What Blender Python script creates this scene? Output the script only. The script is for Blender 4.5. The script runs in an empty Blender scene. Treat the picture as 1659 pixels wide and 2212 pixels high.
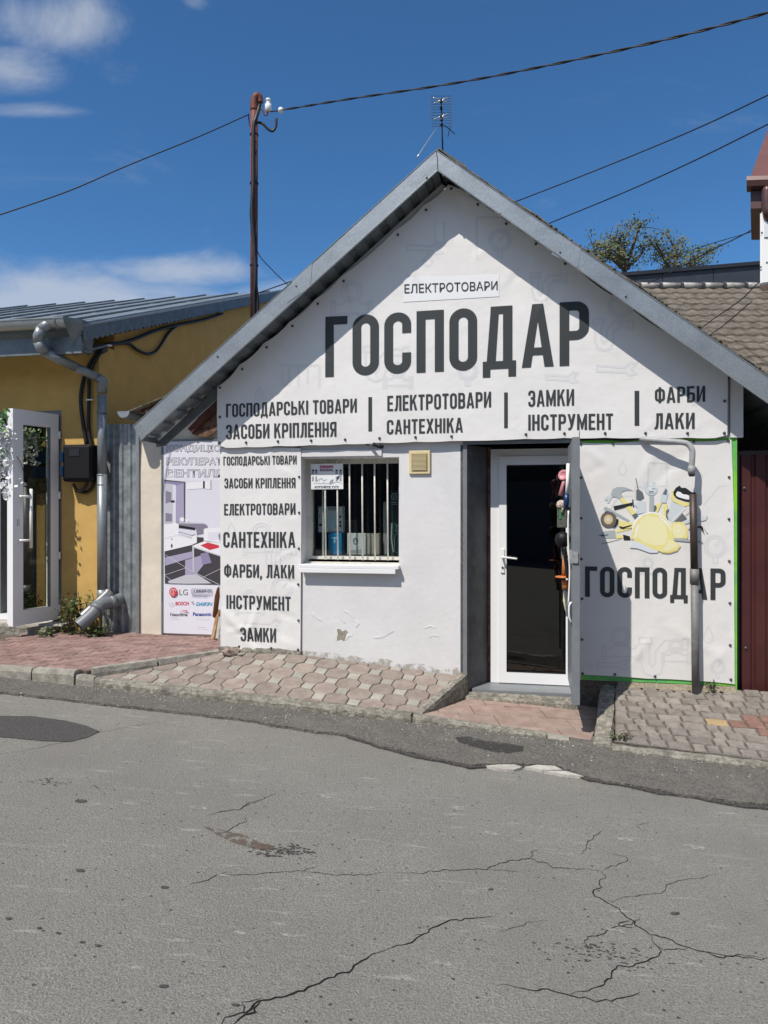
import bpy, bmesh, math, random
from mathutils import Vector, noise, Matrix
random.seed(7)
SC = bpy.context.scene
COL = SC.collection
# ------------------------------------------------------------------ measured frame
F, U0, V0, H = 1597.0, 829.5, 1100.0, 1.65          # focal length in measuring pixels, optical centre, eye height
TH = math.radians(11); CT, ST = math.cos(TH), math.sin(TH)
AX, AY = .572, 6.5                                   # origin of the shop front: s runs along it, o out of it, z up
def FP(s, o, z): return Vector((AX + s*CT - o*ST, AY - s*ST - o*CT, z))
def PX(u, v, o):                                     # measured point on the vertical plane at offset o
    a = (u-U0)/F; Y = (-o + AX*ST + AY*CT)/(a*ST + CT)
    dx, dy = a*Y-AX, Y-AY
    return dx*CT - dy*ST, H - (v-V0)/F*Y
def PS(u, v, s):                                     # measured point on the plane s = const (a side wall)
    a = (u-U0)/F; o = (AX + s*CT - a*(AY - s*ST))/(ST - a*CT)
    return o, H - (v-V0)/F*(AY - s*ST - o*CT)
def ZR(s): return -.005 - .057*max(-9, min(9, s))    # road falls gently to the right
def SO(x, y):
    dx, dy = x-AX, y-AY
    return dx*CT - dy*ST, -(dx*ST + dy*CT)
def RP(u, v, dz=0.0):                                # measured point on the road -> (s, o)
    a, b = (u-U0)/F, (v-V0)/F
    t = (H + .005 - dz - .057*(AX*CT - AY*ST)) / (b - .057*(a*CT - ST))
    return SO(a*t, t)
# ------------------------------------------------------------------ camera
cam = bpy.data.cameras.new('camera'); camo = bpy.data.objects.new('camera', cam); COL.objects.link(camo)
cam.sensor_fit = 'VERTICAL'; cam.sensor_height = 36; cam.lens = F/2212*36
cam.shift_y = (V0-1106)/2212*-1*-1; cam.clip_end = 3000; cam.clip_start = .05
camo.location = (0, 0, H); camo.rotation_euler = (math.radians(90), 0, 0)
SC.camera = camo
# ------------------------------------------------------------------ light
SUN_H = Vector((-.57*CT - ST*1.0, .57*ST - CT*1.0, 1.63)).normalized()
elev = math.asin(SUN_H.z); rot = math.atan2(SUN_H.x, SUN_H.y)
W = bpy.data.worlds.new('World'); SC.world = W; W.use_nodes = True
nt = W.node_tree; N = nt.nodes; L = nt.links; N.clear()
out = N.new('ShaderNodeOutputWorld'); bg = N.new('ShaderNodeBackground'); bg.inputs[1].default_value = .10
sky = N.new('ShaderNodeTexSky'); sky.sky_type = 'NISHITA'; sky.sun_disc = False
sky.sun_elevation = elev; sky.sun_rotation = rot; sky.altitude = 1200; sky.air_density = 1.0; sky.dust_density = .35; sky.ozone_density = 2.0
tc = N.new('ShaderNodeTexCoord')
mp = N.new('ShaderNodeMapping'); mp.inputs['Scale'].default_value = (1.0, 1.0, 2.6)
n1 = N.new('ShaderNodeTexNoise'); n1.inputs['Scale'].default_value = 2.6; n1.inputs['Detail'].default_value = 9; n1.inputs['Roughness'].default_value = .62; n1.inputs['Distortion'].default_value = .9
L.new(tc.outputs['Generated'], mp.inputs[0]); L.new(mp.outputs[0], n1.inputs[0])
def mth(op, a, b=0.0):
    m = N.new('ShaderNodeMath'); m.operation = op
    for i, x in enumerate((a, b)):
        if hasattr(x, 'links'): L.new(x, m.inputs[i])
        else: m.inputs[i].default_value = x
    return m.outputs[0]
sx = N.new('ShaderNodeSeparateXYZ'); L.new(tc.outputs['Generated'], sx.inputs[0])
yy = mth('MAXIMUM', sx.outputs[1], .02); tx_, tz_ = mth('DIVIDE', sx.outputs[0], yy), mth('DIVIDE', sx.outputs[2], yy)
def bank(u, v, ru, rv, k):                            # direction and breadth of a bank of cloud
    dx = mth('DIVIDE', mth('SUBTRACT', tx_, (u-U0)/F), ru/F); dz = mth('DIVIDE', mth('SUBTRACT', tz_, -(v-V0)/F), rv/F)
    d = mth('SQRT', mth('ADD', mth('MULTIPLY', dx, dx), mth('MULTIPLY', dz, dz)))
    mr = N.new('ShaderNodeMapRange'); mr.interpolation_type = 'SMOOTHSTEP'; mr.inputs[1].default_value = 1; mr.inputs[2].default_value = 0; mr.inputs[4].default_value = k
    L.new(d, mr.inputs[0]); return mr.outputs[0]
bl = bank(110, 50, 300, 150, 1.0)
for a in ((20, 140, 240, 110, 1.0), (60, 238, 220, 36, .75), (260, 150, 120, 60, .5), (420, 5, 90, 50, .8), (60, 690, 800, 200, 1.6), (380, 590, 400, 70, 1.05), (620, 640, 320, 80, .9), (1180, 440, 90, 35, .25)): bl = mth('MAXIMUM', bl, bank(*a))
# cloud added outside the view to lift the neutral fill light
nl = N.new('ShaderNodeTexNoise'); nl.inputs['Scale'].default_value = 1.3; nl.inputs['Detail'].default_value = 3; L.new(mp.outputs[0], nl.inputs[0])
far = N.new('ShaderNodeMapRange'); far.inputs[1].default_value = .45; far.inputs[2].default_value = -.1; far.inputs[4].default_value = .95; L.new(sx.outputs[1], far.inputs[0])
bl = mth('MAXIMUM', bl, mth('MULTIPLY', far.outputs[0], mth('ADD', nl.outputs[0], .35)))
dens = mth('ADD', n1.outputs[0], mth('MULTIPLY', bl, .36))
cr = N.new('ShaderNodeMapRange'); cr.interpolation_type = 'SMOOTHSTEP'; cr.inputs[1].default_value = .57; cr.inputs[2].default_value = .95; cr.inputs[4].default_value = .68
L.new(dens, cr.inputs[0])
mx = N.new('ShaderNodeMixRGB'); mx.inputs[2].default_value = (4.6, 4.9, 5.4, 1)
tint = N.new('ShaderNodeMixRGB'); tint.blend_type = 'MULTIPLY'; tint.inputs[0].default_value = 1; tint.inputs[2].default_value = (.42, .76, 1.0, 1)
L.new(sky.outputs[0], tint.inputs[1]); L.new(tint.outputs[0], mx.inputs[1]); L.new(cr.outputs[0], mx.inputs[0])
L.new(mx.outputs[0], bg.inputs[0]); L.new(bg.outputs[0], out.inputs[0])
sl = bpy.data.lights.new('sun', 'SUN'); sl.energy = 3.9; sl.angle = math.radians(.5); sl.color = (1, .935, .85)
so = bpy.data.objects.new('sun', sl); COL.objects.link(so); so.rotation_euler = SUN_H.to_track_quat('Z', 'Y').to_euler(); so.location = (0, 0, 30)
SC.view_settings.view_transform = 'Standard'; SC.view_settings.look = 'None'; SC.view_settings.gamma = 1; SC.view_settings.exposure = 0.35
SC.cycles.max_bounces = 8; SC.cycles.transparent_max_bounces = 12
# ------------------------------------------------------------------ materials
MATS = {}
def mat(name, col, rough=.8, var=.0, vs=3.0, bump=0., bs=40., metal=0., spec=.5, col2=None, rnd=0., obj_tex=True, detail=6, thr=(.4, .6), dirt=None, bdist=.01):
    if name in MATS: return MATS[name]
    m = bpy.data.materials.new(name); m.use_nodes = True; MATS[name] = m
    n, l = m.node_tree.nodes, m.node_tree.links; b = n['Principled BSDF']
    b.inputs['Roughness'].default_value = rough; b.inputs['Metallic'].default_value = metal; b.inputs['Specular IOR Level'].default_value = spec
    geo = n.new('ShaderNodeNewGeometry'); pos = geo.outputs['Position']
    src = None
    c1 = (*col, 1)
    if col2 is None and var > 0: col2 = tuple(min(1, c*(1+var)) for c in col); c1 = (*[c*(1-var) for c in col], 1)
    if col2 is not None:
        t = n.new('ShaderNodeTexNoise'); t.inputs['Scale'].default_value = vs; t.inputs['Detail'].default_value = detail; t.inputs['Roughness'].default_value = .65; l.new(pos, t.inputs[0])
        r = n.new('ShaderNodeMapRange'); r.inputs[1].default_value = thr[0]; r.inputs[2].default_value = thr[1]; l.new(t.outputs[0], r.inputs[0])
        x = n.new('ShaderNodeMixRGB'); x.inputs[1].default_value = c1; x.inputs[2].default_value = (*col2, 1); l.new(r.outputs[0], x.inputs[0]); src = x.outputs[0]
    if rnd > 0:
        oi = n.new('ShaderNodeObjectInfo'); h = n.new('ShaderNodeHueSaturation')
        r = n.new('ShaderNodeMapRange'); r.inputs[3].default_value = 1-rnd; r.inputs[4].default_value = 1+rnd; l.new(oi.outputs['Random'], r.inputs[0]); l.new(r.outputs[0], h.inputs['Value'])
        if src: l.new(src, h.inputs['Color'])
        else: h.inputs['Color'].default_value = c1
        src = h.outputs[0]
    if dirt:                                        # (colour, scale, low, high, strength)
        t = n.new('ShaderNodeTexNoise'); t.inputs['Scale'].default_value = dirt[1]; t.inputs['Detail'].default_value = 10; t.inputs['Roughness'].default_value = .7; l.new(pos, t.inputs[0])
        r = n.new('ShaderNodeMapRange'); r.inputs[1].default_value = dirt[2]; r.inputs[2].default_value = dirt[3]; r.inputs[4].default_value = dirt[4]; l.new(t.outputs[0], r.inputs[0])
        x = n.new('ShaderNodeMixRGB'); x.inputs[2].default_value = (*dirt[0], 1); l.new(r.outputs[0], x.inputs[0])
        if src: l.new(src, x.inputs[1])
        else: x.inputs[1].default_value = c1
        src = x.outputs[0]
    if src: l.new(src, b.inputs['Base Color'])
    else: b.inputs['Base Color'].default_value = c1
    if bump > 0:
        t = n.new('ShaderNodeTexNoise'); t.inputs['Scale'].default_value = bs; t.inputs['Detail'].default_value = 5; l.new(pos, t.inputs[0])
        bp = n.new('ShaderNodeBump'); bp.inputs['Strength'].default_value = bump; bp.inputs['Distance'].default_value = bdist; l.new(t.outputs[0], bp.inputs['Height']); l.new(bp.outputs[0], b.inputs['Normal'])
    return m
def glass(name, tint=(1, 1, 1), refl=1.0, dark=1.0):
    m = bpy.data.materials.new(name); m.use_nodes = True; n, l = m.node_tree.nodes, m.node_tree.links; n.clear()
    o = n.new('ShaderNodeOutputMaterial'); mix = n.new('ShaderNodeMixShader'); tr = n.new('ShaderNodeBsdfTransparent'); gl = n.new('ShaderNodeBsdfGlossy')
    gl.inputs['Roughness'].default_value = .01; tr.inputs[0].default_value = (*[t*dark for t in tint], 1)
    lw = n.new('ShaderNodeLayerWeight'); pw = n.new('ShaderNodeMath'); pw.operation = 'POWER'; pw.inputs[1].default_value = 4; l.new(lw.outputs['Facing'], pw.inputs[0])
    ml = n.new('ShaderNodeMath'); ml.operation = 'MULTIPLY_ADD'; ml.inputs[1].default_value = .9*refl; ml.inputs[2].default_value = .04*refl; ml.use_clamp = True
    l.new(pw.outputs[0], ml.inputs[0]); l.new(ml.outputs[0], mix.inputs[0]); l.new(tr.outputs[0], mix.inputs[1]); l.new(gl.outputs[0], mix.inputs[2]); l.new(mix.outputs[0], o.inputs[0])
    return m
M = dict(
 white_print = mat('banner_vinyl', (.735, .725, .71), .5, var=.02, vs=2, bump=.35, bs=3.2, bdist=.03, dirt=((.5, .48, .45), 5, .58, .8, .3)),
 ink = mat('dark_ink', (.045, .05, .053), .5, spec=.3),
 ink_soft = mat('faint_ink', (.655, .655, .665), .5),
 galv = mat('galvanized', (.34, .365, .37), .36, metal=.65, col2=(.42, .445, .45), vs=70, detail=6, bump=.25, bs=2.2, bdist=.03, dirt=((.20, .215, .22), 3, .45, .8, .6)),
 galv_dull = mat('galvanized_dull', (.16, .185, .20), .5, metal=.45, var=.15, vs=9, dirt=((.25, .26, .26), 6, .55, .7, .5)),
 zinc_roof = mat('painted_roof_sheet', (.21, .25, .27), .45, metal=.3, var=.1, vs=4, dirt=((.11, .12, .12), 2.5, .5, .7, .4)),
 wall = mat('whitewash', (.66, .655, .66), .9, var=.03, vs=3, bump=.35, bs=22, bdist=.006, dirt=((.42, .40, .36), 7, .62, .8, .5)),
 plaster_raw = mat('bare_plaster', (.30, .28, .22), .95, var=.3, vs=20, bump=.6, bs=60),
 cream = mat('cream_render', (.66, .60, .50), .9, var=.05, vs=4, bump=.4, bs=14, dirt=((.35, .28, .2), 4, .6, .8, .5)),
 yellow = mat('yellow_render', (.56, .362, .112), .9, var=.05, vs=5, bump=.5, bs=120, bdist=.006, dirt=((.40, .27, .11), 3, .55, .8, .35)),
 grey_paint = mat('grey_door_paint', (.185, .20, .215), .45, var=.06, vs=8, bump=.1, bs=25, dirt=((.3, .3, .3), 18, .66, .72, .6)),
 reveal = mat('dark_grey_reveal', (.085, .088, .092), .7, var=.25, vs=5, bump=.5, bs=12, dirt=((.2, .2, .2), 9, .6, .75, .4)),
 pvc = mat('white_pvc', (.78, .79, .80), .3, var=.01),
 pvc_dirty = mat('painted_window_wood', (.62, .60, .54), .6, var=.05, vs=12, bump=.3, bs=60, dirt=((.3, .26, .2), 30, .6, .7, .5)),
 bar = mat('bar_paint', (.62, .60, .53), .5, var=.1, vs=20, dirt=((.35, .22, .12), 40, .62, .7, .6)),
 black = mat('black_plastic', (.010, .010, .012), .5, spec=.25),
 cable = mat('cable_rubber', (.010, .010, .011), .5),
 rust = mat('rusty_red_paint', (.14, .036, .024), .65, var=.25, vs=18, bump=.2, bs=50),
 porcelain = mat('porcelain', (.8, .8, .78), .15),
 ivory = mat('ivory_plastic', (.66, .56, .33), .45, var=.03),
 green = mat('green_tarp', (.22, .60, .035), .55, col2=(.10, .42, .12), vs=2.5, bump=.4, bs=8),
 maroon = mat('maroon_sheet', (.075, .022, .022), .4, metal=.1, var=.1, vs=5, bump=.1, bs=4),
 brown = mat('brown_gutter', (.10, .05, .045), .4, metal=.15),
 wood_dark = mat('old_dark_wood', (.08, .035, .02), .85, col2=(.17, .10, .06), vs=16, bump=.6, bs=50),
 wood = mat('plank_wood', (.27, .14, .06), .8, col2=(.4, .25, .13), vs=12, bump=.5, bs=60),
 slate = mat('asbestos_slate', (.10, .088, .072), .95, col2=(.2, .18, .15), vs=14, bump=.8, bs=50, dirt=((.07, .075, .03), 6, .52, .62, .7)),
 asphalt = mat('asphalt', (.5, .5, .5), .9),
 dark_asph = mat('dark_asphalt', (.085, .08, .072), .95, col2=(.17, .158, .14), vs=55, detail=5, bump=1.0, bs=75, bdist=.02, dirt=((.24, .215, .18), 5, .48, .75, .55)),
 patch = mat('new_asphalt', (.035, .034, .033), .85, col2=(.09, .087, .082), vs=90, bump=.8, bs=140),
 crack = mat('crack_shade', (.018, .017, .016), 1, spec=.1),
 lip = mat('broken_asphalt', (.035, .033, .03), 1, col2=(.08, .075, .07), vs=60, bump=1, bs=80),
 pale_concrete = mat('pale_concrete', (.42, .40, .36), .9, var=.15, vs=12, bump=.5, bs=50),
 kerb = mat('kerb_concrete', (.25, .235, .20), .95, col2=(.34, .32, .275), vs=16, bump=.8, bs=70, bdist=.008, dirt=((.12, .11, .085), 7, .48, .7, .8), rnd=.06),
 kerb_old = mat('weathered_concrete', (.17, .16, .13), .95, col2=(.34, .32, .27), vs=26, bump=1.0, bs=60, bdist=.012, dirt=((.11, .10, .085), 8, .45, .66, .85)),
 joint = mat('joint_sand', (.075, .065, .055), 1, col2=(.14, .12, .095), vs=30, bump=.6, bs=80),
 red_paver = mat('red_paver', (.20, .125, .11), .9, col2=(.29, .19, .17), vs=7, rnd=.16, bump=.6, bs=90, dirt=((.30, .25, .22), 5, .5, .75, .6)),
 pink_paver = mat('pink_paver', (.23, .185, .16), .9, col2=(.30, .25, .215), vs=9, rnd=.14, bump=.6, bs=90, dirt=((.21, .18, .15), 14, .52, .72, .55)),
 pale_paver = mat('pale_paver', (.33, .31, .27), .9, var=.1, vs=9, rnd=.16, bump=.6, bs=90, dirt=((.25, .22, .19), 14, .52, .72, .5)),
 tile = mat('pink_tile', (.28, .195, .16), .85, col2=(.35, .265, .225), vs=8, rnd=.10, bump=.5, bs=70, dirt=((.22, .18, .15), 6, .5, .7, .55)),
 grey_paver = mat('grey_paver', (.185, .165, .145), .92, col2=(.25, .225, .20), vs=12, rnd=.16, bump=.8, bs=90, dirt=((.12, .11, .09), 16, .55, .7, .5)),
 terra = mat('terracotta_paver', (.215, .125, .095), .9, var=.15, vs=10, rnd=.1, bump=.6, bs=90),
 ochre = mat('ochre_paver', (.36, .26, .14), .9, var=.1, vs=10, bump=.6, bs=90),
 soil = mat('soil', (.06, .05, .035), 1, col2=(.12, .10, .07), vs=15, bump=1, bs=40),
 leaf = mat('leaf', (.045, .085, .02), .55, rnd=.2, col2=(.09, .14, .035), vs=20),
 leaf2 = mat('dark_leaf', (.03, .055, .018), .6, rnd=.2, col2=(.06, .085, .03), vs=3),
 bark = mat('bark', (.09, .07, .055), .95, var=.2, vs=20),
 petal = mat('silk_petal', (.75, .76, .78), .6),
 interior = mat('interior_dark', (.05, .05, .052), .9),
 interior_m = mat('interior_mid', (.12, .115, .11), .9, var=.3, vs=3),
 slab = mat('dark_cladding', (.035, .042, .055), .5, var=.12, vs=2, bump=.2, bs=8),
 rooftile = mat('concrete_roof_tile', (.105, .088, .068), .92, col2=(.18, .155, .125), vs=6, rnd=.1, bump=.7, bs=30, dirt=((.08, .075, .06), 10, .5, .7, .6)),
 steel = mat('zinc_steel', (.5, .5, .5), .3, metal=.9),
 bolt = mat('bolt_head', (.10, .10, .105), .5, metal=.5),
 grey_pvc = mat('grey_pvc_pipe', (.155, .17, .185), .45, dirt=((.3, .29, .26), 14, .6, .75, .4)),
 grey_tube_dark = mat('grey_tube_dark', (.16, .16, .155), .55, var=.15, vs=14, dirt=((.3, .3, .28), 25, .64, .7, .6)),
 pipe_paint = mat('downpipe_zinc', (.24, .265, .28), .42, metal=.35, var=.06, vs=12, dirt=((.55, .56, .56), 22, .68, .72, .6)),
 grey_tube = mat('grey_tube', (.33, .34, .34), .5, var=.1, vs=10),
 brown_tube = mat('brown_tube', (.045, .032, .028), .5, var=.2, vs=15),
)
def flat(name, c, rough=.55): return mat(name, c, rough, spec=.3)
# ------------------------------------------------------------------ object helpers
def link(name, me, parent=None, m=None, smooth=False):
    o = bpy.data.objects.new(name, me); COL.objects.link(o)
    if m is not None and not me.materials: me.materials.append(m)
    if smooth:
        for p in me.polygons: p.use_smooth = True
    if parent is not None: o.parent = parent
    return o
def wl(o):                                           # world location of a parent chain (translations only)
    v = Vector((0, 0, 0))
    while o is not None: v += o.location; o = o.parent
    return v
def obj(name, vf, m, parent=None, smooth=False):     # vf = (world verts, faces); joined to its parent's origin
    vs, fs = vf; off = wl(parent) if parent is not None else Vector((0, 0, 0))
    if parent is None and vs: off = Vector((sum(v.x for v in vs)/len(vs), sum(v.y for v in vs)/len(vs), min(v.z for v in vs)))
    me = bpy.data.meshes.new(name); me.from_pydata([tuple(v-off) for v in vs], [], fs); me.update()
    bm = bmesh.new(); bm.from_mesh(me); bmesh.ops.recalc_face_normals(bm, faces=bm.faces); bm.to_mesh(me); bm.free()
    o = link(name, me, parent, m, smooth)
    if parent is None: o.location = off
    return o
def sheet(name, vf, m, parent=None, smooth=False):   # like obj, but keeps the winding given
    vs, fs = vf; off = wl(parent) if parent is not None else Vector((0, 0, 0))
    me = bpy.data.meshes.new(name); me.from_pydata([tuple(v-off) for v in vs], [], fs); me.update()
    return link(name, me, parent, m, smooth)
def tag(o, label, cat, group=None, kind=None):
    o['label'] = label
    if cat: o['category'] = cat
    if group: o['group'] = group
    if kind: o['kind'] = kind
    return o
def empty(name, p, label, cat, group=None):
    o = bpy.data.objects.new(name, None); COL.objects.link(o); o.location = p; o.empty_display_size = .1
    return tag(o, label, cat, group)
def sub_empty(name, p, parent):
    e = bpy.data.objects.new(name, None); COL.objects.link(e); e.parent = parent; e.location = p-wl(parent); e.empty_display_size = .1; return e
def struct(o): o['kind'] = 'structure'; return o
def stuff(o): o['kind'] = 'stuff'; return o
def join(*vfs):
    V, Fc = [], []
    for v, f in vfs:
        k = len(V); V += v; Fc += [tuple(i+k for i in q) for q in f]
    return V, Fc
BF = [(0,1,3,2),(4,6,7,5),(0,4,5,1),(2,3,7,6),(0,2,6,4),(1,5,7,3)]
def box(s0, s1, o0, o1, z0, z1):
    return [FP(s, o, z) for s in (s0, s1) for o in (o0, o1) for z in (z0, z1)], list(BF)
def bbox_obj(name, dims, m, parent, bev=.004, seg=1):
    s0, s1, o0, o1, z0, z1 = dims
    bm = bmesh.new(); vv, ff = box(*dims); off = wl(parent) if parent else Vector((0, 0, 0))
    bv = [bm.verts.new(v-off) for v in vv]
    for f in ff: bm.faces.new([bv[i] for i in f])
    bmesh.ops.recalc_face_normals(bm, faces=bm.faces)
    if bev: bmesh.ops.bevel(bm, geom=list(bm.edges), offset=bev, segments=seg, affect='EDGES', profile=.6)
    me = bpy.data.meshes.new(name); bm.to_mesh(me); bm.free()
    return link(name, me, parent, m)
def prism(poly, o0, o1):                             # polygon in (s,z) between offsets o0 and o1
    n = len(poly); v = [FP(s, o0, z) for s, z in poly] + [FP(s, o1, z) for s, z in poly]
    return v, [tuple(range(n)), tuple(range(2*n-1, n-1, -1))] + [(i, (i+1) % n, n+(i+1) % n, n+i) for i in range(n)]
def slab3(p, q, zt, zb):                             # polygon p in (s,o), z given by functions
    pass
def tube(pts, r, n=10, caps=True, taper=None):
    V, Fc = [], []; pts = [Vector(p) for p in pts]; up = Vector((.13, .21, .97)).normalized(); prev = None
    for i, p in enumerate(pts):
        d = (pts[min(i+1, len(pts)-1)] - pts[max(i-1, 0)]).normalized()
        if prev is None:
            a = d.cross(up); a = a if a.length > .1 else d.cross(Vector((1, 0, 0)))
        else: a = prev - d*prev.dot(d)
        a.normalize(); b = d.cross(a); prev = a
        rr = r[i] if isinstance(r, (list, tuple)) else r
        for k in range(n):
            t = 2*math.pi*k/n; V.append(p + (a*math.cos(t) + b*math.sin(t))*rr)
    for i in range(len(pts)-1):
        for k in range(n):
            k2 = (k+1) % n; Fc.append((i*n+k, i*n+k2, (i+1)*n+k2, (i+1)*n+k))
    if caps: Fc += [tuple(range(n-1, -1, -1)), tuple(range((len(pts)-1)*n, len(pts)*n))]
    return V, Fc
def curve(pts, k=6):                                 # Catmull-Rom through the points
    pts = [Vector(p) for p in pts]; P = [pts[0]*2-pts[1]] + pts + [pts[-1]*2-pts[-2]]; out = []
    for i in range(1, len(P)-2):
        for j in range(k):
            t = j/k; a, b, c, d = P[i-1], P[i], P[i+1], P[i+2]
            out.append(.5*((2*b) + (c-a)*t + (2*a-5*b+4*c-d)*t*t + (3*b-a-3*c+d)*t**3))
    return out + [pts[-1]]
def lathe(prof, c, n=16, axis=None):                 # (r, h) profile round an axis from c
    ax = (axis or Vector((0, 0, 1))).normalized(); a = ax.orthogonal().normalized(); b = ax.cross(a); V, Fc = [], []
    for r, h in prof:
        for k in range(n): t = 2*math.pi*k/n; V.append(c + ax*h + (a*math.cos(t)+b*math.sin(t))*r)
    for i in range(len(prof)-1):
        for k in range(n): k2 = (k+1) % n; Fc.append((i*n+k, i*n+k2, (i+1)*n+k2, (i+1)*n+k))
    return V, Fc + [tuple(range(n-1, -1, -1)), tuple(range((len(prof)-1)*n, len(prof)*n))]
# ------------------------------------------------------------------ prints and lettering on hung sheets
T = .14; HT = T/2
def rnd_path(pts, r, closed=False):
    n = len(pts); out = []
    for i, p in enumerate(pts):
        if not closed and i in (0, n-1): out.append(p); continue
        a, b = Vector(pts[i-1]), Vector(pts[(i+1) % n]); p = Vector(p)
        d1, d2 = (a-p), (b-p); rr = min(r, d1.length*.499, d2.length*.499)
        p1, p2 = p + d1.normalized()*rr, p + d2.normalized()*rr
        for k in range(7):
            t = k/6; ang = t*math.pi/2; w = .5523; c1, c2 = p1 + (p-p1)*w, p2 + (p-p2)*w
            out.append(tuple(p1*(1-t)**3 + c1*3*t*(1-t)**2 + c2*3*t*t*(1-t) + p2*t**3))
    return out
def stroke(pts, t, closed=False):                    # ribbon quads
    P = [Vector(p) for p in pts]; n = len(P); L_, R_ = [], []
    for i in range(n):
        a = P[i-1] if (i > 0 or closed) else None; b = P[(i+1) % n] if (i < n-1 or closed) else None
        d1 = (P[i]-a).normalized() if a is not None and (P[i]-a).length > 1e-9 else None
        d2 = (b-P[i]).normalized() if b is not None and (b-P[i]).length > 1e-9 else None
        if d1 is None: d1 = d2
        if d2 is None: d2 = d1
        d = (d1+d2).normalized(); nn = Vector((-d.y, d.x)); k = 1/max(.5, nn.dot(Vector((-d1.y, d1.x))))
        L_.append(P[i]+nn*t/2*k); R_.append(P[i]-nn*t/2*k)
    q = []
    for i in range(n if closed else n-1):
        j = (i+1) % n; q.append([tuple(L_[i]), tuple(R_[i]), tuple(R_[j]), tuple(L_[j])])
    return q
def R(x0, y0, x1, y1): return [[(x0, y0), (x1, y0), (x1, y1), (x0, y1)]]
w = .425; m_, w_ = HT, w-HT
def bowl(y0, y1, x1=w_, x0=T-.02, r=.15): return stroke(rnd_path([(x0, y1), (x1, y1), (x1, y0), (x0, y0)], r), T)
G = {
 'Г': (.36, R(0,0,T,1)+R(T,1-T,.36,1)),
 'О': (w, stroke(rnd_path([(m_,m_),(w_,m_),(w_,1-m_),(m_,1-m_)], .15, True), T, True)),
 'С': (w, stroke(rnd_path([(w_,.34),(w_,m_),(m_,m_),(m_,1-m_),(w_,1-m_),(w_,.66)], .15), T)),
 'П': (w, R(0,0,T,1)+R(w-T,0,w,1)+R(T,1-T,w-T,1)),
 'Д': (.50, R(0,-.13,.115,0)+R(.385,-.13,.5,0)+R(0,0,.5,.125)+R(.305,.125,.305+T,1)+[[(.06,.125),(.195,.125),(.24,.875),(.115,.875)]]+[[(.115,.875),(.305,.875),(.305,1),(.12,1)]]),
 'А': (.47, [[(0,0),(.135,0),(.275,1),(.155,1)],[(.335,0),(.47,0),(.315,1),(.2,1)]]+R(.105,.19,.365,.31)),
 'Р': (w, R(0,0,T,1)+bowl(.47,1-m_)),
 'Ь': (w, R(0,0,T,1)+bowl(m_,.53)),
 'К': (.45, R(0,0,T,1)+[[(T,.36),(T,.6),(.295,1),(.44,1)],[(.20,.56),(.30,.66),(.46,0),(.31,0)]]),
 'І': (T, R(0,0,T,1)),
 'Т': (.39, R(0,1-T,.39,1)+R(.125,0,.265,1-T)),
 'В': (w, R(0,0,T,1)+bowl(.51,1-m_,w_-.01)+bowl(m_,.51)),
 'И': (.44, R(0,0,T,1)+R(.44-T,0,.44,1)+[[(T,.06),(T,.34),(.44-T,.94),(.44-T,.66)]]),
 'З': (.41, stroke(rnd_path([(m_,.70),(m_,1-m_),(.34,1-m_),(.34,.52),(.15,.52)], .14), T)+stroke(rnd_path([(.15,.52),(.34,.52),(.34,m_),(m_,m_),(m_,.30)], .14), T)),
 'Б': (w, R(0,0,T,1)+R(T,1-T,.39,1)+bowl(m_,.55)),
 'Л': (.44, R(.44-T,0,.44,1)+R(.10,1-T,.44-T,1)+stroke(rnd_path([(0,.06),(.12,.06),(.165,.4),(.17,.87)], .12), T*.95)),
 'Е': (.37, R(0,0,T,1)+R(T,0,.37,T)+R(T,.44,.34,.44+.13)+R(T,1-T,.37,1)),
 'Н': (w, R(0,0,T,1)+R(w-T,0,w,1)+R(T,.44,w-T,.57)),
 'Я': (w, R(w-T,0,w,1)+stroke(rnd_path([(w-T+.02,1-m_),(m_,1-m_),(m_,.47),(w-T+.02,.47)], .15), T)+[[(0,0),(.145,0),(.25,.42),(.12,.42)]]),
 'Х': (.46, [[(0,0),(.145,0),(.46,1),(.315,1)],[(.315,0),(.46,0),(.145,1),(0,1)]]),
 'М': (.56, R(0,0,T,1)+R(.56-T,0,.56,1)+[[(T-.01,1),(T-.01,.62),(.235,.04),(.325,.04),(.28,.45)],[(.56-T+.01,1),(.28,.45),(.235,.04),(.325,.04),(.56-T+.01,.62)]]),
 'У': (.45, [[(0,1),(.145,1),(.285,.36),(.17,.30)],[(.30,1),(.45,1),(.27,.10),(.15,.25)]]+stroke([(.04,.065),(.14,.065),(.20,.16)], .13)),
 'Ф': (.54, R(.2,-.0,.34,1)+stroke(rnd_path([(m_,.17),(.54-m_,.17),(.54-m_,.83),(m_,.83)], .15, True), T*.95, True)),
 ',': (.14, [[(.0,-.16),(.07,-.16),(.14,.0),(.14,.14),(0,.14)]]),
 ' ': (.16, []),
}
def glyph_polys(txt, gap=.085):
    x = 0; out = []
    for ch in txt:
        w0, ps = G[ch]; out += [[(x+px, py) for px, py in p] for p in ps]; x += w0+gap
    return out, x-gap
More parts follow.
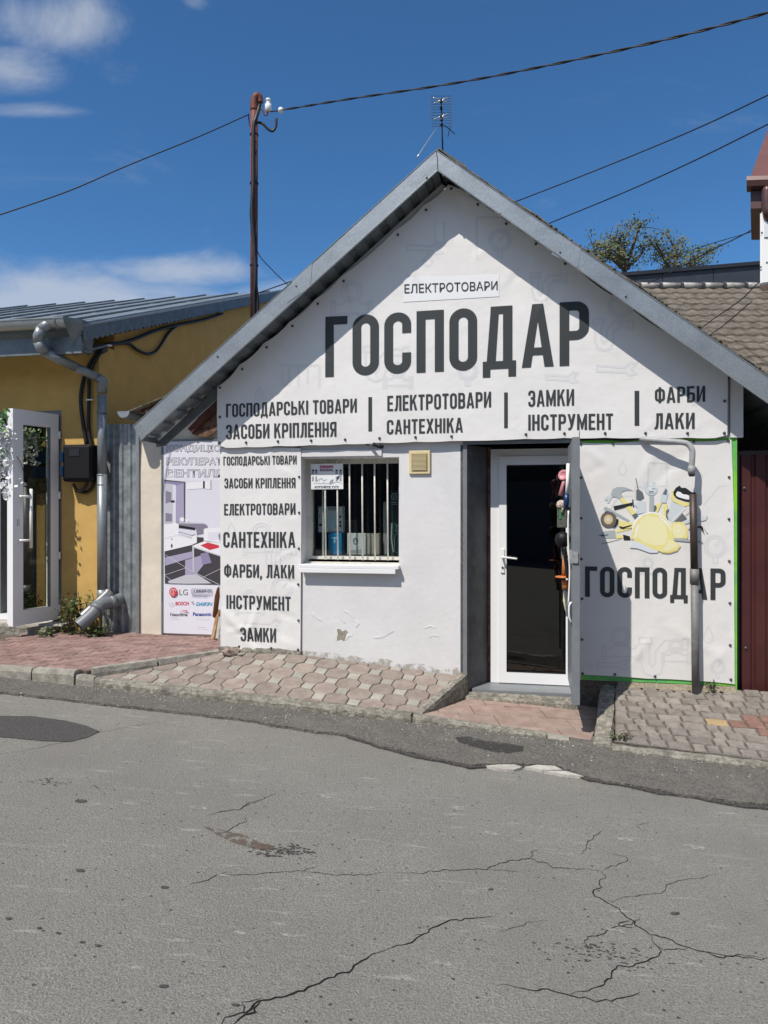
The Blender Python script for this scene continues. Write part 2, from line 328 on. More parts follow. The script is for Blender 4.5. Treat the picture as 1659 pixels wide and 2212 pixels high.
def tess(polys, step, surf, lift, stack=.00025, both=True):
    """polygons in (s,z) cut to a fine grid and laid on surf(s,z)->o"""
    bm = bmesh.new()
    for i, p in enumerate(polys):
        vs = [bm.verts.new((x, (i % 5)*stack, z)) for x, z in p]
        try: bm.faces.new(vs)
        except ValueError: pass
    if step:
        xs = [v.co.x for v in bm.verts]; zs = [v.co.z for v in bm.verts]
        for lo, hi, nrm in ((min(xs), max(xs), (1,0,0)), (min(zs), max(zs), (0,0,1))):
            k = math.floor(lo/step)+1
            while k*step < hi:
                c = (k*step if nrm[0] else 0, 0, k*step if nrm[2] else 0)
                bmesh.ops.bisect_plane(bm, geom=list(bm.verts)+list(bm.edges)+list(bm.faces), plane_co=c, plane_no=nrm); k += 1
    for v in bm.verts: v.co = FP(v.co.x, surf(v.co.x, v.co.z)+lift+v.co.y, v.co.z)
    bm.normal_update()
    want = FP(0, 1, 0)-FP(0, 0, 0)
    for f in bm.faces:
        if f.normal.dot(want) < 0: f.normal_flip()
    return bm
def bm_obj(name, bm, m, parent, smooth=False):
    off = wl(parent) if parent else Vector((0, 0, 0))
    if off.length: bmesh.ops.translate(bm, vec=-off, verts=bm.verts)
    me = bpy.data.meshes.new(name); bm.to_mesh(me); bm.free()
    return link(name, me, parent, m, smooth)
def letter_line(txt, uL, vL, uR, vR, hpx, o, surf, parent, name='lettering', ink=None, hpx2=None, lift=.0032):
    """one printed line: baseline runs from (uL,vL) to (uR,vR) as measured on the sheet's plane"""
    s0, z0 = PX(uL, vL, o); s1, z1 = PX(uR, vR, o); _, zt = PX(uL, vL-hpx, o); h = zt-z0
    h2 = h if hpx2 is None else PX(uR, vR-hpx2, o)[1]-z1
    ps, W0 = glyph_polys(txt)
    f = lambda x, y: (s0+(s1-s0)*x/W0, z0+(z1-z0)*x/W0 + y*(h+(h2-h)*x/W0))
    return bm_obj(name, tess([[f(*q) for q in p] for p in ps], .025, surf, lift), ink or M['ink'], parent)
FONT_CACHE = {}
def font_mesh(txt, offset=0., shear=0.):
    c = bpy.data.curves.new('t', 'FONT'); c.body = txt; c.offset = offset; c.shear = shear; c.resolution_u = 3
    o = bpy.data.objects.new('t', c); COL.objects.link(o); bpy.context.view_layer.update()
    me = bpy.data.meshes.new_from_object(o.evaluated_get(bpy.context.evaluated_depsgraph_get()))
    bpy.data.objects.remove(o); bpy.data.curves.remove(c); return me
def font_line(txt, uL, vT, uR, vB, o, parent, m, lift=.003, offset=0., shear=0., name='lettering', dv=0., surf=None):
    """bundled-font print fitted into the measured rectangle on plane o (dv: drop of the right end in pixels)"""
    me = font_mesh(txt, offset, shear); xs = [v.co.x for v in me.vertices]; ys = [v.co.y for v in me.vertices]
    x0, x1, y0, y1 = min(xs), max(xs), min(ys), max(ys); off = wl(parent)
    for v in me.vertices:
        a, b = (v.co.x-x0)/(x1-x0), (v.co.y-y0)/(y1-y0)
        s, z = PX(uL+(uR-uL)*a, vB+(vT-vB)*b+dv*a, o); v.co = FP(s, (surf(s, z) if surf else o)+lift, z)-off
    me.name = name; me.materials.clear()
    return link(name, me, parent, m)
def flat_surf(o): return lambda s, z: o
def print_poly(D, conv, o, parent, m, lift, name='print', surf=None, step=0):
    ps = [[PX(*conv(*p), o) for p in poly] for poly in D]
    return bm_obj(name, tess(ps, step, surf or flat_surf(o), lift), m, parent)
def zm(x0, y0, k): return lambda x, y: ((x0+x*k)/1.8517, (y0+y*k)/1.8517)
IDD = lambda x, y: (x, y)
# ================================================================== GROUND
def asphalt_mat():
    m = M['asphalt']; n, l = m.node_tree.nodes, m.node_tree.links; b = n['Principled BSDF']; b.inputs['Roughness'].default_value = .85; b.inputs['Specular IOR Level'].default_value = .25
    pos = n.new('ShaderNodeNewGeometry').outputs['Position']
    def noise_(s, d=4, r=.6, dist=0, vec=None):
        t = n.new('ShaderNodeTexNoise'); t.inputs['Scale'].default_value = s; t.inputs['Detail'].default_value = d; t.inputs['Roughness'].default_value = r; t.inputs['Distortion'].default_value = dist; l.new(vec or pos, t.inputs[0]); return t.outputs[0]
    def rng(x, a, b_, c=0, d=1):
        r = n.new('ShaderNodeMapRange'); l.new(x, r.inputs[0])
        for i, q in enumerate((a, b_, c, d)): r.inputs[i+1].default_value = q
        return r.outputs[0]
    def mix(f, a, c):
        x = n.new('ShaderNodeMixRGB'); l.new(f, x.inputs[0])
        for i, q in ((1, a), (2, c)):
            if hasattr(q, 'links'): l.new(q, x.inputs[i])
            else: x.inputs[i].default_value = (*q, 1)
        return x.outputs[0]
    base = mix(rng(noise_(1.1, 6), .35, .65), (.255, .246, .218), (.312, .301, .267))
    base = mix(rng(noise_(120, 3, .75), .36, .60), (.16, .156, .145), base)
    vor = n.new('ShaderNodeTexVoronoi'); vor.inputs['Scale'].default_value = 75; l.new(pos, vor.inputs[0])
    base = mix(rng(vor.outputs['Distance'], .14, .06, 0, .55), base, (.50, .48, .44))
    vor2 = n.new('ShaderNodeTexVoronoi'); vor2.inputs['Scale'].default_value = 28; l.new(pos, vor2.inputs[0])
    sel = n.new('ShaderNodeSeparateColor'); l.new(vor2.outputs['Color'], sel.inputs[0])
    dk = n.new('ShaderNodeMath'); dk.operation = 'MULTIPLY'; l.new(rng(vor2.outputs['Distance'], .22, .12), dk.inputs[0]); l.new(rng(sel.outputs[0], .88, .9), dk.inputs[1])
    base = mix(dk.outputs[0], base, (.05, .05, .048))
    mp = n.new('ShaderNodeMapping'); mp.inputs['Rotation'].default_value = (0, 0, .35); mp.inputs['Scale'].default_value = (1.6, 9, 1); l.new(pos, mp.inputs[0])
    base = mix(rng(noise_(2.4, 5, .7, vec=mp.outputs[0]), .59, .73, 0, .6), base, (.44, .43, .40))      # pale scuffs
    base = mix(rng(noise_(.8, 4, .6), .55, .75, 0, .6), base, (.205, .196, .176))
    base = mix(rng(noise_(6, 8, .75), .60, .78, 0, .3), base, (.28, .25, .21))
    l.new(base, b.inputs['Base Color'])
    bp = n.new('ShaderNodeBump'); bp.inputs['Strength'].default_value = 1.0; bp.inputs['Distance'].default_value = .012
    l.new(noise_(110, 4, .65), bp.inputs['Height']); l.new(bp.outputs[0], b.inputs['Normal'])
asphalt_mat()
SL = [-700, -60, -9, -4.5, 0, 4.5, 9, 60, 700]; OL = [-900, -60, 0, 2, 5, 10, 60, 900]
V = [FP(s, o, ZR(s)) for s in SL for o in OL]; nO = len(OL)
road = struct(sheet('road', (V, [(i*nO+j, (i+1)*nO+j, (i+1)*nO+j+1, i*nO+j+1)[::-1] for i in range(len(SL)-1) for j in range(nO-1)]), M['asphalt']))
def ground_poly(name, pts, m, dz, parent=None, thick=0, jag=0):
    """flat-laid shape on the road from measured outline"""
    p = [RP(u, v, dz) for u, v in pts]
    if jag:
        q = []
        for i, a in enumerate(p):
            b = p[(i+1) % len(p)]; k = max(1, int(math.hypot(a[0]-b[0], a[1]-b[1])/.03))
            for j in range(k):
                t = j/k; x, y = a[0]+(b[0]-a[0])*t, a[1]+(b[1]-a[1])*t; nz = noise.noise_vector(Vector((x*13, y*13, 3)))
                q.append((x+nz.x*jag, y+nz.y*jag))
        p = q
    n = len(p); bm = bmesh.new(); off = wl(parent)
    top = [bm.verts.new(FP(s, o, ZR(s)+dz)-off) for s, o in p]; f = bm.faces.new(top)
    if thick:
        bot = [bm.verts.new(FP(s, o, ZR(s)-.01)-off) for s, o in p]
        for i in range(n): bm.faces.new((top[i], bot[i], bot[(i+1) % n], top[(i+1) % n]))
    f.normal_update()
    if f.normal.z < 0: f.normal_flip()
    bmesh.ops.triangulate(bm, faces=[f])
    me = bpy.data.meshes.new(name); bm.to_mesh(me); bm.free(); return link(name, me, parent, m)
EDGE = [(-60,1486),(0,1494),(100,1504),(200,1517),(350,1533),(430,1542),(520,1552),(650,1574),(750,1586),(829,1612),(900,1626),(954,1641),(1010,1650),(1060,1649),(1130,1649),(1205,1652),(1225,1660),(1269,1676),(1330,1689),(1379,1698),(1430,1706),(1479,1716),(1560,1727),(1659,1737),(1800,1752)]
strip = EDGE + [(1800,1640),(1659,1630),(1285,1590),(890,1540),(210,1465),(0,1440),(-60,1430)]
ground_poly('old_asphalt_strip', strip, M['dark_asph'], .022, road, thick=1, jag=.022)['label'] = 'rough darker asphalt strip along the kerb with a crumbled edge'
rim = [(u, v-3) for u, v in EDGE[8:]] + [(u, v+6+4*math.sin(u*.05)) for u, v in reversed(EDGE[8:])]
ground_poly('broken_edge', rim, M['lip'], .012, road, thick=1, jag=.016)
ground_poly('asphalt_patch', [(-60,1548),(0,1546),(70,1547),(140,1556),(185,1567),(216,1580),(190,1592),(150,1602),(90,1600),(0,1591),(-60,1588)], M['patch'], .004, road, jag=.006)['label'] = 'black oval patch of newer asphalt at the left'
for poly in ([(1050,1654),(1075,1651),(1110,1651),(1128,1656),(1110,1662),(1080,1660)], [(1132,1656),(1160,1652),(1198,1654),(1215,1662),(1170,1663)], [(1175,1665),(1222,1665),(1262,1676),(1230,1674)]):
    ground_poly('exposed_concrete', poly, M['pale_concrete'], .018, road, thick=1, jag=.008)
def stain_mat(name, c, thr, sc, amt):
    m = bpy.data.materials.new(name); m.use_nodes = True; n, l = m.node_tree.nodes, m.node_tree.links; b = n['Principled BSDF']; b.inputs['Base Color'].default_value = (*c, 1); b.inputs['Roughness'].default_value = .95
    g = n.new('ShaderNodeNewGeometry'); t = n.new('ShaderNodeTexNoise'); t.inputs['Scale'].default_value = sc; t.inputs['Detail'].default_value = 7; t.inputs['Roughness'].default_value = .7; l.new(g.outputs['Position'], t.inputs[0])
    r = n.new('ShaderNodeMapRange'); r.inputs[1].default_value = thr; r.inputs[2].default_value = thr+.09; r.inputs[4].default_value = amt; l.new(t.outputs[0], r.inputs[0]); l.new(r.outputs[0], b.inputs['Alpha']); return m
st_br = stain_mat('brown_stain', (.12, .085, .06), .43, 18, .6); st_dk = stain_mat('worn_pits', (.04, .04, .038), .50, 55, .85); st_wet = stain_mat('damp_stain', (.035, .034, .032), .36, 9, .6); st_pale = stain_mat('pale_scuff', (.40, .39, .37), .45, 30, .6)
def ell(cx, cy, rx, ry, n=14, tilt=0): return [(cx+rx*math.cos(t)+ry*math.sin(t)*tilt, cy+ry*math.sin(t)+rx*math.cos(t)*tilt*.2) for t in (2*math.pi*i/n for i in range(n))]
for p, mm, dz in (([(440,1785),(475,1790),(520,1800),(560,1822),(590,1826),(585,1836),(548,1834),(500,1818),(460,1800)], st_br, .004), 
        ([(985,1592),(1010,1590),(1050,1600),(1090,1604),(1132,1612),(1128,1622),(1100,1627),(1060,1622),(1020,1612),(990,1603)], st_wet, .026)):
    ground_poly('stain', p, mm, dz, road, jag=.02)
for cx, cy, a, b in ((175,1665+65,13,3.2),(173,1880,10,3),(357,1916,9,2.6),(660,2000,0,0),(18,1984,7,2.5),(85,2004,6,2),(125,2015,7,2),(178,2034,7,2.3),(212,2042,8,2.6),(353,2130,11,3.4),(509,2170,10,2.8),(1458,2072-100,10,3),(1310,2042+100,0,0),(1060,1920,6,2)):
    if a: ground_poly('tar_spot', ell(cx, cy, a, b), M['patch'], .0035, road, jag=.004)
for cx, cy, a, b in ((520,2015,16,4),(300,1935,14,3),(620,2020,11,3),(985,1745,18,5),(1180,1790,20,4),(960,2080,22,6),(480,1890,14,3),(1060,1660+140,16,4),(1350,1812,20,5),(1500,1830,26,5),(1330,2010,22,5),(700,1720,18,4),(430,1745,20,4),(1500,2085,20,5)):
    ground_poly('scuff', ell(cx, cy, a, b, tilt=.6), st_pale, .003, road)
def pits(cx, cy, rx, ry, n, tilt=0, k=1.0):
    V_, F_ = [], []
    for i in range(n):
        a, b = random.gauss(0, .42), random.gauss(0, .42); s, o = RP(cx+rx*a+ry*b*tilt*2, cy+ry*b+rx*a*tilt*.12, .002); r = random.uniform(.002, .007)*k; e = random.uniform(1.5, 3.5); t0 = len(V_)
        for j in range(6): t = j*math.pi/3+.4; V_.append(FP(s+r*e*math.cos(t)*random.uniform(.6, 1.2), o+r*math.sin(t)*random.uniform(.6, 1.2), ZR(s)+.0024))
        F_.append(tuple(range(t0, t0+6)))
    stuff(sheet('pit_marks', (V_, F_), M['lip'], road))
pits(618, 1838, 75, 17, 110); pits(1300, 2060, 170, 40, 120, .5, .6); pits(105, 1690, 60, 11, 50, k=.7); pits(700, 2000, 700, 220, 60, 0, .45)
def crack(pts, wpx, seed=0):
    """jagged narrow opening following measured points"""
    p = [RP(u, v, .002) for u, v in pts]; q = []
    for i in range(len(p)-1):
        a, b = Vector(p[i]), Vector(p[i+1]); k = max(2, int((b-a).length/.018)); nn = Vector((-(b-a).y, (b-a).x)).normalized()
        for j in range(k):
            c = a.lerp(b, j/k); q.append(c + nn*(noise.noise(Vector((c.x*28, c.y*28, seed)))*.016 + noise.noise(Vector((c.x*80, c.y*80, seed)))*.007))
    q.append(Vector(p[-1])); V_, F_ = [], []; n = len(q)
    for i, c in enumerate(q):
        d = (q[min(i+1, n-1)]-q[max(i-1, 0)]).normalized(); nn = Vector((-d.y, d.x)); e = min(1, 4*i/n+.25, 4*(n-1-i)/n+.25)
        ww = wpx*.85*e*(.75+.7*noise.noise(Vector((c.x*40, c.y*40, 5+seed)))+.25)
        for sg in (-1, 1): x = c+nn*ww*sg; V_.append(FP(x.x, x.y, ZR(x.x)+.0022))
        if i: F_.append((2*i-2, 2*i-1, 2*i+1, 2*i))
    sheet('crack', (V_, F_), M['crack'], road)
r3 = lambda x, y: (x/2, (3200+y*.9259)/1.8517)        # left lower detail view -> measuring pixels
r4 = lambda x, y: (829.5+x/2, (3200+y*.9259)/1.8517)
CR = [(r3, [(1659,648),(1590,672),(1500,737),(1400,780),(1310,820),(1220,848),(1135,862),(1095,880),(1085,905),(1040,920),(985,945),(955,975)], .0042),
 (r3, [(1130,868),(1100,900),(1110,920),(1060,930),(1010,968)], .004), (r3, [(1135,862),(1045,872),(1050,915),(1085,905)], .002),
 (r4, [(0,648),(80,628),(140,595),(200,560),(260,535),(275,522),(350,515),(440,508),(470,500)], .0032), (r4, [(130,580),(185,575)], .0015),
 (r3, [(815,365),(880,350),(940,322),(1000,310)], .0018), (r3, [(960,322),(1130,318),(1310,305),(1350,290),(1390,286)], .0018), (r3, [(1310,305),(1440,322),(1580,324),(1659,312)], .0020),
 (r4, [(50,314),(170,317),(200,308),(350,298),(440,300),(500,272),(560,258),(630,252),(690,268),(730,292),(850,298),(938,306)], .0022), (r4, [(440,300),(560,304),(600,310)], .0012),
 (r4, [(630,252),(636,228),(665,214)], .0016), (r4, [(845,234),(870,215),(880,180),(915,150),(945,132)], .0018), (r4, [(938,306),(985,285),(1050,262),(1045,243),(960,228)], .0018), (r4, [(1155,92),(1095,108),(1110,128),(1145,134)], .0014),
 (r4, [(938,306),(960,330),(935,350),(935,375),(902,388),(915,415),(960,440),(1020,470),(1030,495),(1075,525),(1085,540),(1150,578),(1220,595),(1260,620),(1310,636),(1380,655),(1420,672),(1460,676),(1560,668),(1659,685)], .0032),
 (r4, [(1380,655),(1450,668),(1550,680),(1640,692),(1659,680)], .002), (r4, [(960,436),(1080,412),(1190,402),(1215,390),(1220,368),(1270,348),(1370,338),(1410,322),(1490,325)], .0013),
 (r4, [(1112,508),(1080,530),(1010,545),(970,560),(950,575),(880,590),(865,605),(875,630),(885,660)], .0022), (r4, [(1060,520),(1010,540),(1040,552),(1080,550)], .0024),
 (r4, [(1150,578),(1160,610),(1180,630),(1200,655),(1185,670),(1150,690),(1070,712),(1010,715),(980,735),(978,765),(930,800),(860,825),(805,838)], .0028), (r4, [(1180,630),(1210,650),(1310,640)], .002),
 (r4, [(485,800),(580,805),(640,818),(710,820),(800,842),(870,860),(985,870),(1030,855),(1095,840),(1105,828)], .0026), (r4, [(490,568),(570,550),(620,530),(720,520)], .0011),
 (r3, [(895,66),(960,48),(1030,40),(1080,15),(1135,0)], .0018), (r3, [(955,150),(990,130),(1020,110),(1065,92),(1058,75)], .0022), (r3, [(520,875),(530,868),(548,868)], .0022)]
r1 = lambda x, y: (x/2, (2450+y*.9259)/1.8517)
CR += [(r1, [(0,612),(90,600),(180,580),(290,558),(420,520),(560,492),(680,475),(760,458)], .0017), (r1, [(895,875),(960,858),(1030,850),(1080,820),(1140,805),(1195,775)], .0018), (r1, [(400,745),(430,765)], .002)]
for i, (cv, pts, wd) in enumerate(CR): crack([cv(*p) for p in pts], wd, i)
# ------------------------------------------------------------------ raised pavements
def zA(s, o):
    f = .30 - .018*(s+3.4)*.6
    return f + (.335-.30)*(1-abs(o)/.85 if o > 0 else 1)
def zBback(s): return .33 if s < -1.36 else .33 - (s+1.36)/1.48*.132
def zBfront(s): return .241 - (s+2.87)*.0607
def zB(s, o): t = max(0, min(1.1, o/.82)); return zBback(s)*(1-t) + zBfront(s)*t
def zC(s, o): t = max(-.4, min(1.1, o/.85)); zf = .074-(s+.2)*.090; zb = .018-(s+.1)*.03; return zb*(1-t)+zf*t
def zE(s, o): t = o/.95; return .178*(1-t) + (ZR(s)+.055)*t
def clip(poly, C):
    out = poly; n = len(C); cx, cy = sum(p[0] for p in C)/n, sum(p[1] for p in C)/n
    for i in range(n):
        a, b = C[i], C[(i+1) % n]; nx, ny = -(b[1]-a[1]), b[0]-a[0]
        if (cx-a[0])*nx+(cy-a[1])*ny < 0: nx, ny = -nx, -ny
        ins = lambda p: (p[0]-a[0])*nx+(p[1]-a[1])*ny; new = []
        for j in range(len(out)):
            p, q = out[j], out[(j+1) % len(out)]; dp, dq = ins(p), ins(q)
            if dp >= 0: new.append(p)
            if dp*dq < 0: t = dp/(dp-dq); new.append((p[0]+(q[0]-p[0])*t, p[1]+(q[1]-p[1])*t))
        out = new
        if len(out) < 3: return []
    return out
def area(p): return abs(sum(p[i][0]*p[(i+1) % len(p)][1]-p[(i+1) % len(p)][0]*p[i][1] for i in range(len(p))))/2
def warp(poly, amp=.006, fr=11, step=.05):            # joints wander a little, the same way for both neighbours
    q = []
    for i, a in enumerate(poly):
        b = poly[(i+1) % len(poly)]; k = max(1, round(math.hypot(a[0]-b[0], a[1]-b[1])/step))
        for j in range(k):
            t = j/k; x, y = a[0]+(b[0]-a[0])*t, a[1]+(b[1]-a[1])*t; n = noise.noise_vector(Vector((x*fr, y*fr, 2.5))); q.append((x+n.x*amp, y+n.y*amp))
    return q
def piece(name, poly, zf, m, parent, gap=.003, ch=.004, th=.035, jit=.0018):
    n = len(poly)
    if n < 3 or area(poly) < .0007: return
    cx, cy = sum(p[0] for p in poly)/n, sum(p[1] for p in poly)/n
    def ins(d):
        o_ = []
        for x, y in poly:
            r = math.hypot(x-cx, y-cy) or 1; k = max(.3, 1-d*1.3/r); o_.append((cx+(x-cx)*k, cy+(y-cy)*k))
        return o_
    dz = random.uniform(-jit, jit); tx, ty = random.uniform(-.014, .014), random.uniform(-.014, .014)
    c0 = FP(cx, cy, zf(cx, cy)); base = c0 - wl(parent)
    g = lambda p, d: FP(p[0], p[1], zf(*p)+d+(p[0]-cx)*tx+(p[1]-cy)*ty+dz) - c0
    a, b, c = ins(gap+ch), ins(gap), ins(gap)
    vs = [g(p, 0) for p in a]+[g(p, -ch) for p in b]+[g(p, -th) for p in c]
    fs = [tuple(range(n))]+[(r*n+i, (r+1)*n+i, (r+1)*n+(i+1) % n, r*n+(i+1) % n) for r in (0, 1) for i in range(n)]
    me = bpy.data.meshes.new(name); me.from_pydata([tuple(v) for v in vs], [], fs)
    bm = bmesh.new(); bm.from_mesh(me); bmesh.ops.recalc_face_normals(bm, faces=bm.faces); bm.to_mesh(me); bm.free()
    o = link(name, me, parent, m); o.location = base; return o
def bed(name, poly, zf, m, dz=-.012, step=.15):
    """pavement body: joint bed top with skirts going below the road"""
    bm = bmesh.new(); f = bm.faces.new([bm.verts.new((s, o, 0)) for s, o in poly])
    xs = [p[0] for p in poly]; ys = [p[1] for p in poly]
    for lo, hi, nrm in ((min(xs), max(xs), (1,0,0)), (min(ys), max(ys), (0,1,0))):
        k = math.floor(lo/step)+1
        while k*step < hi: bmesh.ops.bisect_plane(bm, geom=list(bm.verts)+list(bm.edges)+list(bm.faces), plane_co=(k*step*nrm[0], k*step*nrm[1], 0), plane_no=nrm); k += 1
    r = bmesh.ops.extrude_edge_only(bm, edges=[e for e in bm.edges if e.is_boundary])
    for g in r['geom']:
        if isinstance(g, bmesh.types.BMVert): g.co.z = -9
    for v in bm.verts:
        s, o, t = v.co; v.co = FP(s, o, zf(s, o)+dz if t > -1 else min(ZR(s), zf(s, o))-.15)
    bmesh.ops.recalc_face_normals(bm, faces=bm.faces)
    me = bpy.data.meshes.new(name); bm.to_mesh(me); bm.free(); o = link(name, me, None, m); return struct(o)
PA = [(-7,.85),(-2.97,.85),(-2.16,.03),(-2.1,-1.15),(-7,-1.15)]
pa = bed('red_pavement', PA, zA, M['joint'])
nA = 0; L_, Wd = .20, .105
for j in range(-14, 12):
    for i in range(-26, 1):
        s, o = i*L_ - 2.1 + (j % 2)*L_/2, j*Wd
        a = .022
        poly = [(s, o), (s+L_*.25, o+a), (s+L_*.5, o), (s+L_*.75, o-a*.7), (s+L_, o), (s+L_, o+Wd), (s+L_*.75, o+Wd-a*.7), (s+L_*.5, o+Wd), (s+L_*.25, o+Wd+a), (s, o+Wd)]
        cs, co = s+L_/2, o+Wd/2
        if cs < -4.45 or (cs < -3.85 and co < -.72): continue
        p = clip(poly, PA)
        if p and nA < 295: 
            if piece('paver', p, zA, M['red_paver'], pa, gap=.0022): nA += 1
PB = [(-2.87,.82),(-2.15,.04),(-1.36,.015),(.115,.015),(-.17,.82)]
pb = bed('octagon_pavement', PB, zB, M['joint'])
P_ = .212; q = P_*.29; al = math.radians(50)
for i in range(-14, 15):
    for j in range(-14, 15):
        h = P_/2; k = h*.33
        octa = [(-h,-k),(-k,-h),(k,-h),(h,-k),(h,k),(k,h),(-k,h),(-h,k)]
        sq = [(h, -(h-k)+h), (h+(h-k), h), (h, h+(h-k)), (h-(h-k), h)]
        def tr(p): x, y = p[0]+i*P_, p[1]+j*P_; return (-1.4+x*math.cos(al)-y*math.sin(al), .4+(x*math.sin(al)+y*math.cos(al))*1.0)
        pc = clip(warp([tr(p) for p in octa], .007, 16), PB)
        if pc: piece('paver', pc, zB, M['pink_paver'], pb, gap=.0045)
        pc = clip(warp([tr(p) for p in sq], .007, 16), PB)
        if pc: piece('small_paver', pc, zB, M['pale_paver'] if random.random() < .78 else M['pink_paver'], pb, gap=.002)
PC = [(-.13,.86),(.20,-.02),(1.30,-.02),(1.14,.86)]
pc_ = bed('tiled_pavement', PC, zC, M['joint'])
al2 = math.radians(-14)
for i in range(-8, 9):
    for j in range(-5, 6):
        g_ = .29
        def tr2(x, y): return (.2+x*math.cos(al2)-y*math.sin(al2), .3+x*math.sin(al2)+y*math.cos(al2))
        sh = (j % 2)*g_*.5
        p = clip([tr2(i*g_+sh, j*g_), tr2((i+1)*g_+sh, j*g_), tr2((i+1)*g_+sh, (j+1)*g_), tr2(i*g_+sh, (j+1)*g_)], PC)
        if p: piece('tile', p, zC, M['tile'], pc_, gap=.003, jit=.003)
PE = [(1.40,0),(3.6,0),(3.6,.98),(1.30,.93)]
pe = bed('brick_pavement', PE, zE, M['joint'])
RC = PX(1590, 1553, .45)[0]; nE = 0
o = 0.0; j = 0
while o < .97:
    hgt = .094; s = 1.2+random.uniform(-.1, 0)
    while s < 3.6:
        wd = random.choice((.095, .125, .125, .17)); a = .006
        poly = [(s, o+a*.5), (s+wd*.5, o-a), (s+wd, o+a*.5), (s+wd-a, o+hgt/2), (s+wd, o+hgt+a*.5), (s+wd*.5, o+hgt-a), (s, o+hgt+a*.5), (s+a, o+hgt/2)]
        p = clip(poly, PE)
        if p:
            cs = s+wd/2; d = abs(cs-RC-.22)/.38+abs(o+.05-.50)/.17
            mm = M['terra'] if d < 1 else M['grey_paver']
            if abs(cs-2.16) < .075 and abs(o+.047-.53) < .05: mm = M['ochre']
            if piece('paver', p, zE, mm, pe, gap=.004, ch=.008, jit=.004): nE += 1
        s += wd
    o += hgt; j += 1
print('pavers', nA, nE)
# ------------------------------------------------------------------ kerbs
def rough_bar(name, pts, m, parent, wid, ztop, zbot, amp=.006, seed=0, side=None, sub=.06):
    """stone or cast bar along (s,o) points; ztop(s,o), zbot; rounded worn arrises"""
    P = [Vector(p) for p in pts]; q = []
    for i in range(len(P)-1):
        k = max(1, int((P[i+1]-P[i]).length/sub)); q += [P[i].lerp(P[i+1], t/k) for t in range(k)]
    q.append(P[-1]); V_, F_ = [], []; n = len(q); prof = [(-.5, 0), (-.5, .78), (-.40, .97), (0, 1), (.38, .985), (.5, .80), (.5, 0)]; np_ = len(prof)
    for i, c in enumerate(q):
        d = (q[min(i+1, n-1)]-q[max(i-1, 0)]).normalized(); nn = Vector((-d.y, d.x))
        for a, b in prof:
            x = c + nn*a*wid; zt, zb = ztop(x.x, x.y), zbot(x.x, x.y); nz = noise.noise_vector(Vector((x.x*14+seed, x.y*14, b*3)))*amp + noise.noise_vector(Vector((x.x*40+seed, x.y*40, b*5)))*amp*.5
            x = x+Vector((nz.x, nz.y)); V_.append(FP(x.x, x.y, zb+(zt-zb)*b+nz.z*b))
    for i in range(n-1):
        for k in range(np_): k2 = (k+1) % np_; F_.append((i*np_+k, i*np_+k2, (i+1)*np_+k2, (i+1)*np_+k))
    F_ += [tuple(range(np_)), tuple(range((n-1)*np_, n*np_))]
    return obj(name, (V_, F_), m, parent)
zr0 = lambda s, o: ZR(s)-.05
jA = [-4.9, -4.42, -3.92, -3.46, -3.02]
jA = [-6.2, -5.6, -5.0, -4.45, PX(78, 1450, .9)[0]-.0, PX(170, 1450, .9)[0]]
for a, b in zip(jA[:-1], jA[1:]): rough_bar('kerb_stone', [(a+.006, .905), (b-.006, .905)], M['kerb'], pa, .11, lambda s, o: zA(s, .85)+.012, zr0, .003, a)
s1 = PX(209, 1462, .9)[0]
rough_bar('kerb_stone', [(jA[-1]+.008, .905), (s1-.006, .90)], M['kerb'], pa, .10, lambda s, o: zB(s, .82)+.02, zr0, .008, 3)
rough_bar('kerb', [(s1+.006, .885), (-1.6, .885), (PX(889, 1540, .9)[0], .885)], M['kerb_old'], pb, .13, lambda s, o: zB(s, .82)+.008, zr0, .011, 9, sub=.04)
s2 = PX(892, 1540, .9)[0]; s3 = PX(1181, 1590, .9)[0]; s4 = PX(1229, 1595, .9)[0]
rough_bar('kerb', [(s2+.004, .895), (s3-.004, .895)], M['kerb_old'], pc_, .10, lambda s, o: zC(s, .85)+.012, zr0, .006, 12, sub=.04)
rough_bar('kerb_stone', [(s3+.005, .895), (s4, .895)], M['kerb'], pc_, .10, lambda s, o: zC(s, .85)+.008, zr0, .004, 14, sub=.04)
for a, b in ((0, .47), (.49, .98)):                   # low edging stones between the red and the octagon pavement
    A_, B_ = Vector((-2.93, .84)), Vector((-2.13, .02))
    pp, qq = A_.lerp(B_, a), A_.lerp(B_, b)
    rough_bar('edging_stone', [tuple(pp), tuple(qq)], M['kerb'], pa, .09, lambda s, o: max(zA(s, o), zB(s, o))+.022, lambda s, o: .1, .006, 20+a, sub=.04)
rough_bar('edging_kerb', [(-.155, .86), (.13, -.0)], M['kerb_old'], pb, .075, lambda s, o: zB(s, o)+.012, lambda s, o: ZR(s)-.05, .005, 30)
blk = rough_bar('kerb_block', [(1.21, .985), (1.35, -.03)], M['kerb_old'], pe, .14, lambda s, o: .168+(-.03-.168)*max(0, o)/.95, lambda s, o: ZR(s)-.1, .013, 40, sub=.035)
blk['label'] = 'old rough concrete block between the tiles and the brick pavement'
rough_bar('low_kerb', [(1.27, 1.02), (2.4, 1.03), (3.6, 1.05)], M['kerb_old'], pe, .10, lambda s, o: ZR(s)+.052, zr0, .008, 50, sub=.05)

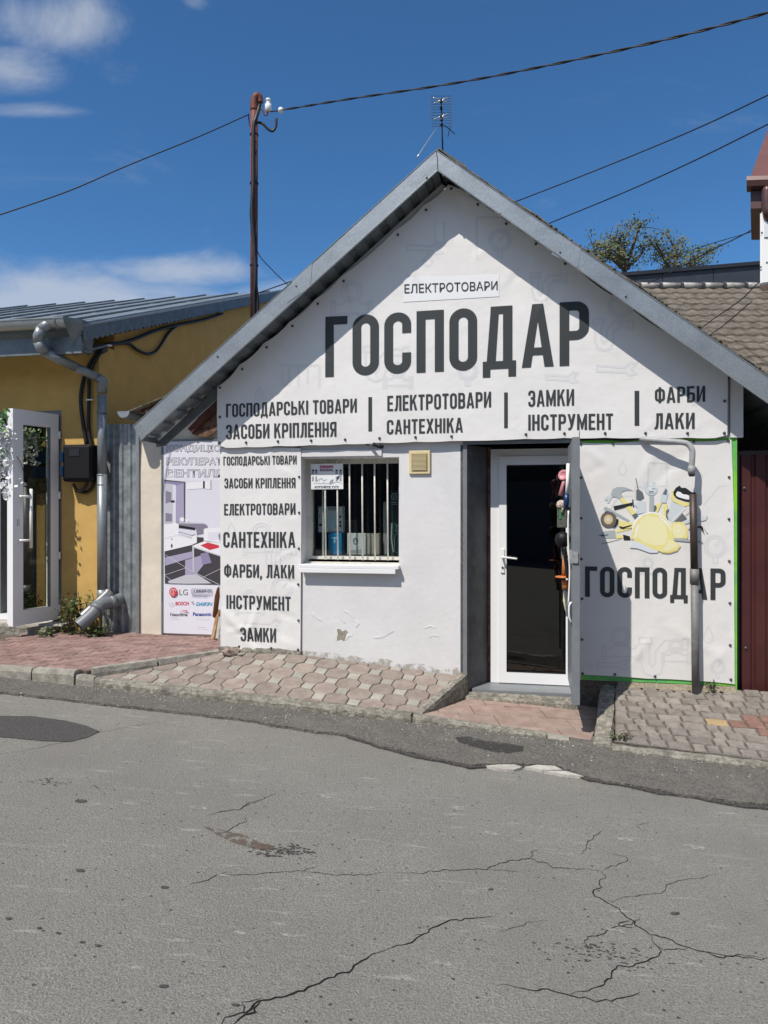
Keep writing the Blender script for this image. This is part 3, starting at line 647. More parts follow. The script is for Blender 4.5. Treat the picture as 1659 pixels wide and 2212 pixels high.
# grit, crumbs and small stones along the kerb and in the strip
V_, F_ = [], []
for i in range(420):
    s_ = random.uniform(-4, 2.6); o_ = random.choice((.97+abs(random.gauss(0, .05)), random.uniform(1.0, 1.5))); r = random.uniform(.003, .009); z_ = ZR(s_)+.024; n0 = len(V_); a0 = random.random()*3
    V_ += [FP(s_+r*math.cos(a0+k*2.1), o_+r*math.sin(a0+k*2.1), z_-.002) for k in range(3)]+[FP(s_, o_, z_+r*.8)]
    F_ += [(n0, n0+1, n0+3), (n0+1, n0+2, n0+3), (n0+2, n0, n0+3)]
stuff(sheet('grit', (V_, F_), mat('grit_stone', (.22, .20, .17), .95, col2=(.42, .40, .36), vs=9), road))
# ================================================================== SHOP
shop = empty('shop_building', FP(.1, -2, 0), 'small whitewashed gabled hardware shop with galvanized roof trim in the middle', 'shop')
LS, RS = -2.14, 2.345                                   # wall ends
DZ0, DZ1, DS0, DS1 = -.1, 2.215, .135, 1.03             # door opening (reaches ground)
WZ0, WZ1, WS0, WS1 = 1.15, 2.115, -1.352, -.446         # window opening
apex = (-.065, 4.50); sl_l, sl_r = .815, .774
def zroof(s): return apex[1] + (s-apex[0])*sl_l if s < apex[0] else apex[1] - (s-apex[0])*sl_r
D_ = .3
# one front wall mesh with its openings
def wall_front():
    bm = bmesh.new(); off = wl(shop)
    xs = [LS, WS0, WS1, .122, 1.09, RS]; zs = [-.4, WZ0, WZ1, 2.2155, 2.25]
    V_, F_ = [], []
    for x in xs:
        for z in zs: V_.append(FP(x, 0, z))
    nb = len(V_)
    for x in xs:
        for z in zs: V_.append(FP(x, -D_, z))
    nz = len(zs); solid = {}
    for i in range(5):
        for j in range(4):
            solid[i, j] = not (i == 1 and j == 1) and not (i == 3 and j < 3)
    idx = lambda i, j, b: b*nb+i*nz+j
    for (i, j), sdd in solid.items():
        if not sdd: continue
        F_.append((idx(i,j,0), idx(i+1,j,0), idx(i+1,j+1,0), idx(i,j+1,0))); F_.append((idx(i,j,1), idx(i,j+1,1), idx(i+1,j+1,1), idx(i+1,j,1)))
        for di, dj, e in ((-1,0,((i,j),(i,j+1))), (1,0,((i+1,j),(i+1,j+1))), (0,-1,((i,j),(i+1,j))), (0,1,((i,j+1),(i+1,j+1)))):
            if not solid.get((i+di, j+dj), False):
                (a, b), (c, d) = e; F_.append((idx(a,b,0), idx(c,d,0), idx(c,d,1), idx(a,b,1)))
    return V_, F_
obj('wall', wall_front(), M['wall'], shop)
obj('gable_wall', prism([(LS, 2.253), (RS, 2.253), (RS, zroof(RS)+.05), (apex[0], apex[1]+.02), (LS, zroof(LS)+.0)], -.22, -.01), M['wall'], shop)
obj('side_wall', join(box(LS, LS+.2, -7.5, -.303, -.4, zroof(LS)-.02), box(RS-.2, RS, -7.5, -.303, -.4, 2.25), box(LS+.2, RS-.2, -7.5, -7.3, -.4, 2.3), prism([(LS+.2, 2.303), (RS-.2, 2.303), (RS-.2, zroof(RS)), (apex[0], apex[1]), (LS+.2, zroof(LS+.2))], -7.5, -7.3)), M['wall'], shop)
# plaster that returns down on the rounded bottom + thin skim strip over the window
bbox_obj('lintel_strip', (WS0+.0, -.60, .001, .016, 2.125, 2.19), M['wall'], shop, .004)
# interior box
obj('interior_floor', box(LS+.2, RS-.2, -7.3, -.303, -.1, .04), M['interior_m'], shop)
obj('interior_ceiling', box(LS+.2, RS-.2, -7.3, -.303, 2.42, 2.47), M['interior'], shop)
obj('interior_partition', join(box(LS+.201, RS-.2, -2.6, -2.5, .041, 2.419), box(.0, .05, -2.499, -.303, .041, 2.419)), M['interior'], shop)
# fascia (galvanized flashing), folded over the front edge
def fascia(side):
    f0 = .315
    if side < 0:
        a, b = (-.062, 4.487), (-2.77, 2.278); A_, B_ = (-.076, 4.665), (-2.85, 2.405)
    else:
        a, b = (-.062, 4.487), (3.2, 1.917); A_, B_ = (-.076, 4.665), (3.22, 2.118)
    V_ = [FP(*p) for p in ((a[0],f0,a[1]), (b[0],f0,b[1]), (B_[0],f0,B_[1]), (A_[0],f0,A_[1]))]
    back = [FP(*p) for p in ((a[0],f0-.012,a[1]), (b[0],f0-.012,b[1]), (B_[0],f0-.012,B_[1]-.012), (A_[0],f0-.012,A_[1]-.012))]
    top = [FP(A_[0],f0-.13,A_[1]+.012), FP(B_[0],f0-.13,B_[1]+.012), FP(B_[0],f0-.13,B_[1]), FP(A_[0],f0-.13,A_[1])]
    V_ += back + top
    F_ = [(0,1,2,3), (4,7,6,5), (0,4,5,1), (1,5,6,2), (3,2,9,8), (7,11,10,6), (8,9,10,11), (0,3,7,4), (2,6,10,9), (3,8,11,7)]
    o = obj('fascia', (V_, F_), M['galv'], shop)
    # hem along the lower edge and lap seam, screws
    e0, e1 = FP(a[0], f0+.004, a[1]+.004), FP(b[0], f0+.004, b[1]+.004)
    obj('fascia_hem', tube([e0, e1], .006, 6), M['galv'], o)
    obj('fascia_ridge_edge', tube([FP(A_[0], f0, A_[1]), FP(B_[0], f0, B_[1])], .005, 6), M['galv'], o)
    return a, b, A_, B_, o
aL, bL, AL, BL, fL = fascia(-1); aR, bR, AR, BR, fR = fascia(1)
SCREW = None
def screw(s, o, z, parent, r=.011, name='screw', m='bolt'):
    global SCREW
    if SCREW is None:
        v, f = lathe([(1, 0), (1, .35), (.55, .62), (.5, 1.1), (0.02, 1.15)], Vector((0, 0, 0)), 8, FP(0, 1, 0)-FP(0, 0, 0))
        SCREW = bpy.data.meshes.new('screw'); SCREW.from_pydata([tuple(x) for x in v], [], f)
    me = SCREW if m == 'bolt' else SCREW
    ob = bpy.data.objects.new(name, me); COL.objects.link(ob)
    if not me.materials: me.materials.append(M['bolt'])
    ob.parent = parent; ob.location = FP(s, o, z)-wl(parent); ob.scale = (r, r, r); return ob
for u, v in ((922,384),(640,618),(318,940),(958,380),(1210,545),(1352,640),(470,770),(1080,462)):
    s, z = PX(u, v, .316); screw(s, .317, z, fL if s < -.06 else fR, .009)
for uu, sd in ((632, -1), (1205, 1)):                  # lap joints of the flashing
    s, _ = PX(uu, 600, .315); A_ = AL if sd < 0 else AR; a_ = aL if sd < 0 else aR
    slp = (AL[1]-BL[1])/(AL[0]-BL[0]) if sd < 0 else (AR[1]-BR[1])/(AR[0]-BR[0])
    z0 = a_[1]+(s-a_[0])*slp; z1 = A_[1]+(s-A_[0])*slp
    obj('lap_joint', prism([(s-.05*1, z0), (s+.16, z0+.16*slp), (s+.16+.02, z1+.18*slp+.0), (s-.0, z1)], .3165, .3185), M['galv'], fL if sd < 0 else fR)
obj('corner_seam', tube([FP(-.076, .318, 4.66), FP(-.066, .318, 4.60), FP(-.062, .318, 4.49)], .003, 6), M['bolt'], fL)
# soffit: trapezoidal sheet, ribs running from the fascia back
def soffit(side, s_end, oa, ob):
    slp = sl_l if side < 0 else -sl_r
    V_, F_ = [], []; s = apex[0]; pr = []
    step = .135*side; k = 0
    while (s-s_end)*side < 0:
        for ds, dz in ((0, 0), (.40, 0), (.46, .022), (.80, .022), (.86, 0)): pr.append((s+step*ds, dz))
        s += step
    pr = [(s_, d) for s_, d in pr if (s_-s_end)*side < 0]
    for s_, d in pr:
        z = apex[1]+.018+(.045 if side > 0 else 0)+(s_-apex[0])*slp+d
        for o_ in (oa, ob): V_.append(FP(s_, o_, z))
    F_ = [(2*i, 2*i+1, 2*i+3, 2*i+2) for i in range(len(pr)-1)]
    return obj('soffit', (V_, F_), M['galv_dull'], shop)
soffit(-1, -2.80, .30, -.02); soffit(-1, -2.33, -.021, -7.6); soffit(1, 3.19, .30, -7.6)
# corrugated slate roof
def slate_roof(side, s_end, oa=.20, nO_=110):
    slp = sl_l if side < 0 else -sl_r; ns = 24
    V_, F_ = [], []
    for lay in (0, 1):
        for i in range(ns+1):
            s_ = apex[0]+(s_end-apex[0])*i/ns
            for j in range(nO_+1):
                o_ = oa-j*.0705; cz = .018*math.cos(j*1.45)+noise.noise(Vector((s_*5, o_*5, 1)))*.008+(.012 if (i % 6) < 1 else 0)
                V_.append(FP(s_, o_, AL[1]+.045+(s_-apex[0])*slp+cz-lay*.012))
    nv = (ns+1)*(nO_+1); ix = lambda l_, i, j: l_*nv+i*(nO_+1)+j
    for i in range(ns):
        for j in range(nO_):
            F_.append((ix(0,i,j), ix(0,i+1,j), ix(0,i+1,j+1), ix(0,i,j+1))); F_.append((ix(1,i,j), ix(1,i,j+1), ix(1,i+1,j+1), ix(1,i+1,j)))
        F_.append((ix(0,i,0), ix(1,i,0), ix(1,i+1,0), ix(0,i+1,0)))
    for j in range(nO_): F_.append((ix(0,ns,j), ix(0,ns,j+1), ix(1,ns,j+1), ix(1,ns,j)))
    return obj('roof_sheet', (V_, F_), M['slate'], shop)
rsF = slate_roof(-1, -2.83, .20, 3); rsL = slate_roof(-1, -2.36, -.012, 107); rsR = slate_roof(1, 3.24)
obj('ridge_cap', prism([(-.30, AL[1]-.115), (-.070, AL[1]+.075), (.16, AL[1]-.095), (.16, AL[1]-.075), (-.070, AL[1]+.095), (-.30, AL[1]-.095)], -7.6, .15), M['slate'], shop)
# moss and grit clumps along the right roof edge
v, f = [], []
for i in range(150):
    s_ = random.uniform(.6, 3.2); zz = AL[1]+.05+(s_-apex[0])*-sl_r; r = random.uniform(.008, .022); c = FP(s_, .19+random.uniform(-.03, .01), zz+.008)
    vv, ff = lathe([(r*.6, -r*.3), (r, 0), (r*.5, r*.7)], c, 5); v2, f2 = join((v, f), (vv, ff)); v, f = v2, f2
stuff(obj('moss', (v, f), mat('moss', (.06, .05, .03), 1, var=.4, vs=40), shop))
# rafters seen under the left eave
zc2 = zm(500, 1500, .27727)
obj('rafter', prism([PX(*zc2(x, y), -.61) for x, y in ((905,775),(960,832),(1330,510),(1330,330))], -.64, -.61), mat('red_brown_beam', (.085, .022, .012), .8, var=.3, vs=8), shop)
obj('rafter_board', prism([PX(*zc2(x, y), -.643) for x, y in ((960,850),(1060,885),(1200,892),(1330,790),(1330,500),(985,815))], -.665, -.643), M['wood_dark'], shop)
obj('inner_flashing', prism([(-2.145, zroof(-2.145)+.01), (-2.145, zroof(-2.145)-.10), (-2.70, zroof(-2.70)-.10), (-2.79, zroof(-2.79)-.04), (-2.79, zroof(-2.79)+.0)], -.02, .0), M['galv_dull'], shop)
obj('eave_board', box(-2.80, -2.775, -.02, .29, zroof(-2.79)-.005, zroof(-2.79)+.10), M['galv_dull'], shop)
# ---- window
fr = .034
ws0, ws1, wz0, wz1 = WS0+.014, WS1, WZ0+.035, WZ1-.012
wfr = obj('window', join(box(ws0, ws0+fr, -.24, -.16, wz0, wz1), box(ws0+fr, ws1, -.24, -.16, wz1-fr*.9, wz1), box(ws0+fr, ws1, -.24, -.16, wz0, wz0+fr*.8), box(ws1-.03, ws1-.001, -.24, -.161, wz0+fr*.8, wz1-fr*.9)), M['pvc_dirty'], shop)
obj('window_return', join(box(WS0-.001, ws0, -.25, -.15, WZ0, WZ1), box(ws0, WS1, -.25, -.15, wz1+.001, WZ1)), M['pvc_dirty'], wfr)
gl = glass('window_glass', (.9, .93, .92), 1.3)
obj('pane', box(ws0+fr, ws1-.031, -.215, -.211, wz0+fr*.8+.001, wz1-fr*.9-.001), gl, wfr)
obj('muntin', box(ws0+.12, ws0+.135, -.232, -.216, wz0+fr*.8, wz1-fr*.9), M['pvc_dirty'], wfr)
sill = bbox_obj('window_sill', (WS0-.0, WS1+.008, -.16, .075, 1.118, 1.152), M['pvc'], wfr, .004)
bbox_obj('sill_lip', (WS0-.0, WS1-.02, .062, .078, 1.078, 1.117), M['pvc'], sill, .003)
for k, zx in enumerate((375, 555, 735, 922, 1105, 1295)):
    uT, uB = (1200+(zx)*.27125)/1.8517, (1200+(zx+26)*.27125)/1.8517
    s, _ = PX(uB-2, 1100, -.10); obj('window_bar', tube([FP(s-.006, -.10, wz0+.0), FP(s-.012, -.10, WZ1)], .0078, 8), M['bar'], wfr, True)
obj('bar_rail', box(ws0, ws1, -.112, -.088, WZ0+.003, WZ0+.016), M['bar'], wfr)
# ---- doorway
obj('door_jamb', join(box(.123, .158, -.05, .012, .045, 2.2145), prism([(.123, 2.2150), (1.089, 2.2150), (1.089, 2.262), (.123, 2.262)], .001, .013)), M['grey_paint'], shop)
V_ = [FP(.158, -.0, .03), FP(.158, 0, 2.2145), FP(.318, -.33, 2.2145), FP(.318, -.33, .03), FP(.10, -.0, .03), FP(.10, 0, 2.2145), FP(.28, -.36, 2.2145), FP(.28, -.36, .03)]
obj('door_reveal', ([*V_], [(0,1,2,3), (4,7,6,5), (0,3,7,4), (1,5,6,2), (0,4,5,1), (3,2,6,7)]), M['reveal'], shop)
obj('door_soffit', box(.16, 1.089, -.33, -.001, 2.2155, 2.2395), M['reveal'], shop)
obj('timber_strip', box(.322, .346, -.36, -.325, .04, 2.213), M['wood_dark'], shop)
dn = sub_empty('pvc_door', FP(.7, -.35, .05), shop)
F0, F1, Z0, Z1 = .348, 1.088, .075, 2.195
obj('door_frame', join(box(F0, F0+.075, -.36, -.30, Z0, Z1), box(F0+.075, F1, -.36, -.30, Z1-.065, Z1), box(F1-.02, F1-.0005, -.36, -.301, Z0, Z1-.065)), M['pvc'], dn)
lf = obj('door_leaf', join(box(F0+.076, F0+.142, -.345, -.285, Z0+.005, Z1-.066), box(F0+.142, F1-.075, -.345, -.285, Z0+.005, Z0+.105), box(F0+.142, F1-.075, -.345, -.285, Z1-.146, Z1-.066), box(F1-.075, F1-.021, -.345, -.285, Z0+.005, Z1-.066)), M['pvc'], dn)
gd = glass('door_glass', (.05, .05, .05), 2.0)
obj('gap_shade_strip', box(1.091, 2.344, .0005, .0015, -.2, .20), M['joint'], shop)  # thin dark strip, painted stand-in for the shaded gap at the wall foot
obj('door_pane', box(F0+.143, F1-.076, -.325, -.315, Z0+.106, Z1-.147), gd, dn)
obj('gasket', join(box(F0+.1422, F0+.150, -.311, -.283, Z0+.106, Z1-.147), box(F0+.150, F1-.076, -.311, -.283, Z1-.156, Z1-.1465), box(F0+.150, F1-.076, -.311, -.283, Z0+.1055, Z0+.112)), M['black'], dn)
hz = PX(1080, 1203, -.28)[1]; hs = F0+.108
hp = bbox_obj('handle_plate', (hs-.018, hs+.018, -.284, -.272, hz-.145, hz+.075), M['porcelain'], dn, .004)
obj('lever', tube(curve([FP(hs, -.272, hz), FP(hs, -.225, hz), FP(hs+.03, -.22, hz-.001), FP(hs+.13, -.222, hz-.012)], 5), .009, 10), M['porcelain'], hp, True)
obj('lock_cylinder', lathe([(.010, 0), (.010, .006), (.004, .007)], FP(hs, -.272, hz-.095), 10, FP(0,1,0)-FP(0,0,0)), M['bolt'], hp)
thr = obj('threshold', join(box(.20, 1.088, -.36, -.02, .03, .072)), M['grey_paint'], shop)
rough_bar('step_edge', [(.16, .0), (1.06, .02)], M['kerb_old'], shop, .06, lambda s, o: .052, lambda s, o: -.05, .007, 60, sub=.04)
rough_bar('step_edge', [(-.02, .05), (1.1, .10)], M['kerb_old'], shop, .07, lambda s, o: .035, lambda s, o: -.05, .007, 66, sub=.04)
# ---- open steel leaf, at right angles to the wall
sd = sub_empty('steel_door', FP(1.0, .02, .2), shop)
o0_, o1_, zz0, zz1 = .03, .845, .2, 2.185
obj('leaf_sheet', box(1.012, 1.015, o0_, o1_-.045, zz0+.02, zz1-.02), M['grey_paint'], sd)
obj('leaf_frame', join(box(1.00, 1.0115, o1_-.09, o1_-.0455, zz0, zz1-.02), box(1.003, 1.055, o1_-.045, o1_, zz0, zz1), box(1.0155, 1.052, o0_, o1_-.0455, zz1-.045, zz1-.005), box(1.0155, 1.052, o0_, o1_-.0455, zz0+.0, zz0+.04), box(1.0155, 1.052, o0_, o0_+.04, zz0+.04, zz1-.045)), M['grey_paint'], sd)
obj('edge_flange', box(1.0552, 1.0575, o1_-.075, o1_+.006, zz0, zz1+.045), M['grey_paint'], sd)
lz = PX(1240, 1203, .84)[1]
obj('bolt_lock', join(box(.985, 1.002, o1_-.05, o1_-.01, lz-.05, lz+.05), box(1.003, 1.045, o1_+.0005, o1_+.012, lz-.045, lz+.04)), mat('lock_paint', (.28, .29, .3), .5, var=.2, vs=40), sd)
lz2 = PX(1236, 1325, .84)[1]
obj('hasp', tube(curve([FP(.998, o1_-.03, lz2+.08), FP(.982, o1_-.02, lz2+.05), FP(.982, o1_-.02, lz2-.03), FP(.998, o1_-.03, lz2-.07)], 4), .007, 8), M['porcelain'], sd, True)
for zz in (.55, 1.9): obj('hinge', lathe([(.012, -.05), (.012, .05)], FP(1.035, .015, zz), 10), M['grey_paint'], sd)
# ---- vent, bracket lamp stub
vp = [PX(884, 974, 0), PX(930, 1024, 0)]
vt = bbox_obj('vent_grille', (vp[0][0], vp[1][0], .001, .022, vp[1][1], vp[0][1]), M['ivory'], shop, .005)
obj('louvre_back', box(vp[0][0]+.032, vp[1][0]-.032, .0222, .0236, vp[1][1]+.032, vp[0][1]-.03), mat('ivory_gap_shade', (.16, .12, .06), .8), vt)  # dark plate puts the shade between the louvres into the colour
for i in range(13):
    z = vp[1][1]+.036+i*.0108; obj('louvre', box(vp[0][0]+.034, vp[1][0]-.034, .0240, .031, z, z+.006), M['ivory'], vt)
vr = [(vp[0][0]+.026, vp[1][1]+.028), (vp[1][0]-.026, vp[1][1]+.028), (vp[1][0]-.026, vp[0][1]-.028), (vp[0][0]+.026, vp[0][1]-.028)]
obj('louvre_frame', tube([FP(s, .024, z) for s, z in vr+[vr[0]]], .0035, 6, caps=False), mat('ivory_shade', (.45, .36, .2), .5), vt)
fl = empty('floodlight', FP(PX(800,960,.05)[0], .05, 2.21), 'slim black spotlight on a bracket under the middle of the big banner', 'lamp')
sA = PX(790, 957, .06)[0]
obj('bracket', tube([FP(sA, .005, 2.232), FP(sA+.05, .06, 2.226), FP(sA+.10, .12, 2.215)], .012, 8), M['galv_dull'], fl, True)
obj('lamp_body', tube([FP(sA+.08, .10, 2.222), FP(sA+.17, .15, 2.195)], .019, 10), M['black'], fl, True)
# peeled plaster
cv4 = zm(800, 1700, .66305)
pw = obj('peeled_patch', prism([PX(*cv4(x, y), 0) for x, y in ((825,1232),(845,1230),(858,1245),(872,1240),(880,1232),(893,1250),(882,1262),(876,1290),(868,1302),(848,1290),(830,1300),(826,1282),(835,1262))], .0008, .003), M['plaster_raw'], shop)
for poly in ([(825,1230),(815,1250),(818,1300),(828,1303),(832,1262)], [(882,1262),(900,1258),(925,1268),(905,1275),(888,1290),(880,1300),(872,1300)], [(862,1112),(900,1125),(935,1160),(925,1168),(895,1140),(866,1120)], [(668,1140),(690,1128),(738,1180),(730,1186),(695,1165)], [(918,1160),(955,1180),(965,1200),(940,1225),(935,1200)], [(845,1160),(880,1190),(870,1200),(850,1175)], [(1342,1230),(1385,1205),(1430,1222),(1425,1228),(1388,1213)], [(1375,1285),(1400,1262),(1440,1272),(1436,1278),(1400,1270)],[(1040,1285),(1075,1268),(1100,1275),(1180,1240),(1105,1285),(1060,1290)]):
    pp = [PX(*cv4(x, y), 0) for x, y in poly]; cx = sum(p[0] for p in pp)/len(pp); cz = sum(p[1] for p in pp)/len(pp)
    n_ = len(pp); V_ = [FP(s, .0012, z) for s, z in pp]+[FP(cx+(s-cx)*.7, .0012+random.uniform(.001, .002), cz+(z-cz)*.7) for s, z in pp]
    obj('plaster_flake', (V_, [(i, (i+1) % n_, n_+(i+1) % n_, n_+i) for i in range(n_)]+[tuple(range(n_, 2*n_))]), M['wall'], shop)
# grubby footing under the left banner and wall foot
rough_bar('footing', [(LS+.0, .012), (WS0, .012)], M['kerb_old'], shop, .03, lambda s, o: .375, lambda s, o: .2, .01, 70, sub=.04)
st_foot = stain_mat('foot_grime', (.42, .39, .32), .47, 16, .55)
V_, F_ = [], []; 
for i in range(60):
    s = WS0+(.12-WS0)*i/59; zb = zBback(s)-.03; V_ += [FP(s, .0015, zb), FP(s, .0015, zb+.07+.04*noise.noise(Vector((s*6, 0, 0))))]
    if i: F_.append((2*i-2, 2*i, 2*i+1, 2*i-1))
sheet('grime', (V_, F_), st_foot, shop)

# ================================================================== BANNERS
def wrinkle(o0, amp, seed, folds=()):
    def f(s, z):
        q = Vector((s*1.7, z*1.7, seed)); d = noise.noise(q)*amp + noise.noise(Vector((s*5, z*4, seed+3)))*amp*.35
        for (ps, pz, ang, ln, dep, wd) in folds:       # local creases: position, direction, length, depth, width
            dx, dz = s-ps, z-pz; a = dx*math.cos(ang)+dz*math.sin(ang); b = -dx*math.sin(ang)+dz*math.cos(ang)
            if 0 < a < ln: d += dep*math.exp(-(b/wd)**2)*math.sin(math.pi*min(1, a/ln*1.0))
        return o0+max(-.6*o0, d)
    return f
zc3 = zm(800, 1100, .66305); zc7 = zm(2000, 800, .6462); zc8 = zm(900, 300, .66305); zc6 = zm(2250, 1700, .5425)
b_l = [zc3(*p) for p in ((120,680),(255,568),(403,437),(558,308),(711,174),(867,38))]+[zc8(*p) for p in ((1043,965),(1213,815),(1365,687))]
b_r = [zc8(1525,783)]+[zc7(*p) for p in ((38,148),(222,272),(403,395))]
b_b = [zc3(*p) for p in ((118,1012),(278,1010),(470,1003),(670,998),(875,992),(1083,984),(1300,978),(1517,973))]+[zc7(*p) for p in ((160,1450),(398,1444),(650,1443),(900,1443),(1160,1443),(1388,1442))]
b_e = [zc3(120,857), zc7(1390,1245)]
folds = []
for (u, v), an in [(p, -.9) for p in b_l[1:]]+[(p, -2.2) for p in b_r]:
    s, z = PX(u, v, .05)
    for k in range(3): folds.append((s, z, an+random.uniform(-.55, .55), random.uniform(.25, .6), random.uniform(.006, .012)*random.choice((-1, 1)), random.uniform(.025, .04)))
for (u, v) in b_b:
    s, z = PX(u, v, .05)
    for k in range(2): folds.append((s, z, math.pi/2+random.uniform(-1.1, 1.1), random.uniform(.1, .25), random.uniform(.004, .008)*random.choice((-1, 1)), random.uniform(.02, .03)))
for k in range(9): s0_ = random.uniform(.2, 1.2); folds.append((s0_, zroof(s0_)-.1, -1.2+random.uniform(-.4, .3), .6, random.uniform(-.006, .006), .05))
folds = [(*f_[:4], f_[4]*(.95 if f_[1] > 2.5 and f_[0] < -.35 else .34), f_[5]) for f_ in folds]
mainS = wrinkle(.055, .003, 2, folds)
def edge_pts(a, b, n, sag):
    out = []
    for i in range(n):
        t = i/n; k = abs(math.sin(math.pi*t*n/2)) if False else 0
        out.append((a[0]+(b[0]-a[0])*t, a[1]+(b[1]-a[1])*t))
    return out
def scallop(pts, sag):
    """outline through bolts with small inward sags between them (sag in pixels as a 2d vector)"""
    out = []
    for i in range(len(pts)-1):
        a, b = pts[i], pts[i+1]
        for k in range(4):
            t = k/4; w_s = math.sin(math.pi*t); out.append((a[0]+(b[0]-a[0])*t+sag[0]*w_s, a[1]+(b[1]-a[1])*t+sag[1]*w_s))
    return out+[pts[-1]]
top_l = [(x-6, y-9) for x, y in b_l]; top_l[0] = (470, 836)
outl = scallop(top_l+[(972, 400)], (3, 3)) + scallop([(972, 400)]+[(x+12, y-21) for x, y in b_r]+[(1250, 585), (1345, 652), (1450, 725), (1572, 804)], (-2, 3))[1:]
outl += [(1571, 880), (1571, 940)] + scallop([(x, y+10) for x, y in reversed(b_b)], (0, 1.5))[1:-1] + [(471, 962), (469, 900)]
mb = empty('main_banner', FP(.1, .05, 2.24), 'large white triangular vinyl banner filling the gable with the big dark shop name', 'banner')
mesh_b = bm_obj('vinyl_sheet', tess([[PX(u, v, .05) for u, v in outl]], .025, mainS, 0), M['white_print'], mb, True)
obj('side_strip', box(PX(1573, 900, .0)[0]+.01, 2.40, -.02, .03, 2.235, 2.745), M['wall'], shop)
LI = lambda *a, **k: letter_line(*a, .05, mainS, mb, **k)
LI('ГОСПОДАР', 703, 815, 1272, 788, 130, hpx2=138)
for a in (('ГОСПОДАРСЬКІ ТОВАРИ', 489, 902, 771, 891, 29), ('ЗАСОБИ КРІПЛЕННЯ', 489, 949, 727, 943, 31), ('ЕЛЕКТРОТОВАРИ', 837, 888.5, 1061, 880, 33), ('САНТЕХНІКА', 836, 938.5, 1000, 934, 31), ('ЗАМКИ', 1141, 879, 1240, 876, 35), ('ІНСТРУМЕНТ', 1141, 930, 1324, 928, 34), ('ФАРБИ', 1414, 871, 1523, 868, 34), ('ЛАКИ', 1413, 927, 1500, 926, 34)): LI(*a)
for u0_, u1_, va, vb in ((796, 804, 858, 932), (1089, 1097, 848, 925), (1370.5, 1380.7, 844.4, 919.8)):
    bm_obj('divider_bar', tess([[PX(u0_, vb, .05), PX(u1_, vb, .05), PX(u1_, va, .05), PX(u0_, va, .05)]], .05, mainS, .0022), M['ink'], mb)
for u, v in b_l+b_r+b_b+b_e:
    s, z = PX(u, v, .055); screw(s, mainS(s, z)+.001, z, mb, .0125, 'bolt')
# faint printed pipework pattern
def faint(parts, conv, o, surf, parent, t=.012, m=None, lift=.0006, name='faint_pattern'):
    ps = []
    for pts in parts:
        closed = pts[0] == pts[-1]; q = [PX(*conv(*p), o) for p in pts]
        if closed: q = q[:-1]
        ps += stroke(q, t, closed)
    return stuff(bm_obj(name, tess(ps, .025, surf, lift, .0001), m or M['ink_soft'], parent))
def circ(x, y, r, n=20, a0=0, a1=2*math.pi, ry=None):
    c = [(x+r*math.cos(a0+(a1-a0)*i/n), y+(ry or r)*math.sin(a0+(a1-a0)*i/n)) for i in range(n+1)]
    if abs(a1-a0-2*math.pi) < 1e-6: c[-1] = c[0]
    return c
def pipe_s(x, y, k): return [[(x, y), (x, y+40*k), (x+6*k, y+58*k), (x+22*k, y+64*k), (x+38*k, y+58*k), (x+44*k, y+40*k), (x+44*k, y+20*k), (x+60*k, y+8*k), (x+80*k, y+8*k)], [(x+16*k, y), (x+16*k, y+38*k), (x+22*k, y+46*k), (x+28*k, y+38*k), (x+28*k, y+16*k), (x+46*k, y-6*k), (x+80*k, y-6*k)], [(x+80*k, y-10*k), (x+92*k, y-10*k), (x+92*k, y+12*k), (x+80*k, y+12*k), (x+80*k, y-10*k)], [(x-4*k, y), (x+20*k, y), (x+20*k, y-12*k), (x-4*k, y-12*k), (x-4*k, y)]]
def valve(x, y, k): return [circ(x, y, 22*k), circ(x, y, 15*k), [(x-40*k, y+28*k), (x-20*k, y+28*k), (x-14*k, y+20*k), (x+14*k, y+20*k), (x+20*k, y+28*k), (x+40*k, y+28*k)], [(x-40*k, y+48*k), (x+40*k, y+48*k)], [(x-44*k, y+22*k), (x-44*k, y+54*k), (x-36*k, y+54*k), (x-36*k, y+22*k), (x-44*k, y+22*k)], [(x+44*k, y+22*k), (x+44*k, y+54*k), (x+36*k, y+54*k), (x+36*k, y+22*k), (x+44*k, y+22*k)]]
def gauge(x, y, k): return [circ(x, y, 26*k), circ(x, y, 20*k), [(x, y), (x+10*k, y-12*k)], [(x-5*k, y+26*k), (x-5*k, y+40*k), (x+5*k, y+40*k), (x+5*k, y+26*k)]]
def drop(x, y, k): return [[(x, y-14*k), (x+9*k, y+4*k), (x+7*k, y+12*k), (x, y+16*k), (x-7*k, y+12*k), (x-9*k, y+4*k), (x, y-14*k)]]
def wrench(x, y, k): return [[(x, y), (x+60*k, y+4*k), (x+70*k, y-6*k), (x+84*k, y-4*k), (x+74*k, y+8*k), (x+84*k, y+18*k), (x+70*k, y+20*k), (x+60*k, y+14*k), (x, y+12*k), (x, y)]]
fp = M['ink_soft']
faint(pipe_s(790, 760, 1)+valve(760, 630, 1)+gauge(1010, 800, .8)+valve(860, 800, .7)+drop(925, 560, 1)+pipe_s(1285, 700, .9)+wrench(1290, 790, 1)+gauge(1080, 520, .9)+gauge(1340, 660, 1)+pipe_s(1150, 600, .8)+[[(610,790),(690,790)],[(610,800),(610,830),(625,830),(625,790)],[(645,790),(645,835)],[(665,790),(665,830)],[(690,790),(690,838)],[(940,480),(940,530),(960,530),(960,480)],[(1030,560),(1030,470),(1080,470)]]+wrench(880, 530, .9)+drop(560, 850, 1)+gauge(1500, 850, .6)+wrench(1180, 810, .8), IDD, .05, mainS, mb, .022)
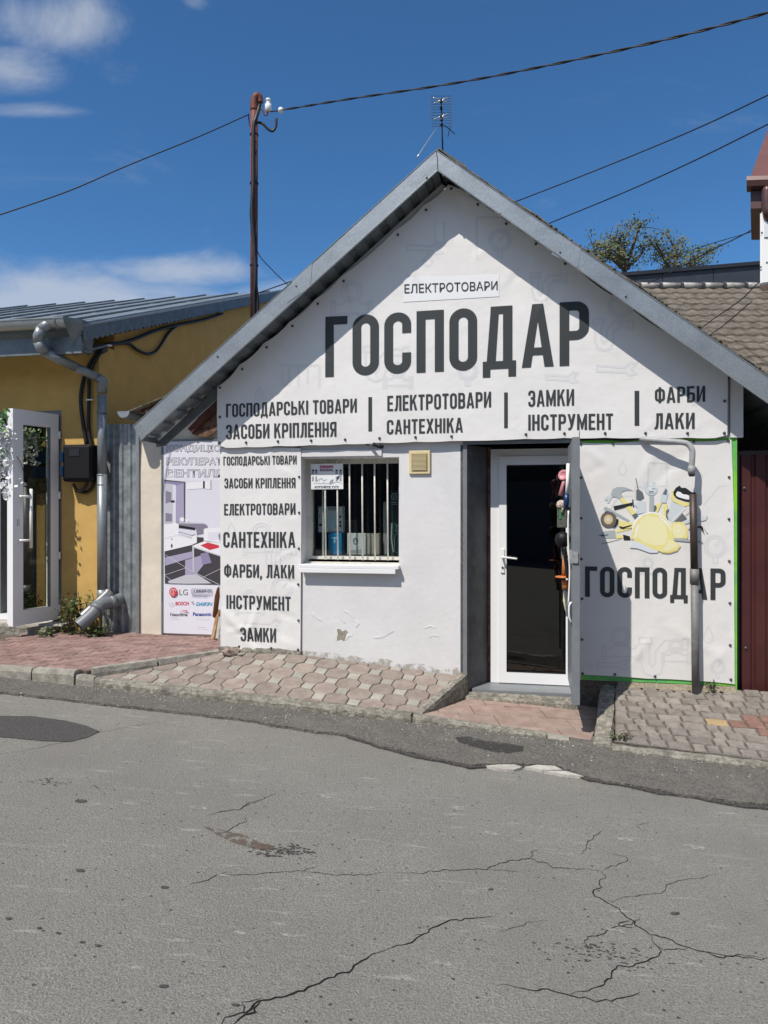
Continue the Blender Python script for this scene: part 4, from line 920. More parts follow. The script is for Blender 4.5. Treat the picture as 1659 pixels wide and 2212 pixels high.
# name plate
npz = empty('name_plate', FP(*(lambda a: (a[0], .06, a[1]))(PX(975, 650, .07))), 'small white rectangular sticker plate above the big name on the gable', 'sign')
q = [(872,653),(1078,641),(1078,592),(872,600)]
plS = lambda s, z: mainS(s, z)
bm_obj('plate_sheet', tess([[PX(u, v, .05) for u, v in q]], .025, mainS, .0030), M['pvc'], npz)
fm = font_line('ЕЛЕКТРОТОВАРИ', 874, 614.5, 1075, 634.5, .05, npz, M['ink'], .0062, offset=.010, dv=-7, surf=mainS)
# ---- left banner
zc4 = zm(800, 1700, .66305)
lb_b = [zc4(*p) for p in ((250,130),(442,130),(598,131),(598,312),(598,528),(596,744),(593,960),(594,1178),(236,1335),(430,1345),(592,1354),(140,131))]
foldl = []
for (u, v) in lb_b:
    s, z = PX(u, v, .02)
    for k in range(2): foldl.append((s, z, math.pi+random.uniform(-.7, .7) if u > 640 else -1.57+random.uniform(-.9, .9), random.uniform(.1, .3), random.uniform(.003, .006)*random.choice((-1, 1)), random.uniform(.02, .03)))
foldl += [(-2.12, .75, -.9, .4, .012, .03), (-2.12, .6, -.5, .5, -.012, .025), (-2.1, .5, .2, .3, .010, .02), (-1.9, .38, 1.2, .4, .01, .02), (-1.5, .4, 1.9, .3, -.01, .02)]
leftS = wrinkle(.022, .003, 7, foldl)
lb = empty('left_banner', FP(-1.75, .02, .35), 'tall narrow white banner listing seven goods lines left of the window', 'banner')
lo = [(475,966),(560,965),(650,968),(651,1100),(650,1250),(649,1410),(600,1406),(540,1404),(480,1399),(478,1300),(476,1120)]
bm_obj('vinyl_sheet', tess([[PX(u, v, .02) for u, v in lo]], .025, leftS, 0), M['white_print'], lb, True)
for a in (('ГОСПОДАРСЬКІ ТОВАРИ', 483, 1005.6, 641, 1003, 19), ('ЗАСОБИ КРІПЛЕННЯ', 485, 1054.7, 638.5, 1054, 21.5), ('ЕЛЕКТРОТОВАРИ', 484.5, 1113, 638.5, 1111.5, 24.3), ('САНТЕХНІКА', 482.8, 1182.5, 638, 1183, 33.5), ('ФАРБИ, ЛАКИ', 484.5, 1246.6, 635.5, 1249, 28), ('ІНСТРУМЕНТ', 489.5, 1314.6, 628, 1319, 29.5), ('ЗАМКИ', 520, 1384.5, 596.6, 1387.5, 30)):
    letter_line(*a, .02, leftS, lb)
for u, v in lb_b:
    s, z = PX(u, v, .02); screw(s, leftS(s, z)+.001, z, lb, .0115, 'bolt')
faint(valve(565,1150,.9)+pipe_s(575,1190,.7)+gauge(610,1270,.9)+valve(540,1290,.7)+wrench(530,1345,.9)+drop(500,1140,.8), IDD, .02, leftS, lb, .012)
# ---- right banner
rb_b = [zc6(*p) for p in ((135,140),(372,137),(968,122),(1222,116),(137,388),(138,687),(139,988),(144,1281),(145,1581),(148,1832),(386,1838),(681,1851),(1240,1875),(1235,1622),(1233,1312),(1228,1003),(1226,693),(1227,384))]
foldr = []
for (u, v) in rb_b:
    s, z = PX(u, v, .02)
    for k in range(2): foldr.append((s, z, random.uniform(0, 6.28), random.uniform(.1, .3), random.uniform(.003, .006)*random.choice((-1, 1)), random.uniform(.02, .03)))
foldr += [(1.15, 2.2, -.8, .3, .012, .02), (1.75, 2.2, -2.0, .4, .012, .03), (2.0, 2.18, -2.3, .5, -.01, .03), (2.3, .4, 2.6, .6, .010, .03), (1.5, .3, 1.0, .4, .01, .025)]
foldr = [(*f_[:4], f_[4]*.6, f_[5]*1.2) for f_ in foldr]
rightS = wrinkle(.022, .003, 11, foldr)
rb = empty('right_banner', FP(1.75, .02, .23), 'white banner right of the door with the yellow helmet and tools picture', 'banner')
ro = scallop([(1250,956),(1382,953),(1453,951),(1580,950)], (0, 3))+[(1585,1100),(1586,1300),(1587,1478)]+scallop([(1587,1478),(1490,1470),(1400,1466),(1253,1457)], (0, -1))[1:]
bm_obj('vinyl_sheet', tess([[PX(u, v, .02) for u, v in ro]], .025, rightS, 0), M['white_print'], rb, True)
letter_line('ГОСПОДАР', 1264, 1289, 1567, 1296, 65.5, .02, rightS, rb)
for u, v in rb_b:
    s, z = PX(u, v, .02); screw(s, rightS(s, z)+.001, z, rb, .0115, 'bolt')
faint(pipe_s(1385,1390,1.1)+valve(1340,1375,.9)+drop(1530,1370,1.2)+valve(1460,1395,.7)+gauge(1545,1180,.9)+drop(1425-80,1010,1)+[[(1400,1000),(1400,1050),(1440,1050),(1440,1000),(1400,1000)],[(1440,1010),(1500,1010),(1520,1030)],[(1310,1085),(1330,1060),(1370,1060)],[(1318,1100),(1336,1072),(1370,1072)],[(1372,1052),(1386,1052),(1386,1080),(1372,1080),(1372,1052)],[(1520,1090),(1555,1050),(1570,1050)]]+valve(1400,1235-20,.5)+gauge(1550,1440,.6)+wrench(1290,1430,.8), IDD, .02, rightS, rb, .013)
z8 = zm(2330, 1850, .34358)
C_ = dict(y=flat('print_yellow', (.78, .70, .28)), yl=flat('print_pale_yellow', (.80, .76, .45)), yd=flat('print_deep_yellow', (.62, .52, .16)), w=flat('print_white', (.82, .83, .85)), g=flat('print_grey', (.38, .43, .45)), gl=flat('print_light_grey', (.58, .64, .67)), gd=flat('print_dark_grey', (.13, .15, .16)), k=flat('print_black', (.02, .022, .025)), br=flat('print_brown', (.14, .12, .11)), t=flat('print_tan', (.62, .50, .27)), b=flat('print_blue_shadow', (.66, .70, .76)))
def PP(name, col, *polys, lift=.003):
    global _lf; _lf += .00012
    return print_poly(polys, z8, .02, pic, C_[col], _lf, name, rightS, .06)
_lf = .0024
pic = sub_empty('tool_picture', FP(1.7, .02, 1.3), rb)
E_ = lambda x, y, rx, ry, n=22, a0=0, a1=2*math.pi: [(x+rx*math.cos(a0+(a1-a0)*i/n), y+ry*math.sin(a0+(a1-a0)*i/n)) for i in range(n)]
PP('pliers_print', 'y', [(388,795),(560,720),(590,740),(560,780),(395,820)], [(388,840),(480,850),(480,880),(388,885)])
PP('pliers_print', 'g', [(228,828),(250,800),(380,790),(388,880),(260,882),(228,850)]); PP('pliers_print', 'gd', [(180,845),(300,835),(300,850),(230,862)])
PP('screwdriver_print', 'k', [(470,838),(550,860),(560,905),(480,905)], [(225,945),(450,888),(450,892),(228,950)])
PP('file_print', 'g', [(245,530),(270,512),(550,672),(530,690),(250,545)])
PP('saw_print', 'gl', [(1035,450),(1190,520),(1175,560),(1035,690),(990,640)]); PP('saw_print', 'w', [(1196,520),(1200,535),(1040,698),(1030,692)])
PP('saw_print', 'y', [(1035,330),(1060,330),(1080,430),(1220,470),(1262,460),(1262,490),(1180,515),(1060,455),(1030,420)], [(1300,400),(1365,352),(1330,410)])
PP('saw_print', 'k', [(1055,345),(1085,295),(1130,268),(1150,295),(1200,295),(1270,345),(1320,350),(1305,410),(1275,410),(1250,460),(1190,450),(1100,420),(1060,385)])
PP('saw_print', 'w', [(1085,365),(1105,335),(1140,345),(1165,368),(1215,375),(1262,395),(1250,432),(1200,428),(1120,405),(1090,388)])
PP('hammer_print', 'y', [(430,425),(475,402),(620,590),(575,615)]); PP('hammer_print', 'gd', [(575,612),(620,588),(665,640),(620,675)])
PP('hammer_print', 'g', [(330,370),(350,310),(400,286),(480,285),(585,320),(500,325),(455,345),(450,375),(475,402),(430,425),(390,400),(345,402)]); PP('hammer_print', 'gl', [(252,412),(265,405),(320,375),(342,400),(305,475),(285,465),(300,430),(262,440)])
PP('drill_print', 'k', [(358,510),(580,465),(580,500),(370,555)], [(575,430),(590,430),(600,520),(588,520)]); PP('drill_print', 'gd', [(615,182),(625,182),(655,330),(645,335)], [(625,318),(650,310),(700,350),(718,410),(670,440),(625,430)])
PP('drill_print', 'gl', [(640,365),(700,350),(715,410),(660,430)], [(590,480),(700,440),(730,450),(740,580),(650,600),(610,590),(640,530),(600,500)]); PP('drill_print', 'k', E_(675, 530, 24, 26))
PP('wrench_print', 'gl', [(775,380),(735,345),(708,285),(715,245),(758,215),(756,290),(770,312),(805,312),(812,295),(815,215),(855,240),(872,300),(862,345),(828,380)]); PP('wrench_print', 'g', [(778,385),(828,385),(828,578),(775,575)]); PP('wrench_print', 'gd', [(770,335),(828,332),(828,342),(770,345)], [(770,352),(828,350),(828,358),(770,361)], [(800,310),(820,300),(865,308)])
PP('cutter_print', 'y', [(900,460),(925,470),(870,585),(830,580),(850,500)], [(938,485),(985,490),(985,570),(1000,690),(970,680),(940,600)]); PP('cutter_print', 'gl', [(900,440),(915,370),(955,295),(990,310),(995,370),(975,440),(975,470),(905,465)]); PP('cutter_print', 'gd', [(930,370),(970,300),(985,330),(978,382)], [(830,500),(855,500),(865,535),(840,580),(828,575)], [(970,560),(1010,535),(985,600),(1000,690),(970,640)])
PP('knife_print', 'gd', [(1095,660),(1160,590),(1215,650),(1150,680),(1060,690)]); PP('knife_print', 'g', [(1195,610),(1290,540),(1290,548),(1200,616)])
PP('spanner_print', 'gl', [(1160,695),(1380,600),(1420,640),(1450,600),(1455,630),(1435,670),(1390,682),(1350,665),(1200,715)])
PP('grinder_print', 'br', E_(303, 665, 95, 95)); PP('grinder_print', 't', E_(300, 663, 53, 56)); PP('grinder_print', 'gl', E_(299, 664, 22, 22, 10)); PP('grinder_print', 'k', [(255,572),(300,566),(300,575),(260,585)], [(395,660),(418,655),(412,710),(380,755),(335,762),(375,735)])
PP('grinder_print', 'y', [(425,675),(560,700),(600,700),(600,760),(480,770),(415,735)]); PP('grinder_print', 'k', [(425,740),(470,750),(570,725),(570,740),(475,772),(440,765)])
PP('hatchet_print', 'k', [(1228,775),(1330,745),(1375,735),(1400,750),(1405,820),(1430,845),(1395,800),(1365,755),(1232,785)]); PP('hatchet_print', 'gl', [(1408,745),(1460,815),(1445,825),(1412,770)])
PP('tape_print', 'g', [(1060,872),(1400,918),(1398,938),(1060,908)]); PP('tape_print', 'y', [(1040,880),(1040,720),(1070,695),(1130,688),(1190,710),(1220,780),(1225,860),(1215,888),(1150,882)]); PP('tape_print', 'yl', E_(1120, 795, 80, 85)); PP('tape_print', 'w', E_(1116, 796, 14, 14, 10))
PP('helmet_print', 'b', [(545,990),(600,900),(880,1030),(870,1050),(780,1050),(640,1000)]); PP('helmet_print', 'w', E_(800, 780, 225, 205, 26, math.pi*.95, math.pi*1.98)+[(1050,900)])
PP('helmet_print', 'y', [(560,880),(590,760),(640,670),(710,610),(800,590),(890,605),(970,660),(1030,730),(1055,830),(1060,910),(1130,950),(1140,975),(1100,1015),(1010,1045),(930,1045),(820,1010),(700,950),(600,905)])
PP('helmet_print', 'w', [(600,870),(620,760),(690,660),(780,610),(700,680),(640,780),(620,880)], [(880,610),(990,700),(1040,800),(1030,800),(985,730),(900,650)])
PP('helmet_print', 'yl', [(680,660),(780,625),(880,640),(960,720),(985,860),(960,960),(840,965),(720,930),(640,870),(640,760)], [(1000,900),(1060,920),(1125,965),(1000,1030),(920,1020),(980,960)])
PP('helmet_print', 'yd', [(930,1046),(1010,1046),(1100,1016),(1138,985),(1100,1028),(1010,1058),(900,1050)])
# green tarp behind the right banner
gt = obj('green_tarp', join(box(1.13, 2.3455, .002, .012, .205, 2.233), box(2.346, 2.356, -.12, .016, .165, 2.233)), M['green'], None); tag(gt, 'bright green sheet edge showing behind the tool picture banner', 'tarp')

# dirt drifted against the foot of the wall right of the door
V_, F_ = [], []
for i in range(46):
    s_ = 1.42+i*.0205; h_ = .012+.018*abs(noise.noise(Vector((s_*7, 0, 4)))); w_d = .05+.05*abs(noise.noise(Vector((s_*5, 3, 4))))
    V_ += [FP(s_, .006, zE(s_, 0)+h_+.012), FP(s_, w_d*.5, zE(s_, w_d*.5)+h_*.8), FP(s_, w_d, zE(s_, w_d)-.002)]
    if i: k = 3*i; F_ += [(k-3, k-2, k+1, k), (k-2, k-1, k+2, k+1)]
stuff(sheet('drifted_dirt', (V_, F_), mat('sandy_dirt', (.20, .165, .12), 1, col2=(.32, .28, .21), vs=60, bump=1, bs=90), pe))
# ================================================================== LEFT SIDE: cream lean-to, tin sheet, yellow building
lean = empty('lean_to_building', FP(-3, -2, .2), 'small cream rendered lean-to between the yellow house and the shop', 'building')
LO = -.7
bm = bmesh.new(); off = wl(lean)
V_, F_ = [], []; nx, nz_ = 16, 28
for i in range(nx+1):
    for j in range(nz_+1):
        s = -3.363+(1.215)*i/nx; z = .1+2.50*j/nz_; V_.append(FP(s, LO+noise.noise(Vector((s*2.2, z*2.2, 5)))*.010, z))
for i in range(nx):
    for j in range(nz_): a = i*(nz_+1)+j; F_.append((a, a+nz_+1, a+nz_+2, a+1))
obj('wall', (V_, F_), M['cream'], lean)
obj('wall_return', join(box(-3.363, -3.25, -6.5, LO-.02, .1, 2.55), box(-3.25, -2.16, -6.5, -6.4, .1, 2.55)), M['cream'], lean)
def zlean(s): return 2.655+(s+3.312)*.348
# slate verge, boards, gutter
V_, F_ = [], []
for i in range(28):
    s = -3.312+i*.04; zz = zlean(s)+.0
    for o_ in (-.40, -6.5): V_.append(FP(s, o_, zz)); V_.append(FP(s, o_, zz-.014))
    if i: k = 4*i; F_ += [(k-4, k-2, k+2, k), (k-3, k+1, k+3, k-1), (k-4, k, k+1, k-3)]
obj('roof_sheet', (V_, F_), M['slate'], lean)
obj('verge_board', prism([(-3.25, zlean(-3.25)-.016), (-2.25, zlean(-2.25)-.016), (-2.25, zlean(-2.25)-.11), (-3.15, zlean(-3.15)-.08)], -.52, -.49), M['wood_dark'], lean)
for k in range(7):
    s = -3.15+k*.08; obj('rubble', lathe([(.012, -.02), (.03, 0), (.026, .02), (.01, .03)], FP(s, -.50, zlean(s)-.08+random.uniform(-.02, .02)), 7), M['plaster_raw'], lean)
obj('roof_fill', prism([(-3.30, 2.602), (-2.16, 2.602), (-2.16, zlean(-2.16)-.02), (-3.30, zlean(-3.30)-.02)], -.9, -.68), M['wood_dark'], lean)
gt_c = PX(268, 893, -.40)
V_, F_ = [], []; rg = .067
for i, o_ in enumerate((-.40, -6.5)):
    for k in range(13):
        a = math.pi*k/12; V_.append(FP(gt_c[0]-rg*math.cos(a), o_, gt_c[1]-rg*math.sin(a)+.02))
F_ = [(k, k+1, 14+k, 13+k) for k in range(12)]
gtr = obj('gutter', (V_, F_), M['galv_dull'], lean)
obj('end_cap', prism([(gt_c[0]-rg*math.cos(math.pi*k/12), gt_c[1]-rg*math.sin(math.pi*k/12)+.02) for k in range(13)], -.402, -.385), M['galv'], gtr)
gtr.data.materials[0].use_backface_culling = False
obj('corner_trim', box(-3.385, -3.35, LO-.02, LO+.028, .30, 2.54), M['galv'], lean)
# poster
po = empty('air_conditioner_poster', FP(-2.7, LO+.02, .34), 'tall lilac poster of a white living room above air conditioner brand names', 'poster')
OP = LO+.022
sP0, sP1 = PX(353, 1100, OP)[0], -2.16
zP1, zP0 = PX(353, 954, OP)[1], PX(400, 1369, OP)[1]
obj('backing_board', box(sP0, sP1, OP-.014, OP, zP0, zP1), flat('poster_white', (.70, .70, .78)), po)
obj('poster_edging', join(box(sP0-.022, sP0-.0005, OP-.014, OP+.006, zP0-.02, zP1+.02), box(sP0, sP1, OP-.014, OP+.006, zP1+.0005, zP1+.02)), M['galv_dull'], po)
z6 = zm(640, 1740, .37090)
PCc = dict(wall=flat('p_wall', (.66, .66, .74)), wh=flat('p_white', (.76, .76, .80)), lil=flat('p_lilac', (.36, .33, .47)), dk=flat('p_dark', (.055, .05, .06)), md=flat('p_mid', (.22, .20, .27)), lt=flat('p_light', (.50, .50, .56)), red=flat('p_red', (.55, .04, .06)), bl=flat('p_black', (.015, .015, .018)), ppl=flat('p_purple', (.25, .22, .36)))
_pl = [.0008]
def PQ(col, *polys, name='print'):
    _pl[0] += .0003; return print_poly(polys, z6, OP, room, PCc[col], _pl[0], name)
room = sub_empty('room_picture', FP(-2.8, OP, .9), po)
PQ('wall', [(45,482),(700,482),(700,1615),(50,1600)])
PQ('ppl', [(45,482),(275,505),(270,960),(45,965)]); PQ('lt', [(45,520),(135,530),(135,945),(45,965)]); PQ('md', [(60,600),(125,620),(120,720),(60,740)], [(60,840),(130,850),(130,930),(60,935)])
PQ('wall', [(137,530),(175,545),(172,950),(137,955)]); PQ('lil', [(176,550),(255,520),(262,940),(176,945)]); PQ('dk', [(45,482),(275,505),(275,512),(45,492)], [(262,510),(274,508),(272,930),(262,925)]); PQ('bl', [(117,705),(160,705),(160,728),(117,728)])
PQ('wh', [(290,520),(465,500),(465,575),(290,590)], [(485,492),(540,490),(540,585),(485,580)]); PQ('lt', [(540,488),(556,488),(556,582),(540,585)]); PQ('bl', [(467,497),(484,497),(484,575),(467,573)])
PQ('dk', [(50,1240),(360,1180),(400,1100),(520,1110),(520,1170),(640,1180),(700,1200),(700,1615),(55,1600)])
PQ('md', [(190,945),(470,950),(510,975),(520,1010),(480,1060),(400,1075),(390,1010),(205,975)]); PQ('bl', [(205,972),(380,1000),(380,1025),(205,1000)]); PQ('lt', [(200,940),(460,945),(490,960),(210,955)])
PQ('wh', E_(240, 912, 26, 26, 14), E_(293, 925, 18, 19, 12))
PQ('wh', [(48,965),(170,945),(205,960),(205,1060),(345,1110),(400,1060),(400,1160),(345,1185),(50,1255)]); PQ('wall', [(205,1010),(400,1050),(400,1065),(345,1080),(205,1040)], [(50,1110),(205,1070),(345,1115),(345,1125),(205,1085),(50,1125)]); PQ('lt', [(205,1062),(345,1100),(345,1112),(205,1072)])
PQ('bl', E_(130, 1195, 9, 22, 10), E_(131, 1123, 6, 8, 8))
PQ('wh', [(475,1015),(500,1005),(700,995),(700,1170),(530,1145),(475,1140)]); PQ('wall', [(520,1050),(700,1040),(700,1130),(525,1135)])
PQ('lil', [(55,1320),(350,1255),(350,1320),(60,1410)], [(275,1350),(470,1290),(520,1340),(380,1520),(275,1510)]); PQ('lt', [(90,1575),(275,1510),(400,1500),(560,1600),(300,1604),(100,1598)]); PQ('ppl', [(440,1280),(520,1260),(560,1380),(460,1400)])
PQ('wh', [(350,1195),(480,1145),(700,1170),(700,1310),(520,1255)]); PQ('lt', [(350,1196),(700,1312),(700,1325),(350,1210)], [(352,1210),(372,1215),(372,1480),(356,1470)]); PQ('red', [(440,1190),(520,1158),(640,1190),(640,1215),(540,1240)])
PQ('wh', *stroke([(60,1290),(300,1440),(350,1470)], 3)); PQ('wh', *stroke([(55,1510),(290,1430)], 3)); PQ('wh', *stroke([(330,1600),(660,1440)], 3)); PQ('lt', *stroke([(355,1470),(640,1612)], 6)); PQ('wh', *stroke([(60,1515),(170,1600)], 3))
ink_p = flat('poster_ink', (.05, .05, .085)); wh_p = flat('poster_letter', (.74, .74, .80))
for txt, x0, x1, y0, y1 in (('КОНДИЦІОНЕРИ', 75, 930, 112, 187), ('РЕКУПЕРАТОРИ', 75, 880, 248, 322), ('ВЕНТИЛЯЦІЯ', 75, 905, 375, 468)):
    a, b = z6(x0, y0), z6(x1, y1)
    # only the part in front of the shop's banner edge exists on this board
    t1 = font_line(txt, a[0]-1, a[1]-1, b[0]+1, b[1]+1, OP, po, ink_p, .0016, offset=.032)
    t2 = font_line(txt, a[0], a[1], b[0], b[1], OP, po, wh_p, .0030, offset=-.004)
    for t in (t1, t2):                                # cut at the board edge
        bm = bmesh.new(); bm.from_mesh(t.data); pc = FP(sP1-.004, 0, 0)-wl(po)
        bmesh.ops.bisect_plane(bm, geom=list(bm.verts)+list(bm.edges)+list(bm.faces), plane_co=pc, plane_no=FP(1, 0, 0)-FP(0, 0, 0), clear_outer=True); bm.to_mesh(t.data); bm.free()
def logo(txt, x0, y0, x1, y1, col, **k):
    a, b = z6(x0, y0), z6(x1, y1); return font_line(txt, a[0], a[1], b[0], b[1], OP, po, flat('logo_'+txt.split()[0], col), .0016, name='brand_name', **k)
logo('LG', 210, 1665, 300, 1728, (.12, .12, .13)); logo('LEBERG', 365, 1672, 545, 1700, (.12, .13, .2), offset=.03); logo('BOSCH', 168, 1797, 312, 1837, (.55, .03, .04), offset=.03); logo('DAIKIN', 388, 1803, 568, 1843, (.03, .28, .48), offset=.03, shear=.3)
logo('Neoclima', 112, 1918, 298, 1954, (.06, .05, .08), offset=.02); logo('Panasonic', 356, 1912, 556, 1952, (.03, .07, .30), offset=.03)
PQ('red', E_(148, 1693, 43, 50, 20), name='brand_logo'); PQ('wh', *stroke(circ(148, 1693, 28, 14, 1.2, 6.0, 33), 5), [(144,1668),(150,1668),(150,1708),(144,1708)], [(150,1703),(165,1703),(165,1708),(150,1708)], name='brand_logo')
PQ('dk', *stroke([(348,1660),(562,1664),(562,1715),(348,1711)], 5, True), name='brand_logo'); PQ('ppl', *stroke([(346,1722),(545,1726)], 4), *stroke([(346,1735),(515,1738)], 4), name='brand_logo')
PQ('lt', *stroke(circ(122, 1813, 22, 14, ry=17), 4, True), name='brand_logo'); PQ('ppl', [(340,1796),(375,1794),(352,1815)], name='brand_logo'); PQ('red', [(215,1902),(260,1890),(303,1890),(303,1906),(270,1898)], name='brand_logo')
PQ('md', *stroke([(410,2070),(508,2078)], 2.5), *stroke([(110,1972),(200,1965)], 3), name='fine_print'); PQ('lt', *stroke([(385,1970),(540,1972)], 3), name='fine_print')
# tin sheet between
V_, F_ = [], []; pr = []; s = -3.825
while s < -3.375:
    for ds, dd in ((0, 0), (.018, .016), (.045, .016), (.062, 0), (.10, 0)): pr.append((s+ds, dd))
    s += .10
for s, d in pr:
    for z in (.25, 2.56): V_.append(FP(min(s, -3.375), -.745+d, z))
for s, d in pr:
    for z in (.25, 2.56): V_.append(FP(min(s, -3.375), -.747+d, z))
n2 = 2*len(pr); F_ = [(2*i, 2*i+2, 2*i+3, 2*i+1) for i in range(len(pr)-1)]+[(n2+2*i, n2+2*i+1, n2+2*i+3, n2+2*i+2) for i in range(len(pr)-1)]
cs_ = obj('corrugated_sheet', (V_, F_), mat('old_tin', (.22, .245, .255), .45, metal=.5, col2=(.36, .39, .40), vs=11, dirt=((.5, .52, .52), 9, .66, .75, .7), bump=.2, bs=8)); tag(cs_, 'upright grey corrugated tin sheet closing the gap beside the yellow house', 'metal sheet')
# ---------------------------------------------------------------- yellow house
yh = empty('yellow_house', FP(-6, -4, .3), 'single storey yellow rendered building with a grey sheet roof at the left', 'house')
YO = -.70; YR = -3.83; DL, DR = -5.25, -4.275; DZT, DZB = 2.72, .47
wv = [(-14, .0), (DL, .0), (DL, DZT), (DR, DZT), (DR, .0), (YR, .0), (YR, 3.42), (-14, 3.42)]
bm = bmesh.new()
for rct in ((-14, DL, .0, 3.42), (DL, DR, DZT, 3.42), (DR, YR, .0, 3.42), (DL, DR, .0, DZB-.03)):
    pass
obj('wall', join(box(-14, DL, YO-.3, YO, .0, 3.42), prism([(DL+.0005, DZT), (DR-.0005, DZT), (DR-.0005, 3.42), (DL+.0005, 3.42)], YO-.3, YO), box(DR, YR, YO-.3, YO, .0, 3.42), box(DL+.0005, DR-.0005, YO-.3, YO, .0, DZB-.03)), M['yellow'], yh)
rise = .349; eo, ro = -.2, -6.33
def zy(o): return 3.47+(eo-o)*rise
pl = [(YO-.301, .0), (-11.5, .0), (-10.4, zy(-10.4+4.8) if False else 3.5), (-10.4, 3.5), (ro, zy(ro)-.12), (YO-.301, zy(YO-.3)-.10)]
pl = [(YO-.301, .0), (-11.5, .0), (-11.5, 3.5), (ro, zy(ro)-.16), (YO-.301, zy(YO-.3)-.16)]
V_ = [FP(YR, o, z) for o, z in pl]+[FP(YR-.25, o, z) for o, z in pl]; n_ = len(pl)
obj('side_wall', (V_, [tuple(range(n_)), tuple(range(2*n_-1, n_-1, -1))]+[(i, (i+1) % n_, n_+(i+1) % n_, n_+i) for i in range(n_)]), M['yellow'], yh)
SV = -3.69
def roofslab(o0, o1, z0, z1, name):
    V_ = [FP(s, o, z) for s in (-14.5, SV) for o, z in ((o0, z0), (o1, z1), (o1, z1-.03), (o0, z0-.03))]
    return obj(name, (V_, [(0,1,5,4), (3,7,6,2), (0,3,2,1), (4,5,6,7), (0,4,7,3), (1,2,6,5)]), M['zinc_roof'], yh)
rf = roofslab(eo, ro, zy(eo), zy(ro), 'roof'); roofslab(ro-.001, -12.0, zy(ro), 3.6, 'roof')
k = 0; s = SV-.25
while s > -9.5:                                       # standing seams and overlaps
    obj('seam', tube([FP(s, eo, zy(eo)+.012), FP(s, ro, zy(ro)+.012)], .016, 6), M['galv_dull'], rf); s -= .62; k += 1
for o_ in (-1.3, -2.7, -4.3): obj('sheet_overlap', (lambda o_: ([FP(a, b, zy(b)+c) for a in (-14, SV) for b, c in ((o_, .004), (o_+.05, .009), (o_+.05, .0))], [(0,1,4,3), (1,2,5,4)]))(o_), M['galv_dull'], rf)
# verge flashing with scalloped hem
V_ = []; n_ = 70; F_ = []
for i in range(n_+1):
    o = eo-.0+(ro-eo)*i/n_; zz = zy(o)+.02; V_.append(FP(SV+.004, o, zz)); V_.append(FP(SV+.004, o, zz-.12))
for i in range(n_): F_.append((2*i, 2*i+2, 2*i+3, 2*i+1))
k0 = len(V_)
for i in range(n_*5+1):
    o = eo+(ro-eo)*i/(n_*5); sc = .025*abs(math.sin(i*math.pi/5*.9))+.010*noise.noise(Vector((o*9, 0, 0))); V_.append(FP(SV+.004, o, zy(o)-.098)); V_.append(FP(SV+.004, o, zy(o)-.118-sc))
for i in range(n_*5): F_.append((k0+2*i, k0+2*i+2, k0+2*i+3, k0+2*i+1))
obj('verge_trim', (V_, F_), M['galv_dull'], rf)
obj('verge_cap', tube([FP(SV, eo, zy(eo)+.02), FP(SV, ro, zy(ro)+.02)], .012, 6), M['galv'], rf)
# eave: fascia board, boxed soffit, gutter with end
obj('eave_fascia', box(-14.4, SV-.02, eo-.03, eo-.005, 3.215, 3.385), M['galv_dull'], yh)
V_, F_ = [], []; s = SV-.01
i = 0
while s > -4.45:
    sc = .03*abs(math.sin(i*.62)); V_ += [FP(s, YO+.035, 3.40), FP(s, YO+.035, 3.33-sc)]; s -= .03; i += 1
F_ = [(2*j, 2*j+1, 2*j+3, 2*j+2) for j in range(i-1)]
obj('soffit_trim', (V_, F_), M['galv_dull'], yh)
V_ = [FP(s, o, z) for s in (-14.4, SV-.01) for o, z in ((eo-.031, 3.225), (YO-.02, 3.40), (YO-.02, 3.42), (eo-.031, 3.245))]
obj('soffit', (V_, [(0,1,5,4), (3,7,6,2), (0,3,2,1), (4,5,6,7), (0,4,7,3), (1,2,6,5)]), M['galv_dull'], yh)
rg = .075; V_, F_ = [], []
for i, s in enumerate((-14, -3.80)):
    for ro_ in (rg, rg-.006):
        for k in range(15): a = math.pi*k/14; V_.append(FP(s, eo+.085-ro_*math.cos(a), 3.53-ro_*math.sin(a)*1.15))
F_ = [(k, k+1, 31+k, 30+k) for k in range(14)]+[(15+k, 45+k, 46+k, 16+k) for k in range(14)]
gy = obj('gutter', (V_, F_), M['galv'], yh, True)
obj('gutter_rim', tube([FP(-14, eo+.085+rg, 3.535), FP(-3.80, eo+.085+rg, 3.535)], .008, 6), M['galv'], gy)
capP = [(eo+.0-.02, 3.55), (eo+.165, 3.545), (eo+.16, 3.50), (eo+.10, 3.43), (eo+.01, 3.32), (eo-.02, 3.24)]
V_ = [FP(-3.80, o, z) for o, z in capP]+[FP(-3.687, o-.14, z+.0) for o, z in capP]; n_ = 6
obj('gutter_end', (V_, [tuple(range(n_)), tuple(range(11, 5, -1))]+[(i, (i+1) % n_, n_+(i+1) % n_, n_+i) for i in range(n_)]), M['galv_dull'], gy)
for u in (128,):
    sb = PX(u, 690, -.12)[0]; obj('gutter_clip', tube([FP(sb, eo+.085-(rg+.004)*math.cos(math.pi*k/12), 3.53-(rg+.004)*1.15*math.sin(math.pi*k/12)) for k in range(13)], .007, 6), M['galv'], gy)
